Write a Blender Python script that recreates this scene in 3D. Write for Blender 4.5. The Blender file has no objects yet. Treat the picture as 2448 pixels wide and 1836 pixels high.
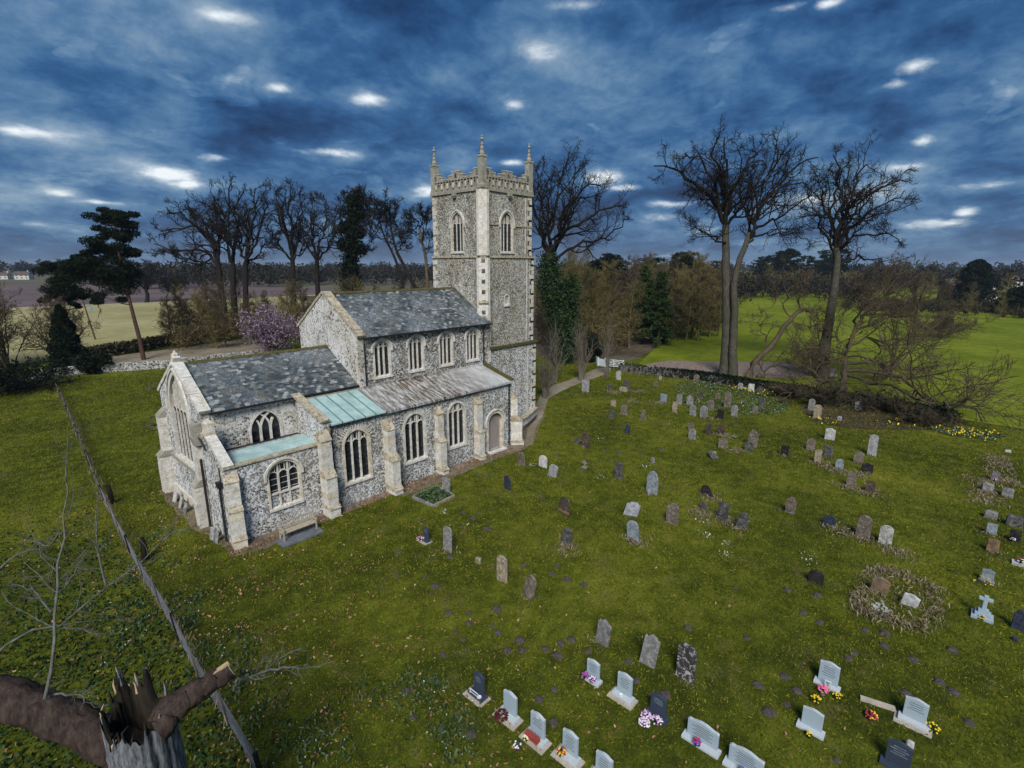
import bpy, bmesh, math, random
import numpy as np
from mathutils import Vector, Matrix
from mathutils.geometry import tessellate_polygon
R = math.radians
scene = bpy.context.scene
COL = scene.collection

# ---------------------------------------------------------------- camera
CAM_POS = (-8.769, -35.149, 14.857)
CAM_YAW, CAM_PITCH, CAM_ROLL = .8305, -.2285, .0012
cam = bpy.data.cameras.new('camera')
cam.sensor_width = 36.0
cam.lens = 36.0 * 1228.17 / 2448.0
cam.clip_start = .1
cam.clip_end = 6000
camo = bpy.data.objects.new('camera', cam)
COL.objects.link(camo)
_f = Vector((math.sin(CAM_YAW) * math.cos(CAM_PITCH), math.cos(CAM_YAW) * math.cos(CAM_PITCH), math.sin(CAM_PITCH)))
_r = Vector((math.cos(CAM_YAW), -math.sin(CAM_YAW), 0))
_u = _r.cross(_f)
_r2 = _r * math.cos(CAM_ROLL) + _u * math.sin(CAM_ROLL)
_u2 = -_r * math.sin(CAM_ROLL) + _u * math.cos(CAM_ROLL)
camo.matrix_world = Matrix(((_r2.x, _u2.x, -_f.x, CAM_POS[0]), (_r2.y, _u2.y, -_f.y, CAM_POS[1]),
                            (_r2.z, _u2.z, -_f.z, CAM_POS[2]), (0, 0, 0, 1)))
scene.camera = camo

# ---------------------------------------------------------------- sky
SUN_DIR = Vector((-.62, -.50, .72)).normalized()      # towards the sun, behind the cloud
world = bpy.data.worlds.new('World')
scene.world = world
world.use_nodes = True
wn, wl = world.node_tree.nodes, world.node_tree.links
wn.clear()
def wnode(t, **k):
    n = wn.new(t)
    for a, b in k.items():
        setattr(n, a, b)
    return n
def wmath(op, a, b=None, clamp=False):
    n = wnode('ShaderNodeMath', operation=op, use_clamp=clamp)
    for i, v in enumerate((a, b)):
        if v is None: continue
        if isinstance(v, (int, float)): n.inputs[i].default_value = v
        else: wl.new(v, n.inputs[i])
    return n.outputs[0]
def wmix(f, a, b):
    n = wnode('ShaderNodeMix', data_type='RGBA')
    for i, v in zip((0, 6, 7), (f, a, b)):
        if isinstance(v, (int, float)): n.inputs[i].default_value = v
        elif isinstance(v, tuple): n.inputs[i].default_value = v + (1,)
        else: wl.new(v, n.inputs[i])
    return n.outputs[2]
geo = wnode('ShaderNodeTexCoord')
sep = wnode('ShaderNodeSeparateXYZ')
wl.new(geo.outputs['Generated'], sep.inputs[0])
zz = wmath('MAXIMUM', sep.outputs[2], 0.0)
den = wmath('ADD', zz, .30)
cmb = wnode('ShaderNodeCombineXYZ')
wl.new(wmath('DIVIDE', sep.outputs[0], den), cmb.inputs[0])
wl.new(wmath('DIVIDE', sep.outputs[1], den), cmb.inputs[1])
def wnoise(scale, detail, rough, off, dist=0.0):
    m = wnode('ShaderNodeMapping')
    m.inputs['Location'].default_value = off
    wl.new(cmb.outputs[0], m.inputs['Vector'])
    n = wnode('ShaderNodeTexNoise')
    n.inputs['Scale'].default_value = scale
    n.inputs['Detail'].default_value = detail
    n.inputs['Roughness'].default_value = rough
    n.inputs['Distortion'].default_value = dist
    wl.new(m.outputs[0], n.inputs['Vector'])
    return n.outputs['Fac']
def wramp(f, stops):
    n = wnode('ShaderNodeValToRGB')
    cr = n.color_ramp
    while len(cr.elements) < len(stops): cr.elements.new(.5)
    for e, (p, c) in zip(cr.elements, stops):
        e.position = p
        e.color = c + (1,)
    wl.new(f, n.inputs[0])
    return n.outputs[0]
big = wnoise(1.05, 3, .5, (3.1, 1.7, 0), .0)
mid = wnoise(3.6, 8, .60, (1.3, 8.2, 2), .15)
det = wnoise(9.0, 6, .65, (5.5, 2.2, 1), .3)
body = wmath('ADD', wmath('MULTIPLY', big, .44), wmath('ADD', wmath('MULTIPLY', mid, .42), wmath('MULTIPLY', det, .14)))
CLOUD_STOPS = ( [(.37, (.004, .020, .075)), (.44, (.011, .052, .155)), (.50, (.030, .108, .265)),
                     (.56, (.085, .190, .350)), (.62, (.19, .30, .44)), (.70, (.40, .50, .60)), (.80, (.68, .76, .82))])
# openings where the bright upper cloud shows through (azimuth from +x, elevation, width, height in radians)
GAPS = []
GAPS = [(1.461, 0.172, 0.049, 0.011, 1.0), (1.433, 0.17, 0.03, 0.007, 0.6), (1.3, 0.134, 0.044, 0.012, 1.1), (1.277, 0.122, 0.029, 0.008, 1.0), (1.132, 0.273, 0.023, 0.01, 1.0), (0.99, 0.271, 0.033, 0.013, 0.95), (1.057, 0.186, 0.054, 0.008, 0.75), (1.434, 0.098, 0.02, 0.006, 0.7), (1.389, 0.088, 0.033, 0.004, 0.8), (0.736, 0.27, 0.025, 0.01, 1.0), (0.742, 0.178, 0.029, 0.008, 0.8), (0.893, 0.13, 0.029, 0.011, 1.0), (0.578, 0.151, 0.037, 0.019, 1.1), (0.544, 0.134, 0.049, 0.007, 0.8), (0.455, 0.105, 0.054, 0.007, 0.8), (0.469, 0.082, 0.032, 0.011, 0.6), (0.128, 0.269, 0.027, 0.012, 1.0), (0.147, 0.252, 0.019, 0.009, 0.8), (0.106, 0.173, 0.021, 0.009, 0.95), (0.117, 0.141, 0.033, 0.006, 0.7), (0.068, 0.059, 0.051, 0.008, 0.95), (0.042, 0.073, 0.017, 0.009, 0.9), (0.03, 0.108, 0.051, 0.006, 0.6), (1.195, 0.356, 0.046, 0.011, 0.7), (0.698, 0.343, 0.04, 0.019, 0.75), (0.302, 0.37, 0.038, 0.007, 0.7), (0.246, 0.365, 0.024, 0.008, 1.0), (0.628, 0.405, 0.069, 0.009, 0.6), (1.475, 0.053, 0.029, 0.004, 0.6), (1.234, 0.164, 0.026, 0.008, 0.75), (0.238, 0.103, 0.038, 0.01, 0.8), (0.158, 0.105, 0.035, 0.011, 0.6)]

gapsum = None
az = wmath('ARCTAN2', sep.outputs[1], sep.outputs[0])
el = wmath('ARCSINE', sep.outputs[2])
for (a, e, wa, we, st) in GAPS:
    da = wmath('DIVIDE', wmath('SUBTRACT', az, a), wa)
    de = wmath('DIVIDE', wmath('SUBTRACT', el, e), we)
    r2_ = wmath('ADD', wmath('MULTIPLY', da, da), wmath('MULTIPLY', de, de))
    gsn = wmath('MULTIPLY', wmath('POWER', 2.718, wmath('MULTIPLY', r2_, -1.0)), st)
    gapsum = gsn if gapsum is None else wmath('MAXIMUM', gapsum, gsn)
# more of the same openings, as noise, all around the sky
gn = wnoise(3.4, 4, .5, (9.4, 4.1, 3), .5)
gapn = wmath('MULTIPLY', wmath('SUBTRACT', gn, .62), 4.5, True)
gapsum = wmath('MAXIMUM', wmath('MULTIPLY', gapsum, 1.0, True), gapn)
# the openings have ragged, feathered edges: they only lift the cloud's own texture
cloud = wramp(wmath('ADD', body, wmath('MULTIPLY', wmath('POWER', gapsum, .45), .10)), CLOUD_STOPS)
rag = wmath('ADD', wmath('MULTIPLY', mid, .75), wmath('MULTIPLY', det, .75))
gap = wmath('SUBTRACT', wmath('ADD', wmath('MULTIPLY', gapsum, .68), rag), .86)
gapc = wramp(gap, [(.12, (0, 0, 0)), (.27, (.16, .16, .16)), (.40, (.5, .5, .5)), (.55, (1, 1, 1))])
skyc = wmix(wmath('MULTIPLY', gapc, wmath('MULTIPLY', gapsum, 3.0, True)), cloud, (.88, .94, .98))
# low band of paler air at the horizon
hz = wmath('POWER', 2.718, wmath('MULTIPLY', zz, -26.0))
skyc = wmix(wmath('MULTIPLY', hz, .45), skyc, (.20, .26, .33))
nish = wnode('ShaderNodeTexSky', sky_type='NISHITA')
nish.sun_disc = False
nish.sun_elevation = math.asin(SUN_DIR.z)
nish.sun_rotation = math.atan2(SUN_DIR.x, SUN_DIR.y)
bg1 = wnode('ShaderNodeBackground'); bg1.inputs['Strength'].default_value = .36
bg2 = wnode('ShaderNodeBackground'); bg2.inputs['Strength'].default_value = .002
wl.new(skyc, bg1.inputs['Color']); wl.new(nish.outputs[0], bg2.inputs['Color'])
add = wnode('ShaderNodeAddShader'); wo = wnode('ShaderNodeOutputWorld')
wl.new(bg1.outputs[0], add.inputs[0]); wl.new(bg2.outputs[0], add.inputs[1])
wl.new(add.outputs[0], wo.inputs[0])

# ---------------------------------------------------------------- daylight through cloud
sl = bpy.data.lights.new('sun', 'SUN')
sl.energy = 1.5
sl.angle = R(24)
sl.color = (1.0, .985, .955)
suno = bpy.data.objects.new('sun', sl)
suno.rotation_euler = SUN_DIR.to_track_quat('Z', 'Y').to_euler()
suno.location = (0, 0, 60)
COL.objects.link(suno)

# ---------------------------------------------------------------- exposure
vs = scene.view_settings
vs.view_transform = 'Standard'
vs.look = 'None'
vs.exposure = 1.45
vs.gamma = 1.0
vs.use_curve_mapping = False
scene.render.engine = 'CYCLES'
scene.cycles.max_bounces = 4
scene.cycles.diffuse_bounces = 2
scene.cycles.glossy_bounces = 2
world.cycles.sampling_method = 'NONE'
scene.render.resolution_x, scene.render.resolution_y = 1024, 768

# ---------------------------------------------------------------- positions, in metres
STONES = [
    (41.39, -1.23, 1.07, 1.38, 'flat', 'pale', 0.0, 'pale grey square headstone with notched top standing beside the gravel path'),
    (49.78, -0.76, 0.71, 1.2, 'round', 'lichen', 0.0, 'tall lichen whitened headstone nearest the white field gate'),
    (49.5, 1.08, 0.43, 0.41, 'low', 'dark', 0.0, 'tiny dark stone at the edge of the gravel path near the gate'),
    (43.76, -3.04, 0.65, 0.79, 'flat', 'dark', 8.0, 'small dark tilted headstone left of the low pale block near the path'),
    (45.52, -4.69, 0.63, 1.34, 'round', 'dark', -16.0, 'dark leaning headstone behind the low pale block near the path'),
    (44.59, -4.53, 1.02, 0.56, 'low', 'tan', 0.0, 'low pale block with dry grass at its foot near the path'),
    (53.42, -4.9, 0.35, 0.57, 'round', 'pale', 0.0, 'tiny pale marker on the open grass below the ivy wall'),
    (49.69, -6.14, 0.64, 0.7, 'shoulder', 'brown', 4.0, 'small dark brown headstone below the tiny pale marker'),
    (43.36, -10.32, 0.78, 0.9, 'flat', 'greyblue', 0.0, 'square pale blue grey headstone left of the snowdrop patch'),
    (38.04, -7.19, 0.61, 0.7, 'round', 'tan', 0.0, 'small tan round topped stone left of the brown stone with ring head'),
    (35.97, -9.71, 0.75, 1.02, 'round', 'brown', 0.0, 'brown lichened stone with a rounded head above the dark stub'),
    (33.9, -9.5, 0.64, 0.88, 'pointed', 'dark', 6.0, 'dark stub like a worn cross with a pointed head'),
    (35.56, -12.13, 0.55, 1.1, 'shoulder', 'brown', -4.0, 'narrow brown shouldered headstone alone in bright grass'),
    (30.92, -13.0, 0.46, 0.89, 'shoulder', 'navy', 3.0, 'narrow dark blue headstone alone in the middle of bright grass'),
    (40.22, -13.1, 0.5, 1.15, 'round', 'tan', 0.0, 'slim tan headstone at the near left edge of the snowdrop patch'),
    (43.49, -12.08, 0.6, 1.15, 'flat', 'grey', 0.0, 'grey flat headstone leftmost at the back of the snowdrop cluster'),
    (43.84, -13.14, 0.71, 1.14, 'shoulder', 'grey', 0.0, 'grey shouldered headstone second from left at the back of the snowdrop cluster'),
    (40.5, -14.92, 0.69, 1.07, 'pointed', 'grey', 0.0, 'grey pointed headstone in the front row of the snowdrop cluster'),
    (48.02, -12.65, 0.55, 0.74, 'round', 'darkbrown', 0.0, 'small dark brown round stone behind the snowdrop cluster'),
    (40.46, -16.04, 0.76, 1.23, 'pointed', 'grey', 3.0, 'broad grey pointed stone right of the slimmer pointed one in the cluster'),
    (43.61, -15.53, 0.67, 1.11, 'pointed', 'brown', 0.0, 'brown pointed headstone in the middle of the snowdrop cluster'),
    (48.79, -14.24, 0.54, 0.67, 'round', 'brown', 0.0, 'small brown round stone at the back between dark one and tall one'),
    (40.84, -17.59, 0.65, 1.08, 'flat', 'black', 0.0, 'black square headstone at the front of the snowdrop cluster'),
    (45.9, -16.39, 0.74, 1.63, 'flat', 'brown', 0.0, 'tallest brown headstone with flat mossy top in the snowdrop cluster'),
    (42.94, -18.15, 0.63, 1.18, 'pointed', 'grey', 0.0, 'grey pointed headstone rightmost in the front of the snowdrop cluster'),
    (45.44, -19.37, 0.57, 0.78, 'round', 'brown', 0.0, 'low brown round stone with pale foot right of the snowdrop cluster'),
    (48.42, -19.12, 0.65, 0.94, 'flat', 'dark', 0.0, 'dark flat topped headstone with pale blue foot among snowdrops'),
    (55.04, -14.59, 0.57, 0.85, 'round', 'grey', 0.0, 'grey round headstone left of the white one among daffodils by the ivy wall'),
    (55.03, -15.85, 0.68, 0.95, 'flat', 'white', 0.0, 'bright white headstone among the daffodils below the ivy wall'),
    (54.55, -16.98, 0.6, 0.83, 'shoulder', 'dark', 0.0, 'dark grey headstone right of the white one among the daffodils'),
    (56.0, -8.7, 0.79, 0.91, 'pointed', 'brown', 0.0, 'brown pointed headstone set against the foot of the ivy wall'),
    (35.77, -16.82, 0.55, 0.66, 'flat', 'brown', 0.0, 'brown flat stone standing just behind a grey one on the left of three'),
    (33.3, -18.0, 0.65, 0.97, 'round', 'grey', 0.0, 'grey rounded stone just in front of a brown flat one'),
    (35.43, -18.6, 0.62, 1.08, 'flat', 'darkbrown', 0.0, 'dark flat topped headstone left of its round topped neighbour'),
    (36.18, -19.42, 0.58, 1.01, 'round', 'darkbrown', 0.0, 'dark round topped headstone right of its flat topped neighbour'),
    (32.9, -20.81, 0.71, 0.86, 'ogee', 'brown', 0.0, 'broad brown scroll topped stone with dry grass at its foot'),
    (34.99, -22.48, 0.78, 1.45, 'shoulder', 'brown', 0.0, 'large tall brown headstone with smaller one in front of it'),
    (33.68, -22.64, 0.68, 0.88, 'shoulder', 'dark', 0.0, 'dark stone directly in front of the large tall brown headstone'),
    (34.54, -25.1, 0.6, 0.84, 'flat', 'black', 0.0, 'black square headstone alone on the grass in the middle right'),
    (25.65, -11.07, 0.51, 0.56, 'flat', 'dark', 38.0, 'small dark headstone tilted into a diamond near the church wall'),
    (25.31, -12.36, 0.74, 1.27, 'flat', 'darkbrown', 0.0, 'dark brown square headstone next to the tilted diamond one'),
    (21.57, -14.82, 0.38, 0.62, 'cross', 'grey', 0.0, 'small pale cross on a stubby foot in open grass'),
    (21.62, -17.66, 0.63, 1.22, 'flat', 'dark', 2.0, 'dark slate upright headstone with flat top in the centre of the yard'),
    (25.97, -18.09, 0.32, 0.46, 'round', 'grey', 0.0, 'small rounded stump like stone above the big pointed headstone'),
    (20.93, -20.64, 0.8, 1.59, 'gothic', 'greyblue', 0.0, 'big blue grey pointed headstone with a small stone at its foot'),
    (30.98, -20.86, 0.32, 0.29, 'low', 'grey', 0.0, 'small grey stone beside the fallen dark slab'),
    (23.06, -23.6, 0.63, 0.76, 'round', 'black', -28.0, 'black headstone leaning hard to one side in the centre right'),
    (21.01, -24.1, 0.42, 0.5, 'round', 'dark', 0.0, 'little dark round stone left of two dark headstones'),
    (20.48, -25.47, 0.6, 1.14, 'flat', 'dark', 2.0, 'dark ribbed flat topped headstone left of the tilted one'),
    (20.11, -26.68, 0.6, 1.07, 'shoulder', 'dark', 7.0, 'dark tilted headstone right of the ribbed one with dry grass'),
    (17.97, -23.46, 0.72, 1.31, 'round', 'brown', 0.0, 'brown grey round topped headstone right of the lying pale slab'),
    (14.78, -22.72, 0.71, 1.14, 'round', 'greyblue', -6.0, 'blue grey round headstone in front of the lying pale slab'),
    (14.69, -18.1, 0.73, 1.13, 'round', 'darkbrown', 3.0, 'dark red brown headstone with an orange mossy ledge'),
    (11.91, -20.29, 0.57, 1.02, 'round', 'dark', 2.0, 'dark round headstone in dry grass below the orange ledged one'),
    (50.76, -23.28, 0.61, 1.23, 'round', 'grey', 0.0, 'dim grey headstone in the shade of the ivy wall behind a tan one'),
    (47.74, -24.52, 0.67, 1.44, 'round', 'tan', 0.0, 'tan round headstone below the ivy wall at the bushy fallen tree'),
    (54.12, -26.92, 0.64, 0.99, 'shoulder', 'pale', 0.0, 'pale headstone against the ivy wall under the fallen tree branches'),
    (48.35, -26.3, 0.41, 0.46, 'low', 'pale', 0.0, 'small pale block on bare earth under the fallen tree'),
    (41.39, -26.88, 0.75, 1.06, 'ogee', 'white', 0.0, 'broad white scroll topped headstone on the open grass'),
    (37.25, -26.33, 0.64, 1.05, 'round', 'brown', 0.0, 'brown round headstone in a loose group of four'),
    (36.44, -27.72, 0.65, 0.98, 'flat', 'dark', 0.0, 'dark green tinged flat topped stone in a loose group of four'),
    (34.54, -27.42, 0.48, 1.11, 'round', 'tan', 0.0, 'low tan stone in front of the brown round one'),
    (34.39, -28.92, 0.53, 0.77, 'round', 'greyblue', 0.0, 'small blue grey round stone at the end of a dry grass strip'),
    (39.27, -30.25, 0.62, 1.74, 'round', 'pale', 0.0, 'tall two toned pale and brown headstone on the right lawn'),
    (36.68, -29.74, 0.68, 0.93, 'shoulder', 'brown', 0.0, 'squarish brown headstone behind the black broken one'),
    (34.9, -30.59, 0.72, 0.73, 'ogee', 'black', 0.0, 'black broken topped stone right of the small blue grey one'),
    (31.18, -30.2, 0.55, 1.0, 'round', 'brown', 0.0, 'brown round stone left of a dark red brown one in dry grass'),
    (30.89, -31.35, 0.55, 0.86, 'round', 'darkbrown', 0.0, 'dark red brown round stone in dry grass with straw around'),
    (24.09, -28.23, 0.57, 1.09, 'shoulder', 'brown', 0.0, 'brown shouldered headstone with a white foot standing by itself'),
    (24.03, -30.35, 0.64, 0.65, 'round', 'navy', 0.0, 'low blue dark round stone at the left end of a three stone row'),
    (23.75, -32.04, 0.67, 1.35, 'round', 'brown', 0.0, 'big brown round headstone in the middle of a three stone row'),
    (23.71, -33.07, 0.6, 1.12, 'round', 'lichen', 0.0, 'white lichen crusted round headstone at the right end of a row'),
    (39.19, -37.52, 0.47, 0.73, 'round', 'purple', 0.0, 'purple brown round stone with white flowers near the right edge'),
    (36.58, -37.15, 0.59, 0.58, 'low', 'grey', 0.0, 'low grey kerb like stone left of two in the bare patch'),
    (36.41, -38.12, 0.62, 0.56, 'low', 'grey', 0.0, 'low grey kerb like stone right of two in the bare patch'),
    (31.64, -37.31, 0.61, 0.46, 'low', 'grey', 0.0, 'long low grey stone below the bare straw patch'),
    (31.26, -38.32, 0.72, 0.65, 'low', 'dark', 0.0, 'long low dark stone at the right edge below the straw patch'),
    (29.04, -37.35, 0.47, 0.67, 'flat', 'greyblue', 0.0, 'grey rectangular headstone below the long low stones'),
    (28.83, -38.3, 0.47, 0.69, 'flat', 'black', 0.0, 'black rectangular headstone with white flowers at the right edge'),
    (26.61, -37.4, 0.49, 0.73, 'flat', 'orange', 0.0, 'orange brown lichened headstone with dark shrub at its side'),
    (47.73, -38.31, 0.4, 0.2, 'low', 'white', 0.0, 'white low slab alone at the far right edge of the yard'),
    (23.89, -27.68, 0.22, 0.13, 'low', 'dark', 0.0, 'tiny dark stone left of the brown shouldered headstone'),
    (17.16, -31.17, 0.66, 0.68, 'round', 'black', 0.0, 'wide low black arched stone left of the overgrown grave plot'),
    (18.21, -33.5, 0.68, 0.91, 'ogee', 'rust', 5.0, 'rust topped square headstone tipped back in the overgrown plot'),
    (18.11, -34.66, 0.59, 0.61, 'ogee', 'white', 8.0, 'low white leaning stone inside the overgrown plot'),
    (22.86, -37.22, 0.45, 0.68, 'modern', 'greyblue', 0.0, 'blue grey modern headstone with leafy planting in front'),
    (19.27, -38.21, 0.42, 0.91, 'shoulder', 'navy', 0.0, 'dark navy shouldered headstone at the right edge beside the cross'),
    (18.3, -38.12, 0.22, 0.15, 'low', 'navy', 0.0, 'small navy block in grass below the dark navy headstone'),
    (9.46, -35.51, 0.22, 0.3, 'low', 'white', 0.0, 'small white cube marker above the navy headstone at the bottom'),
    (6.8, -25.82, 0.59, 1.21, 'ogee', 'grey', 10.0, 'leaning grey scroll topped headstone leftmost of three old stones'),
    (7.02, -27.71, 0.61, 1.36, 'ogee', 'grey', 6.0, 'grey scroll topped headstone in the middle of three old stones'),
    (7.28, -29.1, 0.69, 1.5, 'round', 'blotch', 0.0, 'large round headstone blotched black and white with lichen'),
    (11.8, -10.39, 0.7, 1.0, 'flat', 'grey', 0.0, 'grey square headstone at the head of the kerbed grave'),
    (7.1, -16.02, 0.64, 1.41, 'round', 'grey', 0.0, 'tall thin grey round headstone beside the small navy one with flowers'),
    (7.14, -19.98, 0.6, 1.35, 'round', 'tan', 0.0, 'tall tan headstone with a whitened lower half'),
    (7.06, -21.71, 0.63, 1.17, 'pointed', 'brown', 9.0, 'rough brown pointed headstone leaning beside the tan one'),
    (14.93, -13.1, 0.55, 1.06, 'gothic', 'navy', 0.0, 'small dark blue pointed headstone near the church buttress'),
    (18.76, -11.01, 0.72, 1.08, 'round', 'brown', -5.0, 'brown round headstone beside two pale ones near the aisle door'),
    (19.61, -12.38, 0.74, 0.91, 'round', 'white', 0.0, 'white round headstone behind a pale leaning one'),
    (18.66, -14.0, 0.69, 0.98, 'round', 'pale', 14.0, 'pale dark edged headstone leaning in front of the white round one'),
    (7.44, -18.02, 0.33, 0.32, 'low', 'tan', 0.0, 'small crumbled pale stone left of the tall tan headstone'),
    (56.72, 13.84, 0.6, 0.65, 'round', 'tan', 0.0, 'pale round stone in shade under the trees beyond the path'),
    (55.75, 11.78, 0.8, 0.9, 'round', 'dark', 0.0, 'dark grey stone in shade under the trees beyond the path'),
    (58.75, 9.98, 0.64, 0.67, 'round', 'tan', 0.0, 'pale brown stone by the dark holly bush near the gate'),
    (2.33, 20.71, 1.29, 1.15, 'cross', 'dark', 0.0, 'small dark cross on the lawn behind the chancel'),
    (6.4, 38.28, 1.4, 1.18, 'cross', 'dark', 0.0, 'smaller dark cross farther off on the lawn behind the chancel'),
    (2.72, 19.55, 0.77, 0.96, 'round', 'tan', 0.0, 'tan stone partly hidden behind the chancel corner'),
]
MOLEHILLS = [(0.04, -22.0), (-0.46, -23.05), (-0.09, -24.1), (0.45, -24.96), (4.69, -23.28), (3.91, -23.33), (4.35, -23.73), (5.0, -24.35), (5.06, -24.93), (2.59, -26.66), (2.98, -25.7), (4.61, -21.79), (4.02, -21.0), (5.47, -21.25), (3.86, -19.83), (3.26, -21.01), (3.19, -21.56), (4.42, -22.33), (2.07, -21.59), (6.13, -24.81), (5.68, -24.64), (9.87, -21.13), (9.34, -22.22), (9.56, -23.05), (10.03, -28.01), (6.17, -28.88), (6.02, -27.82), (6.05, -25.68), (6.14, -24.8), (5.66, -24.63), (3.69, -25.84), (6.67, -27.13), (14.17, -28.47), (15.67, -30.35), (11.06, -30.05), (8.8, -31.19), (8.61, -32.2), (9.91, -31.78), (7.86, -31.85), (15.66, -30.33), (14.35, -31.33), (14.16, -31.99), (14.91, -33.51), (15.21, -34.15), (16.14, -31.48), (12.56, -33.32), (13.05, -33.43), (9.92, -31.79), (9.5, -32.27), (7.84, -31.82), (8.63, -32.18), (8.86, -31.16), (14.19, -35.21), (13.21, -36.42), (13.49, -36.01), (15.85, -36.26), (11.99, -35.17), (7.43, -33.92), (11.93, -36.89), (14.33, -34.26), (5.31, -14.15), (6.8, -16.57), (4.01, -15.89), (4.83, -16.98), (4.67, -17.94), (5.48, -21.25), (3.87, -19.85), (4.45, -20.53), (9.91, -21.18), (9.34, -22.26), (8.81, -19.91), (9.24, -21.41), (10.61, -13.35), (10.54, -14.41), (10.19, -15.92), (15.82, -10.37), (15.31, -9.95), (15.51, -15.67), (16.03, -14.99), (8.19, -12.23), (26.06, -14.94), (25.6, -14.05), (26.93, -16.45), (29.19, -17.18), (21.66, -12.36), (22.32, -11.62)]
MODERN = [(4.94, -26.65), (5.01, -27.92), (5.07, -29.17), (5.0, -30.69), (4.98, -31.95), (1.88, -27.84), (2.0, -28.89)]
MODERN_F = [(1.63, -24.05), (1.72, -25.52), (1.68, -26.71)]
MODERN_C = [(10.45, -33.08), (8.02, -33.06), (10.61, -35.53), (8.32, -35.33)]
CROSS = [(19.23, -37.13)]
FLOWERS_C = [(9.93, -33.1), (10.11, -33.31), (9.37, -32.9), (7.77, -33.01), (10.83, -35.92), (9.9, -34.43), (19.36, -37.13), (22.5, -37.14), (25.9, -38.51), (10.64, -34.45), (17.04, -33.84)]
FLOWERS_D = [(5.15, -26.39), (5.09, -26.61), (5.1, -28.79), (5.12, -29.14), (4.71, -28.94), (5.12, -30.61), (5.13, -31.92), (1.8, -27.82)]
FLOWERS_F = [(1.66, -25.35), (1.8, -26.61), (1.17, -26.5), (1.75, -23.84), (1.69, -24.16)]
FLOWERS_E = [(6.92, -14.24)]
FLOWERS_B = [(39.46, -37.52), (29.06, -38.28), (26.7, -37.18)]
PATH = [(22.04, -8.45), (26.85, -4.74), (32.23, -1.09), (36.71, 1.85), (41.36, 3.68), (44.76, 3.83), (49.27, 4.56), (54.07, 5.62), (56.32, 4.45)]
PATH_R = [(22.94, -8.61), (26.4, -5.96), (30.13, -3.84), (35.67, -0.11), (38.33, 0.63), (42.24, 1.51), (45.37, 1.86), (48.9, 2.09), (53.69, 2.82)]
GATE = [(57.06, 7.59), (56.01, 6.5), (55.96, 5.27), (56.71, 2.77)]
WALLR = [(54.82, 1.72), (54.33, -3.27), (57.42, -6.61), (56.6, -10.36), (55.5, -14.42), (55.95, -18.12), (53.93, -21.74), (49.72, -25.77), (49.41, -28.62), (49.67, -30.87), (50.11, -33.59)]
WALLR2 = [(54.84, -18.49), (55.61, -20.11), (52.8, -22.86), (54.39, -24.59), (55.36, -26.31), (55.42, -28.33), (55.47, -30.26), (55.03, -32.14), (54.56, -33.32)]
WALLL = [(-1.7, 55.57), (2.82, 55.32), (5.55, 53.77), (8.62, 52.63), (11.53, 51.74), (17.56, 51.74), (21.69, 51.74)]
TRACK1 = [(-12.93, 60.65), (-4.65, 60.05), (3.69, 61.0), (8.71, 61.3), (13.37, 58.91), (20.99, 58.32), (28.29, 56.83)]
TRACK2 = [(-12.99, 64.12), (-4.44, 63.17), (4.11, 63.75), (8.51, 69.79), (12.57, 70.52), (19.44, 72.18), (26.23, 73.89), (35.99, 75.19)]
FENCE = [(-1.38, 44.73), (-2.78, 21.58), (-4.0, 4.08), (-4.48, -6.68), (-4.52, -11.14), (-4.77, -16.66), (-4.73, -18.77), (-4.82, -21.78)]
STUMPS = [(-3.97, 3.97), (-4.22, -5.17)]
BARE = [(61.62, 1.88), (67.52, 0.66), (72.85, -7.22), (77.69, -11.93), (78.6, -20.31), (71.86, -21.6), (64.6, -15.69), (62.11, -8.2), (58.68, -1.04)]
SNOW = [(53.39, -7.33), (56.89, -9.16), (55.64, -12.58), (54.26, -17.07), (51.48, -21.43), (47.34, -21.43), (44.12, -19.14), (42.59, -16.29), (42.68, -13.22), (46.44, -10.16)]
SNOW2 = [(50.66, -32.75), (53.22, -33.99), (53.14, -36.41), (53.15, -38.31), (50.81, -37.56), (49.65, -34.97)]
DAFF = [(54.95, -14.49), (54.67, -16.29), (54.23, -17.83)]
DAFF2 = [(51.59, -34.0), (50.81, -35.07), (51.43, -35.98)]
KERB = [(9.73, -9.49), (9.82, -11.49), (11.65, -11.36), (11.8, -9.33)]
LYING = [(17.58, -21.36), (30.17, -21.26)]
POLE = [(10.65, 97.82)]
HEDGE = [(5.48, 69.25), (8.82, 71.46), (13.15, 73.15), (17.19, 78.34), (23.69, 79.41)]
PLOT = [(17.13, -32.85), (20.06, -32.97), (20.67, -33.8), (20.45, -35.39), (18.19, -35.59), (16.33, -35.26), (16.2, -33.83), (16.09, -33.02)]
DRY = [(43.12, -4.18), (45.54, -5.98), (41.15, -7.43), (42.41, -10.22), (33.01, -21.92), (20.33, -24.35), (20.35, -26.04), (40.54, -16.41), (14.68, -22.88), (11.54, -20.49), (36.14, -19.84), (22.94, -23.72)]
DRY2 = [(34.3, -28.01), (33.62, -28.89), (33.95, -30.18), (30.94, -30.07), (30.91, -31.38), (23.7, -31.07), (23.4, -32.2), (22.98, -33.78), (38.28, -36.66), (34.5, -37.27), (39.63, -38.14), (44.99, -37.55), (43.68, -37.87), (36.06, -36.98)]
SAPL = [(35.67, 0.39), (42.88, 4.56), (45.91, 2.59), (51.12, 1.83)]
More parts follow.
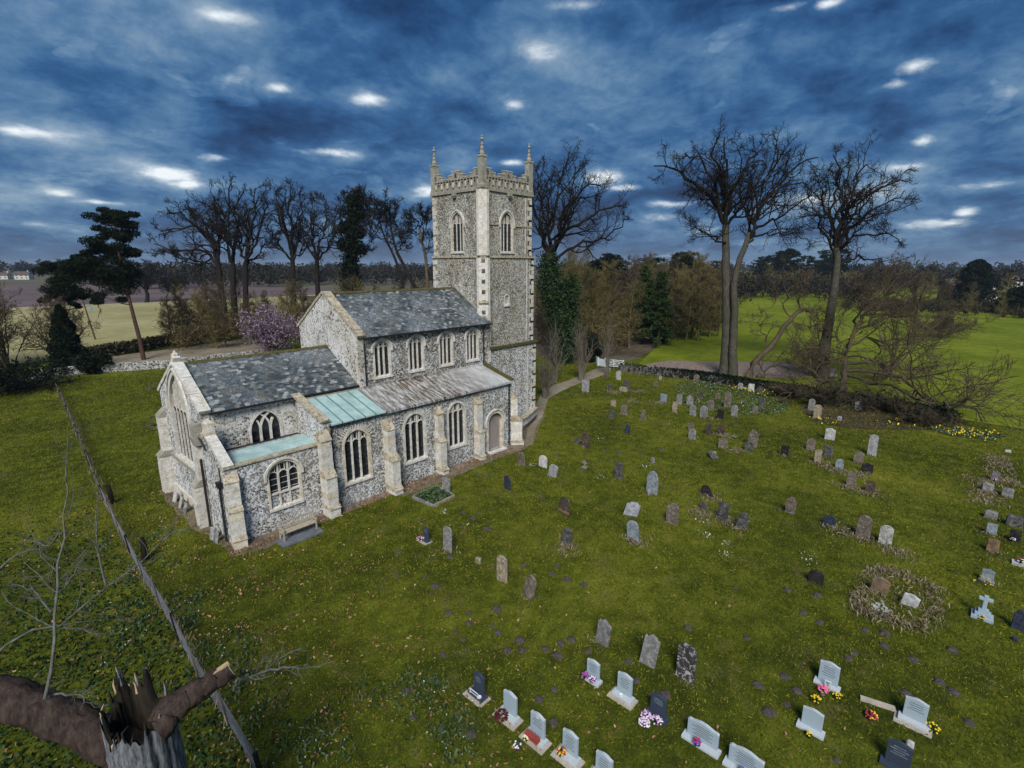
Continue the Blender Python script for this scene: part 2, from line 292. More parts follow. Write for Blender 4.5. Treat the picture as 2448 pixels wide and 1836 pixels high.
TREES = {'T1a': [([(62.36,-10.05,0.0),(63.31,-9.55,4.48),(64.04,-8.81,8.96),(64.75,-8.03,13.44),(65.39,-7.34,17.48),(65.8,-6.87,20.16)],0.66,0.4,0),([(65.8,-6.87,20.16),(65.71,-5.59,21.99),(65.6,-3.98,24.74),(64.94,-2.23,26.15),(64.08,-0.33,27.35),(63.4,1.45,28.79),(62.76,2.64,28.62)],0.26,0.0468,1),([(65.8,-6.87,20.16),(65.18,-6.29,22.78),(64.33,-5.63,24.9),(63.33,-4.67,27.42),(62.34,-4.04,29.02),(60.44,-2.78,29.53)],0.24,0.043199999999999995,1),([(65.77,-6.83,20.16),(66.92,-5.9,23.61),(67.72,-4.57,27.11),(68.58,-3.51,29.98),(69.83,-3.03,32.44)],0.26,0.0468,1),([(65.83,-6.9,20.16),(65.52,-6.78,23.42),(65.0,-6.6,26.15),(64.66,-6.72,28.6),(64.0,-6.52,30.97)],0.24,0.043199999999999995,1),([(65.8,-6.94,19.94),(67.26,-6.73,22.03),(68.89,-6.44,24.84),(70.93,-6.59,27.72),(73.08,-7.0,30.17),(74.32,-6.98,31.03)],0.24,0.043199999999999995,1),([(65.77,-6.99,19.72),(66.1,-7.35,21.04),(67.01,-8.2,22.79),(68.07,-9.21,24.53),(69.03,-9.97,26.69),(69.26,-10.17,28.17)],0.22,0.039599999999999996,1),([(65.96,-6.73,21.06),(65.98,-5.32,23.79),(65.14,-3.43,25.18),(64.38,-2.39,24.32),(63.72,-1.56,23.22)],0.15,0.027,1),([(65.37,-7.33,17.48),(63.13,-6.66,18.74),(60.57,-5.82,19.51),(58.17,-5.24,20.04)],0.12,0.021599999999999998,1)],'T1b': [([(62.04,-11.16,0.21),(62.91,-10.58,4.63),(63.64,-10.08,8.38),(64.16,-9.36,12.14),(64.96,-9.39,14.57),(65.94,-9.63,17.0),(66.78,-9.87,18.99)],0.5,0.3,0),([(66.47,-9.84,18.09),(67.92,-9.68,21.18),(69.78,-9.87,24.57),(72.1,-10.55,28.0),(73.37,-10.43,30.43),(73.74,-9.67,31.84)],0.22,0.039599999999999996,1),([(66.6,-9.9,18.34),(67.45,-10.43,21.36),(68.42,-11.37,23.58),(69.75,-12.64,26.02),(70.81,-13.78,27.94),(72.19,-15.63,28.85)],0.22,0.039599999999999996,1),([(66.47,-9.84,18.09),(68.79,-9.93,19.7),(72.25,-11.24,21.37),(75.72,-12.64,22.82),(79.69,-14.1,25.68)],0.18,0.0324,1),([(66.3,-9.82,17.58),(67.05,-11.29,19.06),(67.57,-13.1,18.77),(68.3,-14.98,18.97),(68.12,-16.28,17.96)],0.13,0.0234,1),([(66.87,-9.83,19.36),(68.36,-8.79,22.27),(68.95,-6.74,25.27),(71.74,-7.05,28.36),(74.67,-8.06,29.91)],0.17,0.030600000000000002,1),([(66.65,-9.86,18.6),(67.61,-10.77,22.33),(69.26,-12.91,24.74),(70.23,-14.91,25.37),(70.52,-16.09,26.23)],0.17,0.030600000000000002,1)],'T2': [([(68.96,-20.4,-0.25),(69.77,-20.17,3.01),(70.55,-19.98,6.02),(72.01,-19.86,11.04),(73.05,-19.6,15.05),(73.25,-19.14,17.05)],0.62,0.34,0),([(73.25,-19.14,17.05),(74.56,-18.29,19.62),(75.41,-16.85,22.51),(76.4,-15.61,25.22),(78.21,-15.43,27.46)],0.2,0.036,1),([(73.3,-19.19,17.05),(73.36,-18.92,20.03),(73.66,-18.94,22.96),(73.45,-18.39,25.86),(73.06,-17.67,28.71)],0.24,0.043199999999999995,1),([(73.3,-19.19,17.05),(75.6,-19.1,20.64),(78.12,-19.38,23.8),(80.04,-19.16,26.52),(82.85,-19.98,29.05)],0.24,0.043199999999999995,1),([(73.29,-19.27,16.8),(73.79,-20.01,21.21),(74.13,-21.38,23.29),(74.67,-23.16,24.82),(74.94,-25.07,25.12)],0.22,0.039599999999999996,1),([(73.3,-19.37,16.55),(76.01,-20.05,19.62),(79.33,-21.65,21.98),(82.17,-23.06,23.36),(84.87,-24.31,24.77)],0.19,0.0342,1),([(73.22,-19.45,16.05),(73.04,-20.11,18.01),(73.64,-22.06,18.7),(74.1,-24.04,18.88),(74.19,-25.93,18.11)],0.15,0.027,1),([(73.0,-19.64,14.8),(76.08,-20.75,15.82),(79.53,-22.7,15.58),(83.1,-24.68,15.6)],0.12,0.021599999999999998,1),([(72.96,-19.16,16.05),(72.02,-18.04,18.53),(71.12,-16.72,21.71),(70.53,-15.83,24.6)],0.16,0.0288,1),([(73.21,-19.1,17.05),(75.09,-17.83,20.67),(77.52,-17.11,24.44),(81.18,-17.88,27.81)],0.2,0.036,1)],'T3': [([(62.4,-13.14,-0.01),(63.09,-13.21,2.0),(64.87,-14.55,3.76),(66.29,-15.33,6.01),(67.68,-16.15,8.02),(68.63,-16.85,9.03)],0.38,0.22,0),([(68.63,-16.85,9.03),(70.51,-17.95,8.72),(72.23,-19.07,7.89)],0.12,0.021599999999999998,1),([(67.68,-16.15,8.02),(67.23,-15.28,10.55),(66.96,-14.6,13.05),(67.46,-14.95,15.04)],0.1,0.018,1),([(64.87,-14.55,3.76),(65.01,-13.48,6.49),(65.11,-12.81,7.98),(66.71,-13.93,8.98)],0.08,0.0144,1),([(63.23,-13.96,0.25),(64.4,-15.6,1.87),(65.04,-17.0,2.47),(65.22,-18.45,1.49)],0.14,0.0252,1),([(68.11,-16.45,8.52),(69.6,-16.79,10.51),(70.01,-16.02,12.25),(71.74,-16.87,13.52)],0.1,0.018,1)],'T4': [([(57.22,-24.86,1.5),(67.98,-23.01,2.33),(68.64,-22.91,4.73),(69.84,-23.31,7.37)],0.35,0.18,0),([(68.02,-22.97,2.57),(71.95,-25.67,2.88),(75.36,-28.3,1.72),(75.51,-30.99,1.05),(74.0,-33.37,0.9)],0.2,0.036,1),([(67.86,-23.13,1.61),(69.11,-26.23,1.61),(68.57,-29.45,1.2),(62.47,-31.77,1.05),(54.74,-33.7,0.9)],0.2,0.036,1),([(68.64,-22.91,4.73),(71.98,-24.61,6.04),(74.79,-26.75,4.44),(78.51,-29.21,4.79),(81.78,-31.51,4.14)],0.14,0.0252,1),([(69.09,-22.99,5.93),(69.55,-25.07,8.25),(69.78,-27.5,8.87),(69.32,-29.41,8.8)],0.16,0.0288,1),([(69.63,-23.16,7.13),(72.94,-24.68,9.21),(76.69,-26.92,10.62),(79.65,-28.62,11.07)],0.14,0.0252,1),([(69.84,-23.31,7.37),(68.75,-23.33,10.11),(66.89,-22.78,12.05),(66.16,-23.73,13.24)],0.12,0.021599999999999998,1),([(69.84,-23.31,7.37),(73.1,-24.26,10.67),(75.48,-24.72,12.58),(78.8,-26.46,13.81)],0.12,0.021599999999999998,1),([(68.02,-22.97,2.57),(64.72,-21.35,3.8),(61.52,-19.78,5.21),(58.44,-18.89,5.01)],0.12,0.021599999999999998,1),([(68.19,-22.82,3.53),(69.35,-21.04,5.72),(69.93,-19.0,6.77),(70.19,-17.14,6.33)],0.12,0.021599999999999998,1),([(65.74,-23.52,1.5),(63.37,-27.79,1.35),(57.34,-31.83,1.2),(59.78,-34.77,1.05),(57.39,-36.58,0.9)],0.16,0.0288,1),([(60.15,-31.88,1.5),(55.6,-34.18,1.2),(64.76,-35.87,0.9)],0.09,0.0162,1),([(61.91,-24.2,1.5),(61.4,-22.34,1.3),(56.36,-21.47,1.1),(52.8,-20.42,0.9)],0.12,0.021599999999999998,1)],'T5': [([(54.76,12.01,0.11),(55.18,13.46,5.66),(55.34,15.02,10.71),(55.99,16.32,16.51)],0.75,0.45,0),([(55.11,11.62,0.11),(56.49,12.9,8.19),(57.44,13.42,12.73)],0.4,0.25,0),([(55.99,16.32,16.51),(56.85,18.76,19.88),(58.2,20.98,24.16),(59.6,22.73,27.25),(61.81,23.74,30.72)],0.24,0.043199999999999995,1),([(55.99,16.32,16.51),(55.26,16.81,20.72),(54.78,16.81,24.31),(54.0,16.86,27.07)],0.2,0.036,1),([(56.02,16.28,16.51),(57.56,16.97,19.59),(59.29,17.74,23.51),(60.9,18.4,26.73),(62.54,19.06,30.02),(64.29,19.07,31.77)],0.25,0.045,1),([(56.03,16.01,15.76),(56.77,15.34,18.26),(57.93,14.03,20.24),(59.41,12.01,21.2),(60.92,10.05,22.4),(62.4,8.11,23.58),(62.81,6.92,23.53)],0.25,0.045,1),([(56.07,16.04,16.01),(58.53,15.74,19.59),(60.89,15.66,23.49),(62.93,15.59,26.43),(64.94,15.12,28.11),(66.72,14.01,27.18)],0.24,0.043199999999999995,1),([(56.03,16.18,16.26),(56.92,15.17,19.75),(57.62,14.53,23.66),(58.36,13.63,26.99),(58.33,13.06,28.8)],0.24,0.043199999999999995,1),([(56.12,15.73,15.25),(58.64,14.46,17.29),(61.06,13.04,18.59),(62.89,11.74,18.36),(65.04,10.71,19.93),(67.3,9.75,22.05),(68.64,8.99,21.84)],0.2,0.036,1),([(56.02,16.28,16.51),(55.36,16.19,18.73),(55.19,16.14,22.62),(55.09,15.81,25.91),(54.4,15.95,28.64)],0.22,0.039599999999999996,1),([(56.12,16.26,16.77),(58.98,16.47,21.91),(61.85,16.09,25.37),(64.42,14.99,25.76),(67.08,13.51,25.37)],0.18,0.0324,1)],'L1': [([(31.81,86.84,3.04),(32.27,87.68,6.94),(32.47,88.5,9.94),(32.98,89.6,14.73)],0.7,0.42,0),([(32.98,89.6,14.73),(32.57,93.45,17.47),(31.08,97.68,17.81),(28.77,102.58,17.53),(26.32,108.4,19.47)],0.3,0.054,1),([(32.92,89.55,14.43),(32.42,89.71,19.18),(30.24,91.16,22.34),(28.06,92.48,25.14),(26.32,92.51,25.58)],0.3,0.054,1),([(32.98,89.6,14.73),(34.48,91.83,18.69),(35.63,94.6,23.07),(36.48,97.53,26.94),(36.13,100.72,27.74)],0.3,0.054,1),([(32.98,89.6,14.73),(32.56,89.08,17.4),(31.47,89.56,20.89),(29.6,90.48,23.14),(26.34,91.63,21.6),(23.38,92.94,21.52)],0.28,0.0504,1),([(33.03,89.64,15.03),(33.67,94.16,19.93),(33.98,98.89,24.4),(33.55,103.93,27.46)],0.28,0.0504,1),([(32.93,89.34,13.84),(30.22,90.24,15.62),(26.88,91.41,16.18),(24.13,92.14,17.3)],0.2,0.036,1)],'L2': [([(34.12,87.29,2.83),(34.59,88.14,6.8),(35.0,88.74,9.85),(35.89,89.56,15.04)],0.6,0.42,0),([(35.89,89.56,15.04),(36.66,91.61,20.57),(37.5,93.29,25.23),(38.12,95.22,29.94),(39.73,95.45,32.84)],0.32,0.0576,1),([(35.89,89.56,15.04),(36.1,88.19,18.65),(36.9,86.54,23.35),(36.25,86.04,26.74),(37.34,83.49,29.74)],0.3,0.054,1),([(35.84,89.51,14.74),(36.33,93.38,20.0),(36.98,97.02,25.1),(37.36,100.45,28.76),(38.01,103.29,31.54)],0.3,0.054,1),([(35.84,89.51,14.74),(35.45,87.98,18.63),(34.17,87.67,23.25),(33.61,86.32,27.11)],0.26,0.0468,1)],'L3': [([(35.03,83.32,3.05),(35.63,84.0,6.95),(36.1,84.52,9.94),(37.02,85.37,15.34)],0.6,0.42,0),([(37.02,85.37,15.34),(38.71,86.91,19.89),(40.78,87.93,24.23),(42.14,89.56,28.04),(42.87,91.9,31.93)],0.32,0.0576,1),([(36.97,85.33,15.04),(38.25,83.06,18.59),(39.23,80.99,21.77),(39.82,79.42,25.15),(40.08,77.98,27.87)],0.28,0.0504,1),([(36.97,85.33,15.04),(36.94,87.65,17.46),(37.89,89.64,22.06),(39.71,90.71,26.73)],0.26,0.0468,1),([(37.02,85.37,15.34),(37.86,83.08,20.34),(37.34,82.01,24.57),(38.57,78.96,28.64)],0.26,0.0468,1),([(36.91,85.19,14.44),(39.62,85.48,16.87),(42.42,85.68,19.37),(44.75,86.22,21.31)],0.22,0.039599999999999996,1)],'L4': [([(43.91,79.55,2.64),(44.49,80.31,6.68),(45.18,81.16,11.33),(45.92,82.06,16.3)],0.65,0.42,0),([(45.92,82.06,16.3),(46.4,84.28,20.69),(46.5,87.05,25.45),(46.92,89.26,29.64),(47.52,90.76,32.3)],0.3,0.054,1),([(45.92,82.06,16.3),(46.59,82.28,22.16),(46.62,82.77,26.72),(47.28,82.54,31.22)],0.3,0.054,1),([(45.92,82.06,16.3),(48.64,84.0,21.39),(50.92,86.37,26.33),(52.45,89.39,30.78)],0.28,0.0504,1),([(45.81,81.96,15.68),(43.56,81.95,18.71),(41.71,81.34,21.31),(39.9,80.26,22.63)],0.22,0.039599999999999996,1),([(45.92,81.84,15.68),(48.64,81.07,18.81),(51.01,81.02,22.93),(52.42,81.82,26.46)],0.26,0.0468,1),([(45.96,82.01,16.3),(44.86,82.5,22.99),(44.44,81.34,27.05),(44.71,78.76,29.19)],0.24,0.043199999999999995,1)],'L4b': [([(48.88,79.22,-0.2),(50.48,80.42,8.37),(51.58,81.84,15.98)],0.6,0.4,0),([(51.58,81.84,15.98),(52.33,84.71,21.75),(53.38,86.95,26.66),(55.3,87.94,30.69)],0.28,0.0504,1),([(51.58,81.84,15.98),(53.04,81.1,21.65),(54.28,80.57,27.25),(54.12,80.73,30.45)],0.28,0.0504,1),([(51.5,81.77,15.51),(51.08,84.81,18.86),(51.04,87.3,21.79),(51.83,89.23,25.74)],0.22,0.039599999999999996,1),([(51.5,81.77,15.51),(53.05,78.68,18.78),(53.78,76.62,22.43),(53.83,75.27,25.98)],0.22,0.039599999999999996,1)],'L5': [([(48.09,62.41,1.52),(49.29,63.7,9.08),(50.71,65.19,17.89),(51.92,65.6,22.93),(53.21,66.09,28.47)],0.6,0.2,0),([(52.61,65.71,25.45),(53.71,68.91,28.24),(54.94,71.73,30.35)],0.14,0.0252,1),([(53.0,65.89,27.21),(53.41,64.94,28.89),(53.04,64.66,30.04)],0.12,0.021599999999999998,1),([(51.83,65.52,22.43),(54.12,65.64,24.8),(55.92,66.31,27.23),(56.65,67.81,28.66)],0.16,0.0288,1),([(50.97,65.25,18.9),(50.18,66.6,22.39),(49.78,67.08,24.61),(50.77,66.38,27.8)],0.18,0.0324,1),([(51.23,65.31,19.91),(53.46,65.43,21.5),(55.63,65.79,23.65),(57.29,66.72,25.84)],0.18,0.0324,1),([(50.57,64.99,16.88),(48.99,65.51,18.85),(47.97,65.39,20.77)],0.15,0.027,1),([(50.62,64.93,16.89),(53.57,65.55,17.96),(56.49,66.2,19.08)],0.15,0.027,1)],'L6': [([(53.99,47.08,2.28),(54.84,48.86,10.13),(54.0,51.41,14.88),(53.42,52.87,17.26),(53.5,53.93,20.59),(53.53,54.96,23.68),(54.3,55.34,27.25)],0.5,0.12,0),([(52.51,48.7,2.27),(53.27,50.73,10.6),(53.01,53.15,16.78),(52.26,55.12,20.11),(52.29,56.48,24.15)],0.4,0.12,0),([(53.5,53.93,20.59),(55.05,54.76,22.11),(55.94,56.66,24.64),(57.26,57.94,26.74)],0.14,0.0252,1),([(53.41,54.85,22.97),(52.31,54.75,24.75),(51.95,53.99,26.94)],0.12,0.021599999999999998,1),([(52.18,55.71,21.54),(52.78,58.97,24.09),(53.82,61.69,26.49)],0.14,0.0252,1),([(52.29,56.31,23.68),(52.32,55.52,25.72),(51.33,55.58,27.01)],0.12,0.021599999999999998,1),([(53.34,53.45,18.69),(53.25,55.57,21.82),(53.99,56.79,24.99)],0.14,0.0252,1),([(53.42,52.87,17.26),(53.78,50.81,18.64),(52.83,50.19,19.97)],0.1,0.018,1),([(52.43,54.61,19.16),(51.59,57.02,21.09),(50.7,59.09,21.85)],0.13,0.0234,1)],'L7': [([(52.8,42.47,2.77),(54.0,44.06,11.23),(54.67,45.15,16.49),(54.62,46.07,19.0),(54.73,46.81,21.51)],0.38,0.2,0),([(54.73,46.81,21.51),(54.84,47.99,22.93),(54.73,49.32,24.12),(54.35,50.41,23.71)],0.13,0.0234,1),([(54.73,46.81,21.51),(54.79,45.65,23.25),(54.02,45.31,24.71)],0.13,0.0234,1),([(54.62,46.22,19.46),(56.14,46.72,21.58),(57.57,47.27,23.51),(58.19,48.37,24.53)],0.13,0.0234,1),([(54.7,45.19,16.71),(55.17,44.18,18.52),(55.3,43.53,20.29)],0.1,0.018,1),([(54.62,46.38,19.91),(54.26,48.12,21.32),(54.22,49.51,22.74)],0.11,0.019799999999999998,1)]}
BROKEN = {'centre': (-7.54,-23.9,5.93),'limb': [(-7.69,-23.64,5.1),(-7.97,-23.42,5.46),(-8.31,-23.13,5.82),(-8.67,-22.83,6.19),(-9.16,-22.35,6.62),(-9.86,-21.65,7.07)],'stub': [(-7.31,-24.31,5.9),(-7.03,-24.21,6.09),(-6.6,-24.29,6.22),(-6.24,-24.33,6.28),(-5.91,-24.32,6.34)],'stubtwig': [[(-6.02,-24.24,6.2),(-5.75,-24.12,5.87),(-5.5,-23.91,5.73),(-5.24,-23.74,5.53),(-4.95,-23.5,5.61)],[(-5.85,-24.46,6.14),(-5.6,-24.34,5.93),(-5.27,-24.29,5.81),(-4.87,-24.25,5.89),(-4.36,-24.33,5.94)],[(-5.85,-24.45,6.14),(-5.87,-24.28,5.69)],[(-5.33,-24.47,5.96),(-4.85,-24.62,5.87),(-4.46,-24.73,5.64),(-3.94,-24.91,5.57)]],'shoot': [[(-8.74,-23.18,6.84),(-8.57,-22.78,7.11),(-8.39,-22.32,7.56),(-8.24,-21.83,8.04),(-8.08,-21.32,8.57),(-7.81,-20.93,9.15),(-7.61,-20.47,9.66),(-7.45,-19.94,10.27),(-7.27,-19.39,11.02)]],'branch': [[(-9.43,-21.19,6.89),(-8.8,-21.2,7.3),(-8.19,-21.38,7.15),(-7.81,-21.19,7.32),(-7.33,-21.09,7.57),(-6.67,-21.17,7.85),(-6.16,-21.06,8.21),(-5.85,-20.77,8.49),(-5.57,-20.53,8.49),(-5.27,-20.28,8.63)],[(-7.31,-20.88,7.46),(-7.26,-20.27,7.73),(-7.21,-19.58,8.21),(-7.01,-19.06,8.72),(-6.82,-18.61,8.98)],[(-8.17,-21.02,6.95),(-7.92,-21.1,6.79),(-7.64,-21.24,6.54),(-7.39,-21.28,6.5)],[(-6.11,-20.77,8.07),(-5.69,-20.85,8.26),(-5.26,-21.03,8.22)],[(-9.1,-19.24,7.85),(-8.65,-19.23,8.19),(-8.23,-19.29,8.27),(-8.03,-19.33,7.69),(-8.19,-19.02,6.97)],[(-8.21,-20.4,7.33),(-7.83,-19.99,7.5),(-7.4,-19.57,7.89)],[(-8.29,-20.4,7.06),(-8.48,-19.36,7.28),(-8.76,-18.35,7.09)],[(-7.8,-20.71,9.06),(-8.1,-19.96,8.49),(-8.36,-19.09,8.44)],[(-8.74,-23.06,6.76),(-8.5,-23.09,6.77),(-8.28,-23.15,6.6),(-8.09,-23.25,6.28),(-7.92,-23.26,6.13)]]}
PINE_CLUMPS = {'P1': [(11.61,72.1,22.77,1.35),(12.29,67.42,22.11,1.57),(11.32,72.57,21.47,1.57),(13.96,69.1,21.0,1.24),(11.87,67.63,20.18,1.68),(10.19,69.81,19.55,1.35),(12.57,67.39,18.91,1.35),(10.12,70.6,18.05,1.57),(11.82,68.26,17.61,1.8),(9.5,70.25,16.72,1.35),(12.65,67.29,16.95,1.24),(10.96,70.91,15.86,1.91),(8.55,69.73,13.21,2.47),(9.91,67.59,12.79,2.47),(11.58,67.99,13.64,2.02),(8.61,66.69,9.79,1.24),(9.3,67.02,11.72,2.13),(13.14,68.08,13.85,1.8),(11.41,66.32,12.12,1.35),(12.02,69.46,22.64,1.35),(8.34,67.17,14.75,1.8)],'P2': [(4.46,75.42,14.52,1.36),(4.19,76.35,13.18,2.04),(4.33,72.02,11.94,2.61),(5.95,74.43,12.51,1.82),(3.46,76.57,10.5,1.7),(4.85,71.19,10.42,1.93),(6.81,74.04,13.85,1.93),(7.78,72.28,14.96,1.82),(2.95,77.29,10.05,1.14),(5.91,71.82,9.91,1.14),(8.07,73.1,13.62,1.93),(9.11,72.65,14.97,1.36),(4.93,71.97,13.66,1.82),(4.58,70.94,8.8,0.5),(5.74,73.61,8.27,0.41),(8.41,75.3,16.1,1.36),(6.8,72.14,15.61,1.14)]}
PINE_TRUNKS = {'P1': [(11.13,62.3,-0.01),(11.22,63.45,3.6),(11.17,64.63,6.88),(11.16,66.0,10.81),(11.19,67.25,14.53),(11.3,68.26,17.81),(11.55,69.11,21.09),(11.55,69.72,22.84)],'P2': [(3.02,72.07,-1.4),(3.55,73.17,3.46),(4.15,74.19,8.33),(4.56,74.72,11.2),(4.75,75.51,14.07)]}

# ================================================================ helpers
rng = np.random.default_rng(7)
random.seed(7)
def tag(o, label=None, cat=None, group=None, kind=None):
    if label: o['label'] = label
    if cat: o['category'] = cat
    if group: o['group'] = group
    if kind: o['kind'] = kind
    return o
def empty(name, loc=(0, 0, 0), rz=0.0):
    o = bpy.data.objects.new(name, None)
    o.location = loc
    o.rotation_euler = (0, 0, rz)
    o.empty_display_size = .2
    COL.objects.link(o)
    return o
def link(name, me, parent=None, m=None, loc=None, rot=None):
    o = bpy.data.objects.new(name, me)
    if m is not None and len(me.materials) == 0: me.materials.append(m)
    if loc is not None: o.location = loc
    if rot is not None: o.rotation_euler = rot
    COL.objects.link(o)
    if parent is not None: o.parent = parent
    return o
def np_mesh(name, V, F, smooth=False):
    """V (n,3), F (m,3|4) -> mesh, fast"""
    V = np.ascontiguousarray(V, dtype=np.float32)
    F = np.ascontiguousarray(F, dtype=np.int32)
    me = bpy.data.meshes.new(name)
    k = F.shape[1]
    me.vertices.add(len(V)); me.vertices.foreach_set('co', V.ravel())
    me.loops.add(F.size); me.loops.foreach_set('vertex_index', F.ravel())
    me.polygons.add(len(F))
    me.polygons.foreach_set('loop_start', np.arange(0, F.size, k, dtype=np.int32))
    try: me.polygons.foreach_set('loop_total', np.full(len(F), k, dtype=np.int32))
    except Exception: pass
    if smooth: me.polygons.foreach_set('use_smooth', np.ones(len(F), dtype=bool))
    me.update(calc_edges=True)
    return me
class MB:
    """collects shapes; build() makes ONE mesh object"""
    def __init__(s): s.v = []; s.f = []
    def add(s, vs, fs):
        o = len(s.v)
        s.v += [tuple(v) for v in vs]
        s.f += [tuple(i + o for i in f) for f in fs]
        return s
    def box(s, a, b):
        x0, y0, z0 = a; x1, y1, z1 = b
        if x0 > x1: x0, x1 = x1, x0
        if y0 > y1: y0, y1 = y1, y0
        if z0 > z1: z0, z1 = z1, z0
        return s.add([(x0, y0, z0), (x1, y0, z0), (x1, y1, z0), (x0, y1, z0), (x0, y0, z1), (x1, y0, z1), (x1, y1, z1), (x0, y1, z1)],
                     [(0, 3, 2, 1), (4, 5, 6, 7), (0, 1, 5, 4), (1, 2, 6, 5), (2, 3, 7, 6), (3, 0, 4, 7)])
    def obox(s, c, ax, ay, az, hx, hy, hz):
        c, ax, ay, az = map(Vector, (c, ax, ay, az))
        p = [c + ax * (hx * i) + ay * (hy * j) + az * (hz * k) for k in (-1, 1) for i, j in ((-1, -1), (1, -1), (1, 1), (-1, 1))]
        return s.add(p, [(0, 3, 2, 1), (4, 5, 6, 7), (0, 1, 5, 4), (1, 2, 6, 5), (2, 3, 7, 6), (3, 0, 4, 7)])
    def prism(s, poly, d):
        """poly: 3-D ring, extruded by vector d"""
        n = len(poly); d = Vector(d)
        P = [Vector(p) for p in poly]
        tri = tessellate_polygon([P])
        s.add(P + [p + d for p in P], [tuple(t) for t in tri] + [tuple(i + n for i in reversed(t)) for t in tri] +
              [(i, (i + 1) % n, (i + 1) % n + n, i + n) for i in range(n)])
        return s
    def tube(s, pts, rad, n=8, cap=True):
        P = [Vector(p) for p in pts]
        if isinstance(rad, (int, float)): rad = [rad] * len(P)
        o = len(s.v)
        for i, p in enumerate(P):
            t = (P[min(i + 1, len(P) - 1)] - P[max(i - 1, 0)]).normalized()
            a = t.cross(Vector((0, 0, 1)) if abs(t.z) < .9 else Vector((1, 0, 0))).normalized()
            b = t.cross(a)
            for k in range(n):
                q = 2 * math.pi * k / n
                s.v.append(tuple(p + (a * math.cos(q) + b * math.sin(q)) * rad[i]))
        for i in range(len(P) - 1):
            for k in range(n):
                s.f.append((o + i * n + k, o + i * n + (k + 1) % n, o + (i + 1) * n + (k + 1) % n, o + (i + 1) * n + k))
        if cap:
            s.f.append(tuple(o + k for k in reversed(range(n))))
            s.f.append(tuple(o + (len(P) - 1) * n + k for k in range(n)))
        return s
    def lathe(s, prof, c=(0, 0, 0), n=8, rot=0.0):
        o = len(s.v)
        for r, z in prof:
            for k in range(n):
                q = 2 * math.pi * k / n + rot
                s.v.append((c[0] + r * math.cos(q), c[1] + r * math.sin(q), c[2] + z))
        for i in range(len(prof) - 1):
            for k in range(n):
                s.f.append((o + i * n + k, o + i * n + (k + 1) % n, o + (i + 1) * n + (k + 1) % n, o + (i + 1) * n + k))
        s.f.append(tuple(o + k for k in reversed(range(n))))
        s.f.append(tuple(o + (len(prof) - 1) * n + k for k in range(n)))
        return s
    def ribbon(s, fr, pts, bw, n0, n1):
        """rectangular bar along a 2-D path (u,z) in a wall frame, width bw, from n0 to n1 outward"""
        m = len(pts)
        L, Rr = [], []
        for i in range(m):
            a = Vector(pts[max(i - 1, 0)]); b = Vector(pts[min(i + 1, m - 1)])
            t = b - a
            t = t.normalized() if t.length > 1e-9 else Vector((1, 0))
            nn = Vector((-t.y, t.x))
            sc = 1.0
            if 0 < i < m - 1:
                t1 = (Vector(pts[i]) - a).normalized()
                sc = 1.0 / max(.5, abs(t1.dot(t)))
            L.append(Vector(pts[i]) + nn * (bw / 2 * sc)); Rr.append(Vector(pts[i]) - nn * (bw / 2 * sc))
        vs = []
        for i in range(m):
            vs += [fr.p(L[i][0], L[i][1], n0), fr.p(L[i][0], L[i][1], n1), fr.p(Rr[i][0], Rr[i][1], n1), fr.p(Rr[i][0], Rr[i][1], n0)]
        fs = []
        for i in range(m - 1):
            for k in range(4):
                fs.append((i * 4 + k, i * 4 + (k + 1) % 4, i * 4 + 4 + (k + 1) % 4, i * 4 + 4 + k))
        fs += [(3, 2, 1, 0), tuple((m - 1) * 4 + k for k in range(4))]
        return s.add(vs, fs)
    def mesh(s, name, smooth=False):
        me = bpy.data.meshes.new(name)
        me.from_pydata(s.v, [], s.f)
        bm = bmesh.new(); bm.from_mesh(me)
        bmesh.ops.recalc_face_normals(bm, faces=bm.faces)
        bm.to_mesh(me); bm.free()
        if smooth:
            me.polygons.foreach_set('use_smooth', np.ones(len(me.polygons), dtype=bool))
        me.update()
        return me
    def build(s, name, m, parent=None, loc=None, rot=None, smooth=False):
        return link(name, s.mesh(name, smooth), parent, m, loc, rot)
class Frame:
    """a wall plane: u along, z up, n outward"""
    def __init__(s, o, u, n): s.o = Vector(o); s.u = Vector(u); s.n = Vector(n)
    def p(s, u, z, n=0.0): return s.o + s.u * u + s.n * n + Vector((0, 0, z))

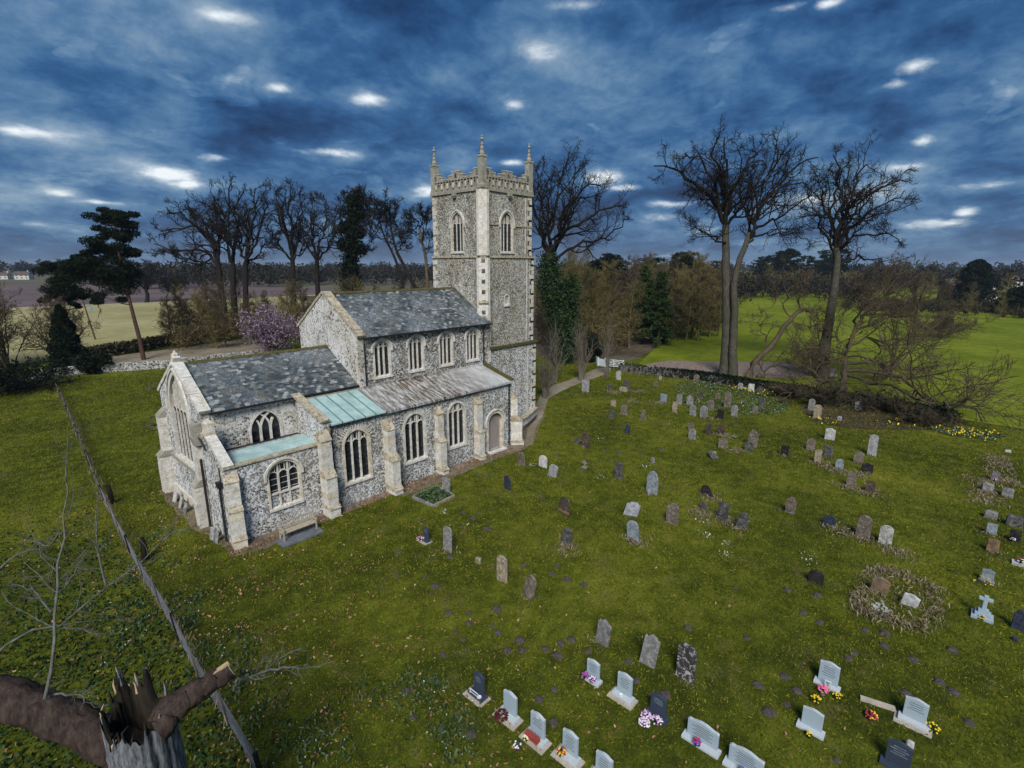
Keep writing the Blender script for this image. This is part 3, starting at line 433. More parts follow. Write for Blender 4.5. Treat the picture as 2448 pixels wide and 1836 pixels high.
# ---------------------------------------------------------------- materials
class NT:
    def __init__(s, name, rough=.9, spec=.25):
        s.m = bpy.data.materials.new(name); s.m.use_nodes = True
        s.nt = s.m.node_tree; s.n = s.nt.nodes; s.l = s.nt.links
        s.b = s.n['Principled BSDF']
        s.b.inputs['Roughness'].default_value = rough
        s.b.inputs['Specular IOR Level'].default_value = spec
        s._c = None
    def new(s, t, **k):
        n = s.n.new(t)
        for a, b in k.items(): setattr(n, a, b)
        return n
    def put(s, sock, v):
        if isinstance(v, (int, float)): sock.default_value = v
        elif isinstance(v, tuple): sock.default_value = v + (1,) if len(v) == 3 and sock.type == 'RGBA' else v
        else: s.l.new(v, sock)
    def co(s, world=False):
        if s._c is None:
            tc = s.new('ShaderNodeTexCoord')
            if world:
                g = s.new('ShaderNodeNewGeometry'); s._c = g.outputs['Position']
            else:
                oi = s.new('ShaderNodeObjectInfo')
                a = s.new('ShaderNodeVectorMath', operation='ADD')
                s.l.new(tc.outputs['Object'], a.inputs[0]); s.l.new(oi.outputs['Location'], a.inputs[1])
                s._c = a.outputs[0]
        return s._c
    def scaled(s, sc):
        m = s.new('ShaderNodeMapping'); m.inputs['Scale'].default_value = sc
        s.l.new(s.co(), m.inputs['Vector']); return m.outputs[0]
    def noise(s, scale, detail=4, rough=.6, vec=None, dist=0.0, col=False):
        n = s.new('ShaderNodeTexNoise')
        n.inputs['Scale'].default_value = scale; n.inputs['Detail'].default_value = detail
        n.inputs['Roughness'].default_value = rough; n.inputs['Distortion'].default_value = dist
        s.l.new(vec if vec is not None else s.co(), n.inputs['Vector'])
        return n.outputs['Color' if col else 'Fac']
    def vor(s, scale, feature='F1', vec=None, rand=1.0):
        n = s.new('ShaderNodeTexVoronoi', feature=feature)
        n.inputs['Scale'].default_value = scale; n.inputs['Randomness'].default_value = rand
        s.l.new(vec if vec is not None else s.co(), n.inputs['Vector'])
        return n
    def ramp(s, f, stops, const=False):
        n = s.new('ShaderNodeValToRGB'); cr = n.color_ramp
        if const: cr.interpolation = 'CONSTANT'
        while len(cr.elements) < len(stops): cr.elements.new(.5)
        for e, (p, c) in zip(cr.elements, stops):
            e.position = p
            e.color = (c, c, c, 1) if isinstance(c, (int, float)) else tuple(c) + (1,)
        s.put(n.inputs[0], f); return n.outputs[0]
    def mix(s, f, a, b, mode='MIX'):
        n = s.new('ShaderNodeMix', data_type='RGBA', blend_type=mode)
        s.put(n.inputs[0], f); s.put(n.inputs[6], a); s.put(n.inputs[7], b); return n.outputs[2]
    def math(s, op, a, b=None, clamp=False):
        n = s.new('ShaderNodeMath', operation=op, use_clamp=clamp)
        s.put(n.inputs[0], a)
        if b is not None: s.put(n.inputs[1], b)
        return n.outputs[0]
    def rnd(s):
        g = s.new('ShaderNodeNewGeometry'); oi = s.new('ShaderNodeObjectInfo')
        return s.math('FRACT', s.math('ADD', g.outputs['Random Per Island'], oi.outputs['Random']))
    def color(s, c): s.put(s.b.inputs['Base Color'], c); return s
    def bump(s, h, strength=.5, dist=.05):
        n = s.new('ShaderNodeBump'); n.inputs['Strength'].default_value = strength; n.inputs['Distance'].default_value = dist
        s.put(n.inputs['Height'], h); s.l.new(n.outputs[0], s.b.inputs['Normal']); return s
def flint(name, whites, darkshare, mortar, scale=6.0, stain=(.75, .7, .62), edge=.05, soft=.35):
    t = NT(name, .8, .3)
    w = t.mix(.06, t.co(), t.noise(3.0, 3, .6, col=True))
    v = t.vor(scale, vec=w); e = t.vor(scale, 'DISTANCE_TO_EDGE', vec=w)
    sp = t.new('ShaderNodeSeparateColor'); t.l.new(v.outputs['Color'], sp.inputs[0])
    d = darkshare
    c = t.ramp(sp.outputs[0], [(0, (.022, .025, .035)), (d * .6, (.07, .075, .09)), (d, (.18, .20, .215)), (min(d + .18, .9), (.30, .25, .18)),
                               (min(d + .26, .93), tuple(x * .75 for x in whites)), (min(d + .42, .97), whites)], True)
    v2 = t.vor(scale * 2.6, vec=w)
    sp2 = t.new('ShaderNodeSeparateColor'); t.l.new(v2.outputs['Color'], sp2.inputs[0])
    c = t.mix(.55, c, t.ramp(sp2.outputs[1], [(0, (.07, .075, .09)), (.3, (.28, .28, .27)), (.6, whites)], True), 'SOFT_LIGHT')
    mk = t.ramp(e.outputs['Distance'], [(edge * .5, 1.0), (edge * 1.6, 0.0)])
    patch = t.ramp(t.noise(.9, 4, .6), [(.42, 0.0), (.66, soft)])
    c = t.mix(patch, c, mortar)
    c = t.mix(mk, c, mortar)
    st = t.ramp(t.noise(.45, 5, .65), [(.35, stain), (.62, (1, 1, 1))])
    c = t.mix(1.0, c, st, 'MULTIPLY')
    streak = t.ramp(t.noise(1.0, 5, .65, vec=t.scaled((1.6, 1.6, .16))), [(.36, (.66, .64, .58)), (.52, (1, 1, 1))])
    c = t.mix(.8, c, streak, 'MULTIPLY')
    t.color(c).bump(e.outputs['Distance'], .6, .06)
    return t.m
def stone(name, base, var=.25, stain=(.5, .45, .36), lichen=None, rough=.9, scale=2.5):
    t = NT(name, rough, .2)
    n1 = t.noise(scale, 6, .65); n2 = t.noise(scale * 7, 4, .7)
    lo = tuple(x * (1 - var) for x in base); hi = tuple(min(.85, x * (1 + 1.3 * var)) for x in base)
    c = t.ramp(n1, [(.3, lo), (.5, base), (.7, hi)])
    c = t.mix(t.ramp(n2, [(.45, 0.0), (.75, .55)]), c, tuple(a * b for a, b in zip(base, stain)))
    if lichen: c = t.mix(t.ramp(t.noise(scale * 1.8, 5, .7, dist=.8), [(.52, 0.0), (.60, .85)]), c, lichen)
    t.color(c).bump(n2, .45, .03)
    return t.m
def plain(name, base, rough=.7, var=.2, scale=6.0, spec=.3, metal=0.0):
    t = NT(name, rough, spec)
    c = t.ramp(t.noise(scale, 4, .6), [(.3, tuple(x * (1 - var) for x in base)), (.7, tuple(min(1, x * (1 + var)) for x in base))])
    t.color(c); t.b.inputs['Metallic'].default_value = metal
    return t.m
def foliage(name, cols, rough=.9):
    t = NT(name, rough, .06)
    n = len(cols)
    t.color(t.ramp(t.rnd(), [(i / max(1, n - 1) * .98, c) for i, c in enumerate(cols)]))
    return t.m
def bark(name, a, b, moss=None, scale=1.6):
    t = NT(name, .95, .1)
    v = t.scaled((4.0, 4.0, .8))
    c = t.ramp(t.noise(scale, 6, .7, vec=v), [(.32, a), (.68, b)])
    if moss: c = t.mix(t.ramp(t.noise(.7, 4, .6), [(.48, 0.0), (.62, .75)]), c, moss)
    t.color(c).bump(t.noise(scale * 2, 5, .7, vec=v), .6, .05)
    return t.m
M = {}
M['flint_aisle'] = flint('flint_aisle', (.74, .75, .76), .36, (.58, .575, .545), 10.5)
M['flint_vestry'] = flint('flint_vestry', (.80, .81, .83), .28, (.67, .67, .65), 11.0)
M['flint_cler'] = flint('flint_clerestory', (.73, .73, .72), .42, (.50, .48, .44), 10.0)
M['flint_tower'] = flint('flint_tower', (.63, .62, .57), .32, (.49, .46, .39), 11.0, stain=(.82, .76, .66))
M['flint_pale'] = flint('flint_pale', (.78, .79, .80), .18, (.68, .68, .67), 8.6, soft=.6)
M['flint_dark'] = flint('flint_dark', (.30, .30, .30), .75, (.25, .23, .2), 8.0)
M['plaster'] = flint('plastered_flint', (.76, .76, .76), .13, (.69, .67, .63), 8.6, soft=.85)
M['ashlar'] = stone('ashlar', (.56, .49, .37), .35, (.5, .4, .26), (.68, .68, .67))
M['ashlar_pale'] = stone('ashlar_pale', (.62, .60, .55), .25, (.55, .5, .4), (.46, .37, .24))
M['ashlar_grey'] = stone('ashlar_weathered', (.33, .31, .26), .3, (.45, .42, .34), (.22, .21, .12))
M['coping'] = stone('coping', (.46, .40, .30), .3, (.45, .38, .25), (.16, .13, .05))
M['moss'] = stone('moss', (.10, .085, .025), .5, (.5, .4, .3), (.05, .045, .02), scale=5)
t = NT('slate', .65, .3)
c = t.ramp(t.rnd(), [(0, (.034, .042, .048)), (.3, (.050, .062, .068)), (.55, (.080, .096, .098)), (.82, (.125, .138, .136)), (.97, (.30, .31, .30))])
g = t.new('ShaderNodeNewGeometry'); t._c = g.outputs['Position']
c = t.mix(t.ramp(t.noise(.33, 4, .6), [(.47, 0.0), (.66, .75)]), c, t.ramp(t.noise(11, 5, .8), [(.40, (.055, .066, .075)), (.52, (.15, .17, .185)), (.62, (.60, .61, .61))]))
c = t.mix(t.ramp(t.noise(1.3, 5, .7), [(.54, 0.0), (.66, .75)]), c, t.ramp(t.noise(16, 3, .7), [(.4, (.05, .042, .028)), (.6, (.15, .125, .075))]))
t.color(c).bump(t.noise(14, 3, .6), .3, .02)
M['slate'] = t.m
t = NT('copper_green', .55, .3)
c = t.ramp(t.noise(1.2, 5, .6), [(.35, (.28, .40, .38)), (.55, (.38, .52, .49)), (.7, (.50, .61, .58))])
c = t.mix(t.ramp(t.noise(2.0, 5, .7, vec=t.scaled((1.0, .35, .35))), [(.57, 0.0), (.72, .5)]), c, (.25, .27, .22))
M['copper'] = t.color(c).m
t = NT('lead', .6, .3)
c = t.ramp(t.noise(1.0, 5, .6), [(.35, (.34, .335, .32)), (.6, (.50, .50, .48))])
tcx = t.new('ShaderNodeSeparateXYZ'); t.l.new(t.co(), tcx.inputs[0])
mx = t.ramp(t.math('DIVIDE', t.math('SUBTRACT', tcx.outputs[0], 9.0), 13.0), [(0, .62), (.22, .9), (.42, 1.0), (.62, .72), (.85, .12)])
mossf = t.math('MULTIPLY', mx, t.ramp(t.noise(2.6, 6, .75, vec=t.scaled((2.2, .32, .32))), [(.44, 0.0), (.54, 1.0)]))
M['lead'] = t.color(t.mix(mossf, c, t.ramp(t.noise(9, 4, .7), [(.3, (.055, .035, .018)), (.7, (.13, .085, .04))]))).m
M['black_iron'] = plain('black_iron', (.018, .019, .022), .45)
t = NT('leaded_glass', .18, .5)
c = t.ramp(t.vor(7.0).outputs['Color'], [(.2, (.006, .008, .012)), (.9, (.03, .035, .045))])
M['glass'] = t.color(c).m
t = NT('door_wood', .8, .2)
M['door'] = t.color(t.ramp(t.noise(2.5, 5, .7, vec=t.scaled((3, 3, .4))), [(.3, (.20, .165, .15)), (.7, (.34, .29, .265))])).m
t = NT('bench_wood', .85, .15)
M['bench'] = t.color(t.ramp(t.noise(4, 5, .7), [(.3, (.30, .26, .19)), (.7, (.46, .41, .31))])).m
M['slab_dark'] = stone('paving', (.13, .14, .16), .3)
M['white_paint'] = plain('white_paint', (.62, .66, .68), .5, .08)
# gravestones
for nm, b, st, li in (('pale', (.40, .40, .40), (.6, .6, .6), (.20, .19, .18)), ('lichen', (.42, .41, .37), (.5, .45, .4), (.62, .62, .58)),
                      ('dark', (.085, .08, .078), (.5, .5, .5), (.20, .19, .17)), ('tan', (.34, .27, .17), (.6, .5, .4), (.45, .43, .38)),
                      ('brown', (.17, .135, .10), (.5, .5, .5), (.30, .28, .24)), ('darkbrown', (.085, .06, .045), (.5, .5, .5), (.16, .14, .11)),
                      ('greyblue', (.24, .28, .31), (.6, .6, .6), (.36, .38, .38)), ('navy', (.035, .045, .075), (.6, .6, .6), (.07, .08, .11)),
                      ('grey', (.24, .235, .225), (.5, .5, .45), (.38, .37, .34)), ('black', (.025, .022, .022), (.5, .5, .5), (.06, .055, .05)),
                      ('white', (.60, .60, .58), (.7, .65, .6), (.45, .43, .40)), ('purple', (.17, .14, .16), (.6, .6, .6), (.28, .26, .27)),
                      ('orange', (.20, .14, .09), (.5, .5, .5), (.32, .17, .06)), ('rust', (.22, .17, .12), (.6, .5, .4), (.34, .18, .07))):
    M[nm] = stone('headstone_' + nm, tuple(q * .78 for q in b), .5, tuple(q * .7 for q in st), tuple(q * .9 for q in li), .85, 3.4)
M['blotch'] = stone('headstone_blotch', (.05, .045, .042), .3, (.5, .5, .5), (.50, .50, .48), .9, 3.4)
M['granite'] = stone('granite_pale', (.36, .44, .49), .1, (.75, .78, .8), None, .35, 30)
M['granite_top'] = stone('granite_sawn', (.50, .54, .56), .1, (.8, .8, .8), None, .7, 20)
M['granite_dark'] = stone('granite_dark', (.045, .058, .085), .15, (.7, .7, .7), None, .3, 30)
M['concrete'] = stone('concrete', (.42, .37, .30), .2, (.6, .55, .5), None)
M['engraved'] = plain('engraving', (.10, .12, .14), .6)
M['earth'] = stone('earth', (.075, .062, .055), .4, (.5, .45, .4), None, 1.0, 9)
M['terracotta'] = plain('terracotta', (.28, .05, .035), .7)
# plants
M['bark_dark'] = bark('bark_dark', (.008, .007, .006), (.030, .025, .021))
M['bark_grey'] = bark('bark_grey', (.018, .016, .012), (.115, .105, .082), (.05, .048, .026), 2.4)
M['bark_brown'] = bark('bark_brown', (.045, .034, .021), (.13, .10, .062))
M['bark_olive'] = bark('bark_olive', (.080, .068, .025), (.21, .175, .07))
M['bark_pine'] = bark('bark_pine', (.030, .018, .014), (.10, .055, .040))
M['bark_pale'] = bark('bark_pale', (.06, .06, .05), (.18, .18, .15))
M['wood_bare'] = bark('wood_bare', (.012, .012, .014), (.27, .28, .295), scale=3.0)
M['wood_limb'] = bark('wood_limb', (.020, .014, .012), (.085, .060, .048), scale=2.4)
M['wood_rot'] = bark('wood_rot', (.008, .007, .006), (.04, .032, .022))
M['wood_cut'] = plain('wood_cut', (.40, .30, .17), .9)
M['leaf_dark'] = foliage('leaf_dark', [(.004, .007, .004), (.008, .014, .007), (.018, .028, .011)])
M['leaf_ivy'] = foliage('leaf_ivy', [(.008, .018, .008), (.020, .042, .014), (.045, .075, .025)])
M['leaf_conifer'] = foliage('leaf_conifer', [(.015, .032, .012), (.04, .07, .02), (.075, .10, .03)])
M['leaf_far'] = foliage('leaf_far', [(.010, .011, .009), (.022, .020, .015), (.050, .042, .028)])
M['leaf_hedge'] = foliage('leaf_hedge', [(.018, .016, .012), (.04, .036, .022), (.075, .062, .03)])
M['twig_hedge'] = foliage('twig_hedge', [(.035, .027, .013), (.09, .070, .032), (.16, .125, .055)])
M['petal_pink'] = foliage('petal_pink', [(.16, .10, .15), (.30, .21, .31), (.50, .40, .52)])
M['straw'] = foliage('straw', [(.11, .085, .055), (.21, .165, .11), (.33, .27, .19)])
M['leaf_litter'] = foliage('leaf_litter', [(.10, .045, .02), (.22, .11, .05), (.42, .27, .16)])
M['snowdrop'] = foliage('snowdrop', [(.28, .36, .30), (.42, .50, .44), (.62, .68, .63)])
M['snow_leaf'] = foliage('snow_leaf', [(.022, .042, .016), (.05, .080, .032), (.10, .14, .07)])
M['grass'] = foliage('grass_blade', [(.022, .029, .006), (.060, .070, .009), (.125, .132, .014), (.23, .22, .034)])
t = NT('grass_blade', .95, .05); t.co(True)
f_ = t.math('ADD', t.math('MULTIPLY', t.rnd(), .50), t.math('ADD', t.math('MULTIPLY', t.noise(.16, 4, .6), .55), t.math('MULTIPLY', t.noise(1.3, 4, .65), .45)))
c = t.ramp(f_, [(.45, (.013, .020, .003)), (.62, (.046, .059, .005)), (.79, (.112, .126, .009)), (.97, (.25, .235, .026))])
c = t.mix(t.ramp(t.noise(.55, 5, .7), [(.56, 0.0), (.70, .7)]), c, t.ramp(t.rnd(), [(0, (.045, .038, .012)), (.9, (.19, .15, .06))]))
M['grass'] = t.color(c).m
M['wire'] = plain('wire', (.19, .20, .22), .6, .2, 3.0)
for nm, cc in (('pink', [(.75, .08, .22), (.85, .25, .40)]), ('yellow', [(.65, .45, .02), (.85, .65, .05)]), ('purple_f', [(.18, .04, .25), (.5, .12, .4)]),
               ('white_f', [(.7, .62, .7), (.85, .82, .85)]), ('blue_f', [(.06, .07, .45), (.2, .15, .6)]), ('red_f', [(.35, .02, .06), (.6, .05, .12)]),
               ('lilac_f', [(.35, .04, .25), (.75, .6, .75), (.85, .8, .85)]), ('cream_f', [(.75, .68, .4), (.85, .8, .6)]), ('dark_f', [(.05, .01, .012), (.12, .03, .03)])):
    M[nm] = foliage('petal_' + nm, cc)

# ================================================================ ground, fields, paths
def in_poly(X, Y, poly):
    c = np.zeros(X.shape, bool); n = len(poly); j = n - 1
    for i in range(n):
        xi, yi = poly[i]; xj, yj = poly[j]
        if yi != yj:
            c ^= ((yi > Y) != (yj > Y)) & (X < (xj - xi) * (Y - yi) / (yj - yi) + xi)
        j = i
    return c
def sheet(name, poly, z, m):
    P = [Vector((x, y, z)) for x, y in poly]
    me = bpy.data.meshes.new(name)
    me.from_pydata([tuple(p) for p in P], [], [tuple(t) for t in tessellate_polygon([P])])
    bm = bmesh.new(); bm.from_mesh(me)
    for f in bm.faces:
        f.normal_update()
        if f.normal.z < 0: f.normal_flip()
    bm.to_mesh(me); bm.free()
    return tag(link(name, me, None, m), kind='structure')
def grassmat(name, cols, sc=1.0, bmp=.5):
    t = NT(name, .95, .1); t.co(True)
    fine = t.noise(9 * sc, 6, .75); midn = t.noise(1.1 * sc, 5, .65); bigc = t.noise(.11 * sc, 4, .6)
    f = t.math('ADD', t.math('MULTIPLY', t.math('ADD', t.math('MULTIPLY', fine, .5), t.math('MULTIPLY', t.noise(26 * sc, 3, .7), .5)), .44), t.math('ADD', t.math('MULTIPLY', midn, .26), t.math('MULTIPLY', bigc, .30)))
    c = t.ramp(f, [(.38, cols[0]), (.47, cols[1]), (.53, cols[2]), (.61, cols[3])])
    if name == 'lawn': c = t.mix(t.ramp(t.noise(.55, 5, .7), [(.56, 0.0), (.70, .7)]), c, t.ramp(fine, [(.35, (.03, .024, .010)), (.65, (.15, .12, .055))]))
    t.color(c)
    t.bump(fine, bmp, .12)
    return t.m
M['lawn'] = grassmat('lawn', [(.013, .020, .003), (.048, .060, .005), (.105, .119, .009), (.21, .20, .026)])
M['field_green'] = grassmat('field_green', [(.060, .085, .005), (.105, .135, .007), (.16, .19, .011), (.25, .255, .028)], .45, .4)
M['field_stubble'] = grassmat('field_stubble', [(.20, .18, .075), (.28, .25, .11), (.35, .31, .15), (.43, .385, .21)], .4, .3)
M['field_plough'] = grassmat('field_plough', [(.075, .055, .055), (.11, .08, .078), (.14, .105, .10), (.18, .14, .13)], .3, .3)
M['woodfloor'] = grassmat('woodfloor', [(.035, .028, .018), (.075, .058, .038), (.12, .095, .062), (.19, .155, .11)], 1.0)
M['gravel'] = grassmat('gravel', [(.13, .105, .07), (.21, .17, .115), (.28, .235, .165), (.36, .31, .23)], 1.3)
M['dirt'] = grassmat('dirt', [(.075, .055, .038), (.15, .115, .08), (.22, .175, .13), (.32, .27, .21)], 1.6)
M['ivyfloor'] = grassmat('ivyfloor', [(.006, .010, .005), (.016, .026, .009), (.036, .045, .016), (.09, .075, .035)], 1.4)
gr = [(4500 * math.cos(2 * math.pi * k / 48), 4500 * math.sin(2 * math.pi * k / 48)) for k in range(48)]
sheet('ground', gr, 0.0, M['lawn'])
CAMXY = np.array(CAM_POS[:2])
sheet('green_field', [(59, -2), (62, 3), (80, 9), (118, 22), (200, 60), (520, 130), (420, 40), (330, -24), (262, -24), (232, -48), (190, -150), (70, -150), (58, -60), (57, -38)], .02, M['field_green'])
sheet('far_meadow', [(300, -62), (420, -40), (560, -60), (560, -140), (420, -130), (300, -100)], .03, plain('meadow_pale', (.26, .27, .14), .9))
sheet('stubble_field', [(-60, 78), (-120, 228), (44, 206), (100, 206), (85, 140), (50, 98), (28, 82), (16, 80), (6, 72)], .02, M['field_stubble'])
sheet('ploughed_field', [(-140, 232), (-260, 430), (-40, 520), (150, 420), (150, 214), (44, 212)], .03, M['field_plough'])
sheet('far_farmland', [(-420, 250), (-1600, 2600), (2600, 2600), (1500, 500), (330, 225), (150, 206), (44, 205), (-120, 227)], .012, plain('farmland', (.10, .088, .05), .95, .3, .01))
sheet('field_margin', [(-140, 227), (-140, 232), (44, 212), (150, 214), (150, 206), (44, 206)], .025, plain('margin', (.34, .29, .17), .95))
sheet('wood_floor', [(58, 6), (60, 14), (48, 24), (40, 40), (44, 80), (40, 120), (110, 200), (200, 140), (130, 50), (86, 10), (64, 5)], .015, M['woodfloor'])
sheet('leafy_bank', BARE, .03, plain('leafy_bank', (.21, .155, .125), 1.0, .35, 1.5))
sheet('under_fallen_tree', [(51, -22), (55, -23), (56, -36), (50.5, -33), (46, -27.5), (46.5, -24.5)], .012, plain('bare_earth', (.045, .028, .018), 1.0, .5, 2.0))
sheet('churchyard_path', PATH + PATH_R[::-1], .012, M['gravel'])
sheet('farm_track', TRACK1 + TRACK2[::-1], .03, M['gravel'])
# trodden earth along the church foot
sheet('earth_strip', [(-.9, -8.2), (.7, -8.7), (3.0, -8.3), (5.4, -8.2), (9.0, -8.0), (9.6, -8.9), (13.6, -8.9), (17.5, -8.7), (21.6, -8.9), (24, -8.0), (27, -5.9), (30.4, -4.0), (30.4, -2), (22, -3), (22, -6.5), (0, -6.5), (0, 4.3), (-.8, 4.35), (-1.25, 3.9), (-1.1, 2.9), (-1.35, 1.7), (-1.2, .4), (-1.4, -.7), (-1.15, -1.8), (-1.3, -3.1), (-1.2, -4.2), (-.85, -4.9), (-1.0, -6.0), (-.8, -7.0)], .008, M['dirt'])

# ================================================================ the church
church = empty('church', (0, 0, 0))
tag(church, 'medieval flint church with square pinnacled tower, slate roofs and pale stone windows', 'church')
XE, XN, XT, XA, XJ, XAW = -.25, 9.61, 22.17, 5.16, 9.44, 21.64
WC, WN, YA, YV = 3.72, 4.13, -7.32, -7.05
ZCE, ZCR, ZNE, ZNR, ZAB, ZAT, ZV = 6.85, 9.0, 10.15, 12.8, 5.55, 6.5, 4.36
def arch(c, w, spring, rise, kind, n=9):
    """from left springing over to the right springing"""
    a = w / 2; out = []
    if kind == 'pointed':
        rad = (a * a + rise * rise) / (2 * a)
        th = math.asin(min(1, rise / rad))
        if rad < a: th = math.pi - th
        L = [(-a + rad - rad * math.cos(th * i / n), rad * math.sin(th * i / n)) for i in range(n + 1)]
        out = L + [(-u, z) for u, z in reversed(L[:-1])]
    else:
        for i in range(2 * n + 1):
            s_ = -1 + i / n
            u = math.copysign(abs(s_) ** .75, s_)
            z = rise * ((1 - abs(u) ** 2.5) ** .62 * .86 + .14 * (1 - abs(u)))
            out.append((u * a, z))
    return [(c + u, spring + z) for u, z in out]
def arch_h(ar, u):
    for (u0, z0), (u1, z1) in zip(ar, ar[1:]):
        if u0 <= u <= u1 and u1 > u0: return z0 + (z1 - z0) * (u - u0) / (u1 - u0)
    return ar[0][1]
def opening(c, w, sill, spring, rise, kind):
    return [(c - w / 2, sill)] + arch(c, w, spring, rise, kind) + [(c + w / 2, sill)]
def wall(name, fr, outline, holes, m, depth=.45, parent=church):
    loops = [outline] + holes
    F0 = [[fr.p(u, z) for u, z in lp] for lp in loops]
    tri = tessellate_polygon([[Vector((u, z, 0)) for u, z in lp] for lp in loops])
    flat = [p for lp in F0 for p in lp]; n = len(flat)
    mb = MB()
    fs = [tuple(t) for t in tri] + [tuple(i + n for i in reversed(t)) for t in tri]
    o = 0
    for lp in F0:
        k = len(lp)
        fs += [(o + i, o + (i + 1) % k, o + (i + 1) % k + n, o + i + n) for i in range(k)]
        o += k
    mb.add(flat + [p - fr.n * depth for p in flat], fs)
    return mb.build(name, m, parent)
def window(fr, c, w, sill, spring, rise, kind, nl, m='ashlar', hood=False, name='window', style='perp', fw=.15, pane=True, transom=None, md=(-.24, -.06), mw=.085):
    op = opening(c, w, sill, spring, rise, kind)
    ar = arch(c, w, spring, rise, kind)
    mb = MB()
    wide = [(c + (u - c) * (1 + fw / w), z if i in (0, len(op) - 1) else spring + (z - spring) * (1 + .5 * fw / max(rise, .1)) + (0.0)) for i, (u, z) in enumerate(op)]
    mb.ribbon(fr, wide, fw, -.30, .035)
    root = mb.build(name, M[m], church)
    MB().prism([fr.p(c - w / 2 - fw, sill - .16, .0), fr.p(c - w / 2 - fw, sill - .16, .10), fr.p(c - w / 2 - fw, sill - .02, .09), fr.p(c - w / 2 - fw, sill + .05, -.26), fr.p(c - w / 2 - fw, sill - .16, -.26)],
               fr.u * (w + 2 * fw)).build('sill', M['ashlar_pale'], root)
    if hood:
        h = MB(); hw = arch(c, w + fw * 2 + .16, spring, rise + fw + .06, kind)
        h.ribbon(fr, [(hw[0][0], spring - .25)] + hw + [(hw[-1][0], spring - .25)], .12, .0, .11)
        h.build('hood_mould', M['ashlar_pale'], root)
    lw = w / nl
    if style == 'perp':
        for k in range(1, nl):
            u = c - w / 2 + lw * k
            MB().ribbon(fr, [(u, sill), (u, arch_h(ar, u) - .01)], mw, md[0], md[1]).build('mullion', M['ashlar_pale'], root)
        tr = MB()
        for k in range(nl):
            u0 = c - w / 2 + lw * k
            hd = arch(u0 + lw / 2, lw, spring - .12, lw * .55, 'pointed', 4)
            hd = [(u, min(z, arch_h(ar, u) - .02)) for u, z in hd]
            tr.ribbon(fr, hd, .05 if w > 1.5 else .035, md[0] + .02, md[1] - .02)
            for q in (.5,) if style != 'perp' else (.27, .73):
                u = u0 + lw * q
                zt = arch_h(ar, u) - .01
                z0 = arch_h(hd, u)
                if zt > z0 + .06:
                    tr.ribbon(fr, [(u, z0), (u, zt)], .04 if w > 1.5 else .026, -.19, -.12)
                    if zt - z0 > .3:
                        hh = arch(u, lw * .46, zt - .17, .11, 'pointed', 3)
                        tr.ribbon(fr, [(a_, min(b_, arch_h(ar, a_) - .01)) for a_, b_ in hh], .03 if w > 1.5 else .02, -.18, -.12)
        tr.build('tracery', M['ashlar_pale'], root)
    elif style == 'inter':
        a = w / 2; rad = (a * a + rise * rise) / (2 * a)
        tr = MB()
        for k in range(1, nl):
            u = c - w / 2 + lw * k
            MB().ribbon(fr, [(u, sill), (u, spring)], .11, -.24, -.04).build('mullion', M['ashlar_pale'], root)
            for sg in (1, -1):
                pts = []
                for i in range(13):
                    th = i / 12 * math.pi * .55
                    uu = u + sg * (rad - rad * math.cos(th)); z = spring + rad * math.sin(th)
                    if abs(uu - c) > a or z > arch_h(ar, uu) - .01: break
                    pts.append((uu, z))
                if len(pts) > 1: tr.ribbon(fr, pts, .10, -.24 + .004 * (sg + k), -.04 + .004 * (sg + k))
        tr.build('tracery', M['ashlar_pale'], root)
    if pane:
        for k in range(nl):
            u0 = c - w / 2 + lw * k
            us = [u0 + lw * i / 4 for i in range(5)]
            ring = [fr.p(us[0], sill, -.2)] + [fr.p(us[-1], sill, -.2)] + [fr.p(u, max(arch_h(ar, u), sill + .1), -.2) for u in reversed(us)]
            MB().prism(ring, fr.n * -.02).build('pane', M['glass'], root)
    sb = MB(); z = sill + .3
    while z < spring:
        sb.ribbon(fr, [(c - w / 2, z), (c + w / 2, z)], .022, -.195, -.17); z += .34
    if transom: sb.ribbon(fr, [(c - w / 2, transom), (c + w / 2, transom)], .1, -.24, -.05)
    sb.build('saddle_bar', M['ashlar_pale'] if transom else M['black_iron'], root)
    return root
S = lambda y, x0=0: Frame((x0, y, 0), (1, 0, 0), (0, -1, 0))     # south facing wall, u = x
E_ = lambda x: Frame((x, 0, 0), (0, 1, 0), (-1, 0, 0))           # east facing wall, u = y

# ---- chancel
frC = S(-WC)
wall('chancel_wall', frC, [(XE + .5, 0), (XN, 0), (XN, ZCE), (XE + .5, ZCE)], [opening(3.28, 1.78, 4.12, 5.0, 1.15, 'pointed')], M['plaster'])
window(frC, 3.28, 1.78, 4.12, 5.0, 1.15, 'pointed', 3, 'ashlar_pale', style='inter', fw=.12)
frE = E_(XE)
gab = [(-WC - .05, 0), (WC + .05, 0), (WC + .05, ZCE + .05), (0, ZCR + .12), (-WC - .05, ZCE + .05)]
wall('east_gable', frE, gab, [opening(0, 3.3, 2.95, 6.0, 2.45, 'pointed')], M['flint_pale'], .5)
window(frE, 0, 3.3, 2.95, 6.0, 2.45, 'pointed', 5, 'ashlar_pale', hood=True, name='east_window', fw=.28, md=(-.19, -.10))
wall('north_wall', Frame((0, WC, 0), (1, 0, 0), (0, 1, 0)), [(XE + .5, 0), (XN, 0), (XN, ZCE), (XE + .5, ZCE)], [], M['flint_pale'])
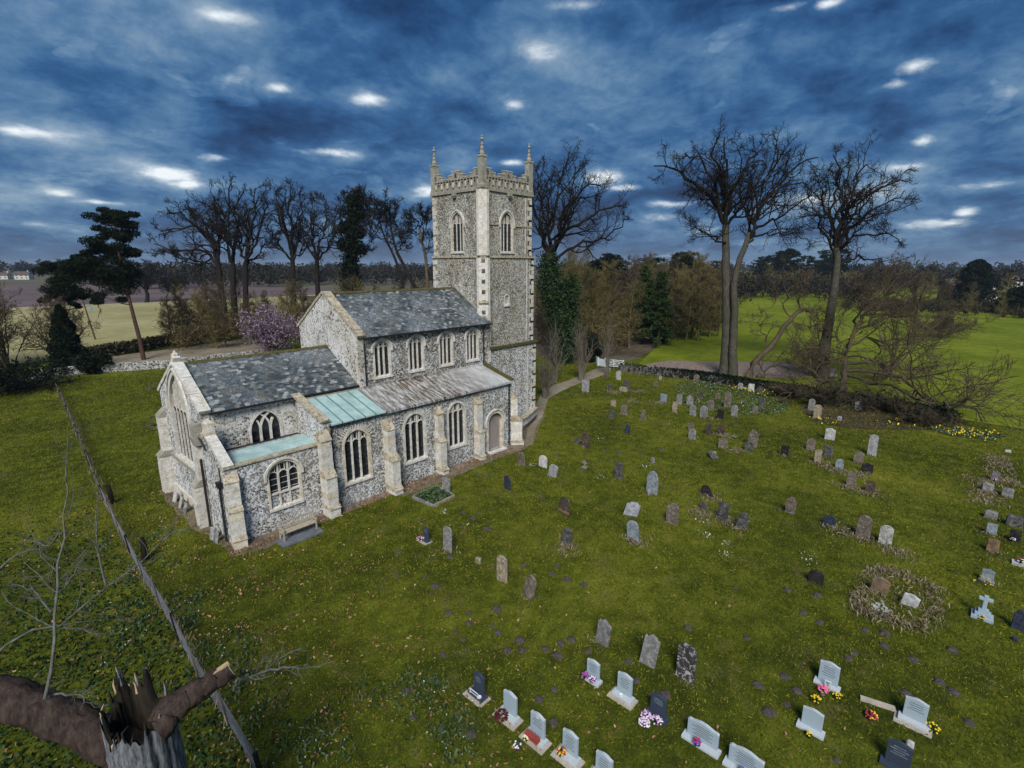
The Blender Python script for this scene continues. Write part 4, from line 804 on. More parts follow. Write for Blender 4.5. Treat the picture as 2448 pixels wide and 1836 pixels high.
def rake_coping(name, x0, x1, hw, ze, zr, m, over=.12, th=.16, steps=7, ext=.22):
    """coping stones up both slopes of a gable (wall lies in x0..x1)"""
    for sg in (-1, 1):
        a = Vector((0, sg * (hw + ext), ze - ext * (zr - ze) / hw)); b = Vector((0, 0, zr))
        d = b - a; L = d.length; d.normalize(); nrm = Vector((0, -d.z * -1 * sg, 0))
        up = Vector((0, -d.z, d.y)) if sg < 0 else Vector((0, d.z, -d.y))
        if up.z < 0: up = -up
        for i in range(steps):
            s0, s1 = L * i / steps + .008, L * (i + 1) / steps - .008
            cpos = a + d * ((s0 + s1) / 2) + up * (over + random.uniform(-.015, .02)) + Vector(((x0 + x1) / 2, 0, 0))
            MB().obox(cpos, (1, 0, 0), d, up, (x1 - x0) / 2 + .05, (s1 - s0) / 2, th / 2).build(name, m, church)
rake_coping('coping_stone', XE - .02, XE + .5, WC, ZCE, ZCR, M['ashlar_pale'], .13, .2, 6)
MB().obox((XE + .22, 0, ZCR + .34), (1, 0, 0), (0, .9, .44), (0, -.44, .9), .2, .2, .22).lathe([(.16, 0), (.2, .2), (.09, .3), (.05, .42)], (XE + .22, 0, ZCR + .45), 6).build('gable_finial', M['ashlar_pale'], church)
# string course under the east window and plinth
MB().box((XE - .10, -WC + .1, 2.55), (XE, WC - .1, 2.75)).build('string_course', M['ashlar_grey'], church)
MB().box((XE - .14, -WC, 0), (XE, WC, .55)).build('plinth', M['ashlar_pale'], church)

# ---- stepped buttresses built of ashlar courses
def buttress(o, out, along, hw, steps, mname='ashlar', caps='coping', course=.42):
    """steps: [(z_top, projection)...] from the ground up; the last ends in a long slope"""
    o, out, along = Vector(o), Vector(out), Vector(along)
    root = None; z = 0.0; first = True
    for i, (zt, pr) in enumerate(steps):
        nxt = steps[i + 1][1] if i + 1 < len(steps) else .02
        slope = (pr - nxt) * 1.25
        zc = zt - slope
        prof = [(0.0, zc), (pr + .04, zc), (pr + .04, zc + .05), (nxt, zt), (0.0, zt)]
        cap = MB().prism([o + out * d + along * -(hw + .03) + Vector((0, 0, q)) for d, q in prof], along * (2 * hw + .06))
        if root is None:
            root = cap.build('buttress', M[caps], church)
        else: cap.build('set_off', M[caps], root)
        n = max(1, round((zc - z) / course)); h = (zc - z) / n
        for k in range(n):
            e = random.uniform(-.012, .012); w2 = hw + random.uniform(-.012, .008)
            MB().obox(o + out * ((pr + e) / 2) + Vector((0, 0, z + h * (k + .5))), out, along, (0, 0, 1), (pr + e) / 2, w2, h / 2 - .006).build(
                'ashlar_block', M[random.choice((mname, 'ashlar_pale', 'ashlar_pale'))], root)
        z = zt if i + 1 < len(steps) else zc
        z = zc if zc > z else z
        z = zc + slope
    return root
for y in (-3.45, 3.5):                                      # chancel east buttresses
    buttress((XE, y, 0), (-1, 0, 0), (0, 1, 0), .33, [(2.9, .72), (5.7, .42)], 'ashlar_pale', 'ashlar_grey', .55)
buttress((5.0, YA, 0), (0, -1, 0), (1, 0, 0), .33, [(.75, .95), (2.9, .80), (5.3, .48)])
buttress((9.45, YA, 0), (0, -1, 0), (1, 0, 0), .30, [(.55, 1.15), (2.8, .95), (5.0, .55)])
buttress((13.75, YA, 0), (0, -1, 0), (1, 0, 0), .28, [(.5, .80), (2.7, .62), (4.95, .4)])
buttress((17.62, YA, 0), (0, -1, 0), (1, 0, 0), .28, [(.4, .75), (2.4, .6), (4.9, .4)])
buttress((21.72, YA + .15, 0), (.7, -.7, 0), (.7, .7, 0), .30, [(.4, 1.1), (2.6, .95), (4.7, .55)], 'ashlar_pale')
buttress((-.1, YV + .1, 0), (-.15, -.99, 0), (.99, -.15, 0), .34, [(.6, .75), (2.3, .62), (4.15, .42)])

# ---- vestry
frV = S(YV)
wall('vestry_wall', frV, [(XE - .117, 0), (XA, 0), (XA, ZV), (XE - .117, ZV)], [opening(2.68, 1.72, 1.32, 3.35, .62, 'flat')], M['flint_vestry'])
vw = window(frV, 2.68, 1.72, 1.32, 3.25, .72, 'flat', 3, hood=True, fw=.13, transom=2.12)
MB().prism([frV.p(1.82, 1.33, -.15), frV.p(3.54, 1.33, -.15), frV.p(3.54, 2.08, -.15), frV.p(1.82, 2.08, -.15)], frV.n * -.05).build('blocked_panel', M['flint_vestry'], vw)
frVE = E_(XE - .12)
wall('vestry_east_wall', frVE, [(YV + .02, 0), (-WC, 0), (-WC, 5.75), (-4.9, 5.55), (YV + .02, ZV)], [], M['flint_pale'])
for i in range(5):
    a = Vector((XE + .1, YV - .05, ZV + .06)); b = Vector((XE + .1, -4.85, 5.62))
    d = (b - a); L = d.length; d.normalize(); up = Vector((0, -d.z, d.y))
    MB().obox(a + d * (L * (i + .5) / 5) + up * .06, (1, 0, 0), d, up, .27, L / 10 - .008, .07).build('coping_stone', M['ashlar_pale'], church)
MB().box((XE - .1, -4.75, 5.4), (XE + .4, -4.3, 6.35)).lathe([(.3, 0), (.02, .25)], (XE + .15, -4.52, 6.35), 4, .785).build('corner_block', M['ashlar'], church)
for i in range(7):
    x0 = XE - .2 + i * (XA - XE + .1) / 7
    MB().box((x0 + .006, YV - .09, ZV), (x0 + (XA - XE + .1) / 7 - .006, YV + .35, ZV + .09)).build('coping_stone', M['coping'], church)
for i in range(6):
    x0 = XE + .35 + i * (XA - XE - .4) / 6
    MB().prism([(x0 + .01, YV + .36, ZV - .02), (x0 + .01, -4.75, ZV + .14), (x0 + .01, -4.75, ZV + .02), (x0 + .01, YV + .36, ZV - .12)], ((XA - XE - .4) / 6 - .02, 0, 0)).build('copper_sheet', M['copper'], church)
MB().box((XE + .35, -4.75, ZV - .2), (XA, -WC - .02, ZV - .02)).build('dark_roof_strip', M['black_iron'], church)  # black strip behind the copper, along the chancel wall
MB().box((XE + .35, -4.79, ZV + .0), (XA, -4.74, ZV + .19)).build('roof_kerb', M['lead'], church)

# ---- aisle
frA = S(YA)
DOOR = opening(19.68, 1.55, .12, 2.45, .72, 'pointed')
AW = [(7.22, 1.68, 1.48, 4.0, .78), (11.73, 1.66, 1.52, 4.1, .76), (15.57, 1.56, 1.55, 4.1, .78)]
wall('aisle_wall', frA, [(XA + .003, 0), (XAW - .003, 0), (XAW - .003, ZAB - .06), (XA + .003, ZAB - .06)], [opening(c, w, s_, sp, ri, 'flat') for c, w, s_, sp, ri in AW] + [DOOR], M['flint_aisle'])
for i, (c, w, s_, sp, ri) in enumerate(AW):
    wd = window(frA, c, w, s_, sp, ri, 'flat', 3, 'ashlar' if i == 0 else 'ashlar_pale', hood=False, fw=.17)
    if i < 2:
        oa = arch(c, w + .62, sp + .02, ri + .26, 'flat', 10)
        for k in range(1, len(oa) - 1):
            (u, z), (u0, z0), (u1, z1) = oa[k], oa[k - 1], oa[k + 1]
            t_ = Vector((u1 - u0, z1 - z0)).normalized(); nn = Vector((-t_.y, t_.x))
            MB().obox(frA.p(u, z, .01), frA.u * t_.x + Vector((0, 0, t_.y)), frA.u * nn.x + Vector((0, 0, nn.y)), frA.n, .035, .12, .03).build('voussoir', M['ashlar_pale'], wd)
# doorway
dr = MB()
dw = arch(19.68, 1.75, 2.45, .84, 'pointed')
dr.ribbon(frA, [(19.68 - .875, .1)] + dw + [(19.68 + .875, .1)], .2, -.35, .04)
door_fr = dr.build('doorway', M['ashlar'], church)
hd = arch(19.68, 2.15, 2.45, 1.04, 'pointed')
MB().ribbon(frA, [(hd[0][0], 2.2)] + hd + [(hd[-1][0], 2.2)], .12, .0, .12).build('hood_mould', M['ashlar_pale'], door_fr)
da = arch(19.68, 1.55, 2.45, .72, 'pointed')
for k in range(7):
    u0 = 19.68 - .775 + k * 1.55 / 7; u1 = u0 + 1.55 / 7 - .015
    MB().prism([frA.p(u0, .12, -.25), frA.p(u1, .12, -.25), frA.p(u1, arch_h(da, u1), -.25), frA.p((u0 + u1) / 2, arch_h(da, (u0 + u1) / 2), -.25), frA.p(u0, arch_h(da, u0), -.25)], frA.n * (-.06 - .008 * (k % 2))).build('door_plank', M['door'], door_fr)
MB().box((18.75, YA - .5, 0), (20.6, YA + .1, .12)).build('door_step', M['ashlar_pale'], door_fr)
# aisle end walls, rising to the nave
wall('aisle_east_wall', E_(XA), [(YA + .01, 0), (-WC, 0), (-WC, ZAT + .22), (-WN, ZAT + .2), (YA + .01, ZAB + .18)], [], M['flint_vestry'], .4)
for i in range(6):
    a = Vector((XA + .1, YA - .12, ZAB + .22)); b = Vector((XA + .1, -WC, ZAT + .32)); d = b - a; L = d.length; d.normalize(); up = Vector((0, -d.z, d.y))
    MB().obox(a + d * (L * (i + .5) / 6) + up * .03, (1, 0, 0), d, up, .27, L / 12 - .008, .07).build('coping_stone', M['coping'], church)
wall('aisle_west_wall', Frame((XAW, 0, 0), (0, 1, 0), (1, 0, 0)), [(YA + .01, 0), (-3.6, 0), (-3.6, ZAT + .1), (YA + .01, ZAB)], [], M['flint_aisle'], .4)
for i in range(6):
    a = Vector((XAW - .05, YA - .12, ZAB + .06)); b = Vector((XAW - .05, -WN, ZAT + .1)); d = b - a; L = d.length; d.normalize(); up = Vector((0, -d.z, d.y))
    MB().obox(a + d * (L * (i + .5) / 6) + up * .03, (1, 0, 0), d, up, .2, L / 12 - .008, .06).build('coping_stone', M['moss'], church)
# sheet metal roof: five copper bays, then lead with rolls
def metal_roof(x0, x1, n, m, seam, nm):
    for i in range(n):
        a, b = x0 + (x1 - x0) * i / n, x0 + (x1 - x0) * (i + 1) / n
        MB().prism([(a + .03, YA - .2, ZAB), (a + .03, -WN, ZAT), (a + .03, -WN, ZAT - .07), (a + .03, YA - .2, ZAB - .07)], (b - a - .06, 0, 0)).build(nm, M[m], church)
        MB().tube([(a, YA - .2, ZAB + .015), (a, -WN, ZAT + .015)], .05, 6).build('roof_roll', M[seam], church)
M['copper_seam'] = plain('copper_seam', (.13, .22, .20), .6)
metal_roof(XA + .35, XJ - .05, 5, 'copper', 'copper_seam', 'copper_sheet')
metal_roof(XJ + .0, XAW - .2, 17, 'lead', 'lead', 'lead_sheet')
MB().box((XA + .3, YA - .22, ZAB - .13), (XJ, YA - .02, ZAB - .075)).build('eaves_board', M['black_iron'], church)
MB().box((XJ, YA - .24, ZAB - .14), (XAW, YA - .02, ZAB - .075)).build('eaves_board', M['lead'], church)
MB().box((XN, -WN - .1, ZAT - .02), (XT, -WN + .02, ZAT + .12)).build('flashing', M['lead'], church)
MB().box((XA + .3, -WN - .04, ZAT - .1), (XN, -WC - .02, ZAT + .05)).build('flashing', M['ashlar_grey'], church)

# ---- nave
frN = S(-WN)
CW = [11.53, 14.5, 17.42, 20.28]
wall('clerestory_wall', frN, [(XN + .5, 5.9), (XT + .2, 5.9), (XT + .2, ZNE), (XN + .5, ZNE)], [opening(c, 1.22, 7.1, 9.1, .48, 'flat') for c in CW], M['flint_cler'])
for c in CW:
    window(frN, c, 1.22, 7.1, 9.1, .48, 'flat', 3, 'ashlar_pale', hood=True, fw=.14)
wall('nave_east_gable', E_(XN), [(-WN - .02, 0), (WN + .02, 0), (WN + .02, ZNE + .02), (0, ZNR + .1), (-WN - .02, ZNE + .02)], [], M['plaster'], .5)
wall('nave_north_wall', Frame((0, WN, 0), (1, 0, 0), (0, 1, 0)), [(XN + .5, 0), (XT + .2, 0), (XT + .2, ZNE), (XN + .5, ZNE)], [], M['flint_pale'])
rake_coping('coping_stone', XN - .03, XN + .48, WN, ZNE, ZNR, M['coping'], .12, .17, 8)
# quoins on the nave corner
for k in range(9):
    lw = .42 if k % 2 else .26
    z0 = 6.75 + k * .37
    MB().box((XN - .012, -WN - .015, z0), (XN + lw, -WN + (.62 - lw), z0 + .35)).build('quoin', M['ashlar'], church)

# ---- slate roofs
def slate_proto(w, l):
    return MB().prism([(-w / 2, 0, 0), (w / 2, 0, 0), (w / 2, l, .012), (-w / 2, l, .012)], (0, 0, .022)).mesh('slate')
def slate_roof(name, x0, x1, hw, ze, zr, over, individual, sw=.36, ex=.235):
    d = Vector((0, hw + over, (zr - ze) * (hw + over) / hw)); L = d.length; d.normalize()
    up = Vector((0, -d.z, d.y))
    e = Vector((0, -hw - over, ze - (zr - ze) * over / hw))
    mb = MB()
    for sg in (1, -1):
        q = lambda v: (v.x, v.y * sg, v.z)
        a, b = Vector((x0, 0, 0)), Vector((x1, 0, 0))
        ring = [q(a + e), q(a + e + d * L), q(a + e + d * L - up * .1), q(a + e - up * .1)]
        mb.prism(ring, (x1 - x0, 0, 0))
    root = mb.build(name, M['slate'], church)
    rows = int(L / ex); n = int((x1 - x0) / sw); sw = (x1 - x0) / n
    proto = slate_proto(sw * .965, ex + .07)
    proto.materials.append(M['slate'])
    base = np.array([v.co[:] for v in proto.vertices]); faces = [tuple(p.vertices) for p in proto.polygons]
    rest = MB(); cnt = 0
    rot = Matrix((Vector((1, 0, 0)), d, up)).transposed()
    for r in range(rows):
        off = .5 * sw * (r % 2)
        for k in range(n + (r % 2)):
            xs = x0 + sw * (k + .5) - off
            sx = 1.0
            if xs - sw / 2 < x0: xs, sx = x0 + sw / 4, .5
            if xs + sw / 2 > x1 + .001: xs, sx = x1 - sw / 4, .5
            if random.random() < .012: continue
            pos = Vector((xs, 0, 0)) + e + d * (r * ex - .03 + random.uniform(-.012, .012)) + up * (.012 + random.uniform(0, .014))
            tw = Matrix.Rotation(random.uniform(-.025, .025), 3, 'Z')
            if cnt < individual:
                o = bpy.data.objects.new('slate', proto)
                o.matrix_local = Matrix.Translation(pos) @ (rot @ tw @ Matrix.Diagonal((sx, 1, 1))).to_4x4()
                COL.objects.link(o); o.parent = root; cnt += 1
            else:
                mt = rot @ tw @ Matrix.Diagonal((sx, 1, 1))
                rest.add([mt @ Vector(v) + pos for v in base], faces)
    if rest.v: tag(rest.build('slates', M['slate'], root), kind='stuff')
    n = int((x1 - x0) / .45)
    for k in range(n):
        a = x0 + (x1 - x0) * k / n
        MB().prism([(a + .005, -.19, zr - .02), (a + .005, 0, zr + .11 + random.uniform(-.02, .03)), (a + .005, .19, zr - .02)], ((x1 - x0) / n - .012, 0, 0)).build('ridge_tile', M['moss'], root)
    return root
slate_roof('chancel_roof', XE + .48, XN, WC, ZCE, ZCR, .22, 300, .27, .175)
slate_roof('nave_roof', XN + .46, XT + .1, WN, ZNE, ZNR, .24, 0, .27, .175)
# gutters and rainwater pipes
MB().box((XE + .45, -WC - .38, ZCE - .22), (XN, -WC - .26, ZCE - .12)).build('gutter', M['black_iron'], church)
MB().box((XN + .45, -WN - .40, ZNE - .25), (XT + .15, -WN - .27, ZNE - .14)).build('gutter', M['black_iron'], church)
def pipe(pts, r=.05):
    return MB().tube(pts, r, 8).build('downpipe', M['black_iron'], church)
pipe([(10.1, -WN - .3, ZNE - .2), (10.1, -WN - .09, ZNE - .5), (10.1, -WN - .09, 6.6)])
pipe([(21.5, -WN - .3, ZNE - .2), (21.5, -WN - .09, ZNE - .5), (21.5, -WN - .09, 6.6)])
pipe([(21.25, YA - .2, ZAB - .15), (21.25, YA - .08, ZAB - .4), (21.25, YA - .08, .2)], .06)
pipe([(5.55, YA - .2, ZAB - .15), (5.55, YA - .08, ZAB - .4), (5.55, YA - .08, 1.0)])
hp = MB().box((XE - .38, -6.62, 3.25), (XE - .14, -6.3, 3.55)).build('rainwater_hopper', M['black_iron'], church)
pipe([(XE - .25, -6.46, 3.3), (XE - .25, -6.46, .1)], .065)
pipe([(XE - .16, -6.44, 3.5), (XE - .16, -6.40, 4.3)], .03)
pipe([(XE - .28, -4.0, 4.2), (XE - .28, -4.0, .1)], .07)
pipe([(XE - .2, -4.75, 4.9), (XE - .25, -4.2, 5.4), (XE - .25, -4.0, 5.5)], .05)
# stone spout block at the chancel corner
MB().box((XE - .5, -3.95, 5.5), (XE - .02, -3.55, 6.2)).lathe([(.28, -.5), (.4, 0)], (XE - .25, -3.78, 5.5), 5).build('corner_corbel', M['ashlar_grey'], church)

# ---- tower
STG = [(0, 7.7, 22.03, 28.98, -3.75, 3.1, 'flint_vestry'), (7.7, 15.52, 22.17, 28.72, -3.61, 2.99, 'flint_tower'), (15.52, 20.85, 22.25, 28.46, -3.53, 2.9, 'flint_tower')]
BEL = dict(w=1.42, sill=15.95, spring=18.2, rise=1.0)
for i, (z0, z1, x0, x1, y0, y1, mm) in enumerate(STG):
    hs, he = [], []
    if i == 2:
        hs = [opening(25.15, BEL['w'], BEL['sill'], BEL['spring'], BEL['rise'], 'pointed')]
        he = [opening(-.36, BEL['w'], BEL['sill'], BEL['spring'], BEL['rise'], 'pointed')]
    if i == 1: hs = [opening(25.05, .5, 11.38, 11.95, .25, 'pointed')]
    wall('tower_south_wall', S(y0), [(x0 + .003, z0), (x1 - .003, z0), (x1 - .003, z1 - .003), (x0 + .003, z1 - .003)], hs, M[mm])
    wall('tower_east_wall', E_(x0), [(y0 + .001, z0), (y1 - .001, z0), (y1 - .001, z1), (y0 + .001, z1)], he, M[mm])
    wall('tower_west_wall', Frame((x1, 0, 0), (0, 1, 0), (1, 0, 0)), [(y0, z0), (y1, z0), (y1, z1), (y0, z1)], [], M[mm])
    wall('tower_north_wall', Frame((0, y1, 0), (1, 0, 0), (0, 1, 0)), [(x0 + .003, z0), (x1 - .003, z0), (x1 - .003, z1 - .003), (x0 + .003, z1 - .003)], [], M[mm])
x0, x1, y0, y1 = STG[2][2:6]
window(S(y0), 25.15, BEL['w'], BEL['sill'], BEL['spring'], BEL['rise'], 'pointed', 3, 'ashlar', hood=True, name='belfry_window', fw=.13, mw=.06, md=(-.22, -.12))
window(E_(x0), -.36, BEL['w'], BEL['sill'], BEL['spring'], BEL['rise'], 'pointed', 3, 'ashlar', hood=True, name='belfry_window', fw=.13, mw=.06, md=(-.22, -.12))
window(S(STG[1][4]), 25.05, .5, 11.38, 11.95, .25, 'pointed', 2, 'ashlar_pale', name='stair_window', fw=.1)
def ring(name, z, h, pr, st, m, slope=.6):
    x0, x1, y0, y1 = st
    mb = MB()
    for (a, b) in (((x0 - pr, y0 - pr), (x1 + pr, y0 + .05)), ((x0 - pr, y1 - .05), (x1 + pr, y1 + pr)), ((x0 - pr, y0 + .05), (x0 + .05, y1 - .05)), ((x1 - .05, y0 + .05), (x1 + pr, y1 - .05))):
        mb.box((a[0], a[1], z), (b[0], b[1], z + h))
    return mb.build(name, m, church)
ring('string_course', 7.58, .22, .16, STG[0][2:6], M['moss'])
ring('string_course', 15.42, .16, .10, STG[1][2:6], M['coping'])
ring('string_course', 20.78, .22, .12, STG[2][2:6], M['ashlar_grey'])
MB().box((22.9, y0 - .07, 18.1), (24.2, y0 + .01, 18.22)).box((26.1, y0 - .07, 18.1), (28.5, y0 + .01, 18.22)).build('string_course', M['coping'], church)
for p in ((25.35, y0 - .1, 20.7), (x0 - .1, -.25, 20.7)):
    MB().obox(p, (1, 0, 0), (0, 1, 0), (0, 0, 1), .2, .2, .17).lathe([(.14, -.3), (.22, -.1)], p, 6).build('gargoyle', M['ashlar_grey'], church)
# south-east angle strip with flushwork squares
dgo, dga = Vector((-.7071, -.7071, 0)), Vector((.7071, -.7071, 0))
for (z0, z1, cx, cy, pr, hw) in ((15.6, 20.8, 22.27, -3.51, .17, .36), (7.9, 15.4, 22.19, -3.59, .20, .37), (6.6, 7.6, 22.05, -3.73, .2, .38)):
    mb = MB(); c0 = Vector((cx, cy, 0))
    mb.prism([c0 + dga * -(hw + pr) - dgo * .0 + Vector((0, 0, z0)), c0 + dga * -hw + dgo * pr + Vector((0, 0, z0)), c0 + dga * hw + dgo * pr + Vector((0, 0, z0)), c0 + dga * (hw + pr) + Vector((0, 0, z0)), c0 - dgo * .6 + Vector((0, 0, z0))], (0, 0, z1 - z0))
    st = mb.build('angle_pilaster', M['ashlar_pale'], church)
    if z0 > 7 and z0 < 10:
        z = 8.3
        while z < 15.2:
            MB().obox(c0 + dgo * (pr + .004) + Vector((0, 0, z)), dga, (0, 0, 1), dgo, .15, .17, .008).build('flushwork_panel', M['flint_dark'], st)
            z += .86
MB().obox((22.19 - .16, -3.59 - .16, 11.75), dga, (0, 0, 1), dgo, .42, .09, .12).build('set_off', M['coping'], church)
# long and short quoins on the other two visible corners
for ci, (sx, sy) in enumerate(((1, -1), (-1, 1))):
    for i, (z0, z1, x0, x1, y0, y1, mm) in enumerate(STG):
        cx, cy = (x1, y0) if ci == 0 else (x0, y1)
        z = z0 + .12; k = 0
        while z < z1 - .3:
            h = .38; lx, ly = (.62, .34) if k % 2 else (.34, .62)
            MB().box((cx + sx * .012, cy + sy * .012, z), (cx - sx * lx, cy - sy * ly, z + h - .02)).build('quoin', M['ashlar' if random.random() < .5 else 'ashlar_pale'], church)
            z += h if k % 3 else h + .16; k += 1
# vertical flushwork stripe beside the south-west corner
for (z0, z1, x, y) in ((8.0, 15.3, 27.75, -3.61), (.9, 7.4, 27.8, -3.75), (15.8, 20.6, 27.6, -3.53)):
    MB().box((x - .08, y - .012, z0), (x + .08, y + .02, z1)).build('stone_stripe', M['ashlar_pale'], church)
# weathering line where the nave roof meets the tower
for sg in (-1, 1):
    a = Vector((22.09, sg * (WN + .2), ZNE + .05)); b = Vector((22.09, 0, ZNR + .18)); d = (b - a); L = d.length; d.normalize(); up = Vector((0, -d.z, d.y))
    MB().obox((a + b) / 2, (1, 0, 0), d, up, .08, L / 2, .06).build('roof_crease', M['ashlar_grey'], church)
# ---- parapet
x0, x1, y0, y1 = STG[2][2:6]
def parapet(fr, L):
    """fr.u runs along the side from one corner to the other"""
    c = L / 2
    root = MB().prism([fr.p(.15, 21.0, .02), fr.p(L - .15, 21.0, .02), fr.p(L - .15, 21.1, .02), fr.p(.15, 21.1, .02)], fr.n * -.30)
    root.prism([fr.p(.15, 21.84, .02), fr.p(L - .15, 21.84, .02), fr.p(L - .15, 21.95, .02), fr.p(.15, 21.95, .02)], fr.n * -.30)
    root = root.build('parapet', M['ashlar_grey'], church)
    n = 15; st = (L - .7) / n
    for k in range(n + 1):
        u = .35 + st * k
        MB().prism([fr.p(u - .045, 21.1, .01), fr.p(u + .045, 21.1, .01), fr.p(u + .045, 21.84, .01), fr.p(u - .045, 21.84, .01)], fr.n * -.26).build('baluster', M['ashlar_grey'], root)
        if k < n and k % 2 == 0:
            u2 = u + st / 2
            a = st / 2 - .05
            ring_ = [fr.p(u2 - a, 21.16, -.12), fr.p(u2 + a, 21.16, -.12), fr.p(u2 + a, 21.78, -.12), fr.p(u2 - a, 21.78, -.12)]
            MB().prism(ring_, fr.n * -.05).build('tracery_panel', M['flint_dark'], root)
            MB().prism([fr.p(u2 - a * .6, 21.3, -.02), fr.p(u2, 21.22, -.02), fr.p(u2 + a * .6, 21.3, -.02), fr.p(u2 + a * .75, 21.47, -.02), fr.p(u2 + a * .6, 21.62, -.02), fr.p(u2, 21.7, -.02), fr.p(u2 - a * .6, 21.62, -.02), fr.p(u2 - a * .75, 21.47, -.02)], fr.n * -.12).build('shield', M['ashlar'], root)
        elif k < n:
            u2 = u + st / 2; a = st / 2 - .05
            hh = arch(u2, 2 * a, 21.58, a * .9, 'pointed', 3)
            MB().ribbon(fr, hh, .05, -.2, -.04).build('cusping', M['ashlar_grey'], root)
    def block(u0, u1, zt, zb):
        MB().prism([fr.p(u0, zb, .02), fr.p(u1, zb, .02), fr.p(u1, zt - .1, .02), fr.p(u0, zt - .1, .02)], fr.n * -.30).build('merlon', M['ashlar_grey'], root)
        MB().prism([fr.p(u0 - .03, zt - .1, .05), fr.p(u1 + .03, zt - .1, .05), fr.p(u1 + .03, zt, .0), fr.p(u0 - .03, zt, .0)], fr.n * -.36).build('merlon_cap', M['ashlar_grey'], root)
    block(c - .5, c + .5, 22.60, 21.952)
    block(c - .95, c - .53, 22.3, 21.952); block(c + .53, c + .95, 22.3, 21.952)
    for s_ in (0, 1):
        g = lambda a: a if s_ == 0 else L - a
        a, b = sorted((g(.25), g(1.02))); block(a, b, 22.58, 21.952)
        a, b = sorted((g(1.05), g(1.52))); block(a, b, 22.28, 21.952)
        a, b = sorted((g(1.55), g(c - .98)))
        MB().prism([fr.p(a, 21.952, .05), fr.p(b, 21.952, .05), fr.p(b, 22.03, .0), fr.p(a, 22.03, .0)], fr.n * -.36).build('crenel_cap', M['ashlar_grey'], root)
    for (u, z) in ((c, 22.2), (.6, 22.2), (L - .6, 22.2)):
        MB().prism([fr.p(u - .13, z - .2, .035), fr.p(u + .13, z - .2, .035), fr.p(u + .13, z + .1, .035), fr.p(u, z + .22, .035), fr.p(u - .13, z + .1, .035)], fr.n * -.03).build('niche_panel', M['flint_dark'], root)
parapet(Frame((x0, y0, 0), (1, 0, 0), (0, -1, 0)), x1 - x0)
parapet(Frame((x0, y0, 0), (0, 1, 0), (-1, 0, 0)), y1 - y0)
parapet(Frame((x0, y1, 0), (1, 0, 0), (0, 1, 0)), x1 - x0)
parapet(Frame((x1, y0, 0), (0, 1, 0), (1, 0, 0)), y1 - y0)
MB().box((x0 + .4, y0 + .4, 20.9), (x1 - .4, y1 - .4, 21.1)).build('tower_roof', M['lead'], church)
for (px, py, tall) in ((x0 + .12, y0 + .12, 0), (x0 + .2, y1 - .2, -.05), (x1 - .2, y0 + .2, .3), (x1 - .2, y1 - .2, .1)):
    mb = MB()
    mb.lathe([(.42, 0), (.42, .25), (.36, .3), (.36, 2.3 + tall), (.42, 2.36 + tall), (.42, 2.46 + tall), (.34, 2.5 + tall)], (px, py, 20.95), 4, .785)
    root = mb.build('pinnacle', M['ashlar_grey'], church)
    H = 1.05
    pr = [(.26, 0), (.24, .05), (.29, .10), (.20, .16), (.17, .36), (.22, .42), (.14, .48), (.11, .68), (.16, .73), (.085, .79), (.06, .98), (.08, 1.0), (.15, 1.07), (.16, 1.13), (.08, 1.2), (.05, 1.27), (.09, 1.31), (.02, 1.42)]
    MB().lathe([(r_, z_ * H) for r_, z_ in pr], (px, py, 20.95 + 2.5 + tall), 8).build('spirelet', M['ashlar_grey'], root)
MB().obox((x0 + .9, y0 + .9, 22.3), (1, 0, 0), (0, 1, 0), (0, 0, 1), .02, .02, 1.2).build('lightning_rod', M['black_iron'], church)

# ---- low wall with coping over the boiler steps at the tower foot
bw = empty('boiler_steps_wall', (25.6, -5.2, 0))
tag(bw, 'low curved flint wall with stone coping at the foot of the tower', 'low wall')
P = [(-2.9, -.75), (-1.6, -.5), (.2, .0), (2.0, .75), (3.2, 1.3)]
def strip(P, half, z0, z1):
    mb = MB(); L, Q = [], []
    for i, p in enumerate(P):
        a = Vector(P[max(0, i - 1)]); b = Vector(P[min(len(P) - 1, i + 1)]); t_ = (b - a).normalized(); n_ = Vector((-t_.y, t_.x))
        L.append(Vector(p) + n_ * half); Q.append(Vector(p) - n_ * half)
    vs, fs = [], []
    for a, b in zip(L, Q): vs += [(a.x, a.y, z0), (a.x, a.y, z1), (b.x, b.y, z1), (b.x, b.y, z0)]
    for i in range(len(P) - 1): fs += [(i * 4 + k, i * 4 + (k + 1) % 4, i * 4 + 4 + (k + 1) % 4, i * 4 + 4 + k) for k in range(4)]
    fs += [(3, 2, 1, 0), tuple((len(P) - 1) * 4 + k for k in range(4))]
    return mb.add(vs, fs)
strip(P, .18, -.1, .45).build('wall_foot', M['flint_dark'], bw)
strip(P, .2, .45, 1.05).build('wall_body', M['ashlar_pale'], bw)
strip(P, .3, 1.052, 1.2).build('coping', M['coping'], bw)

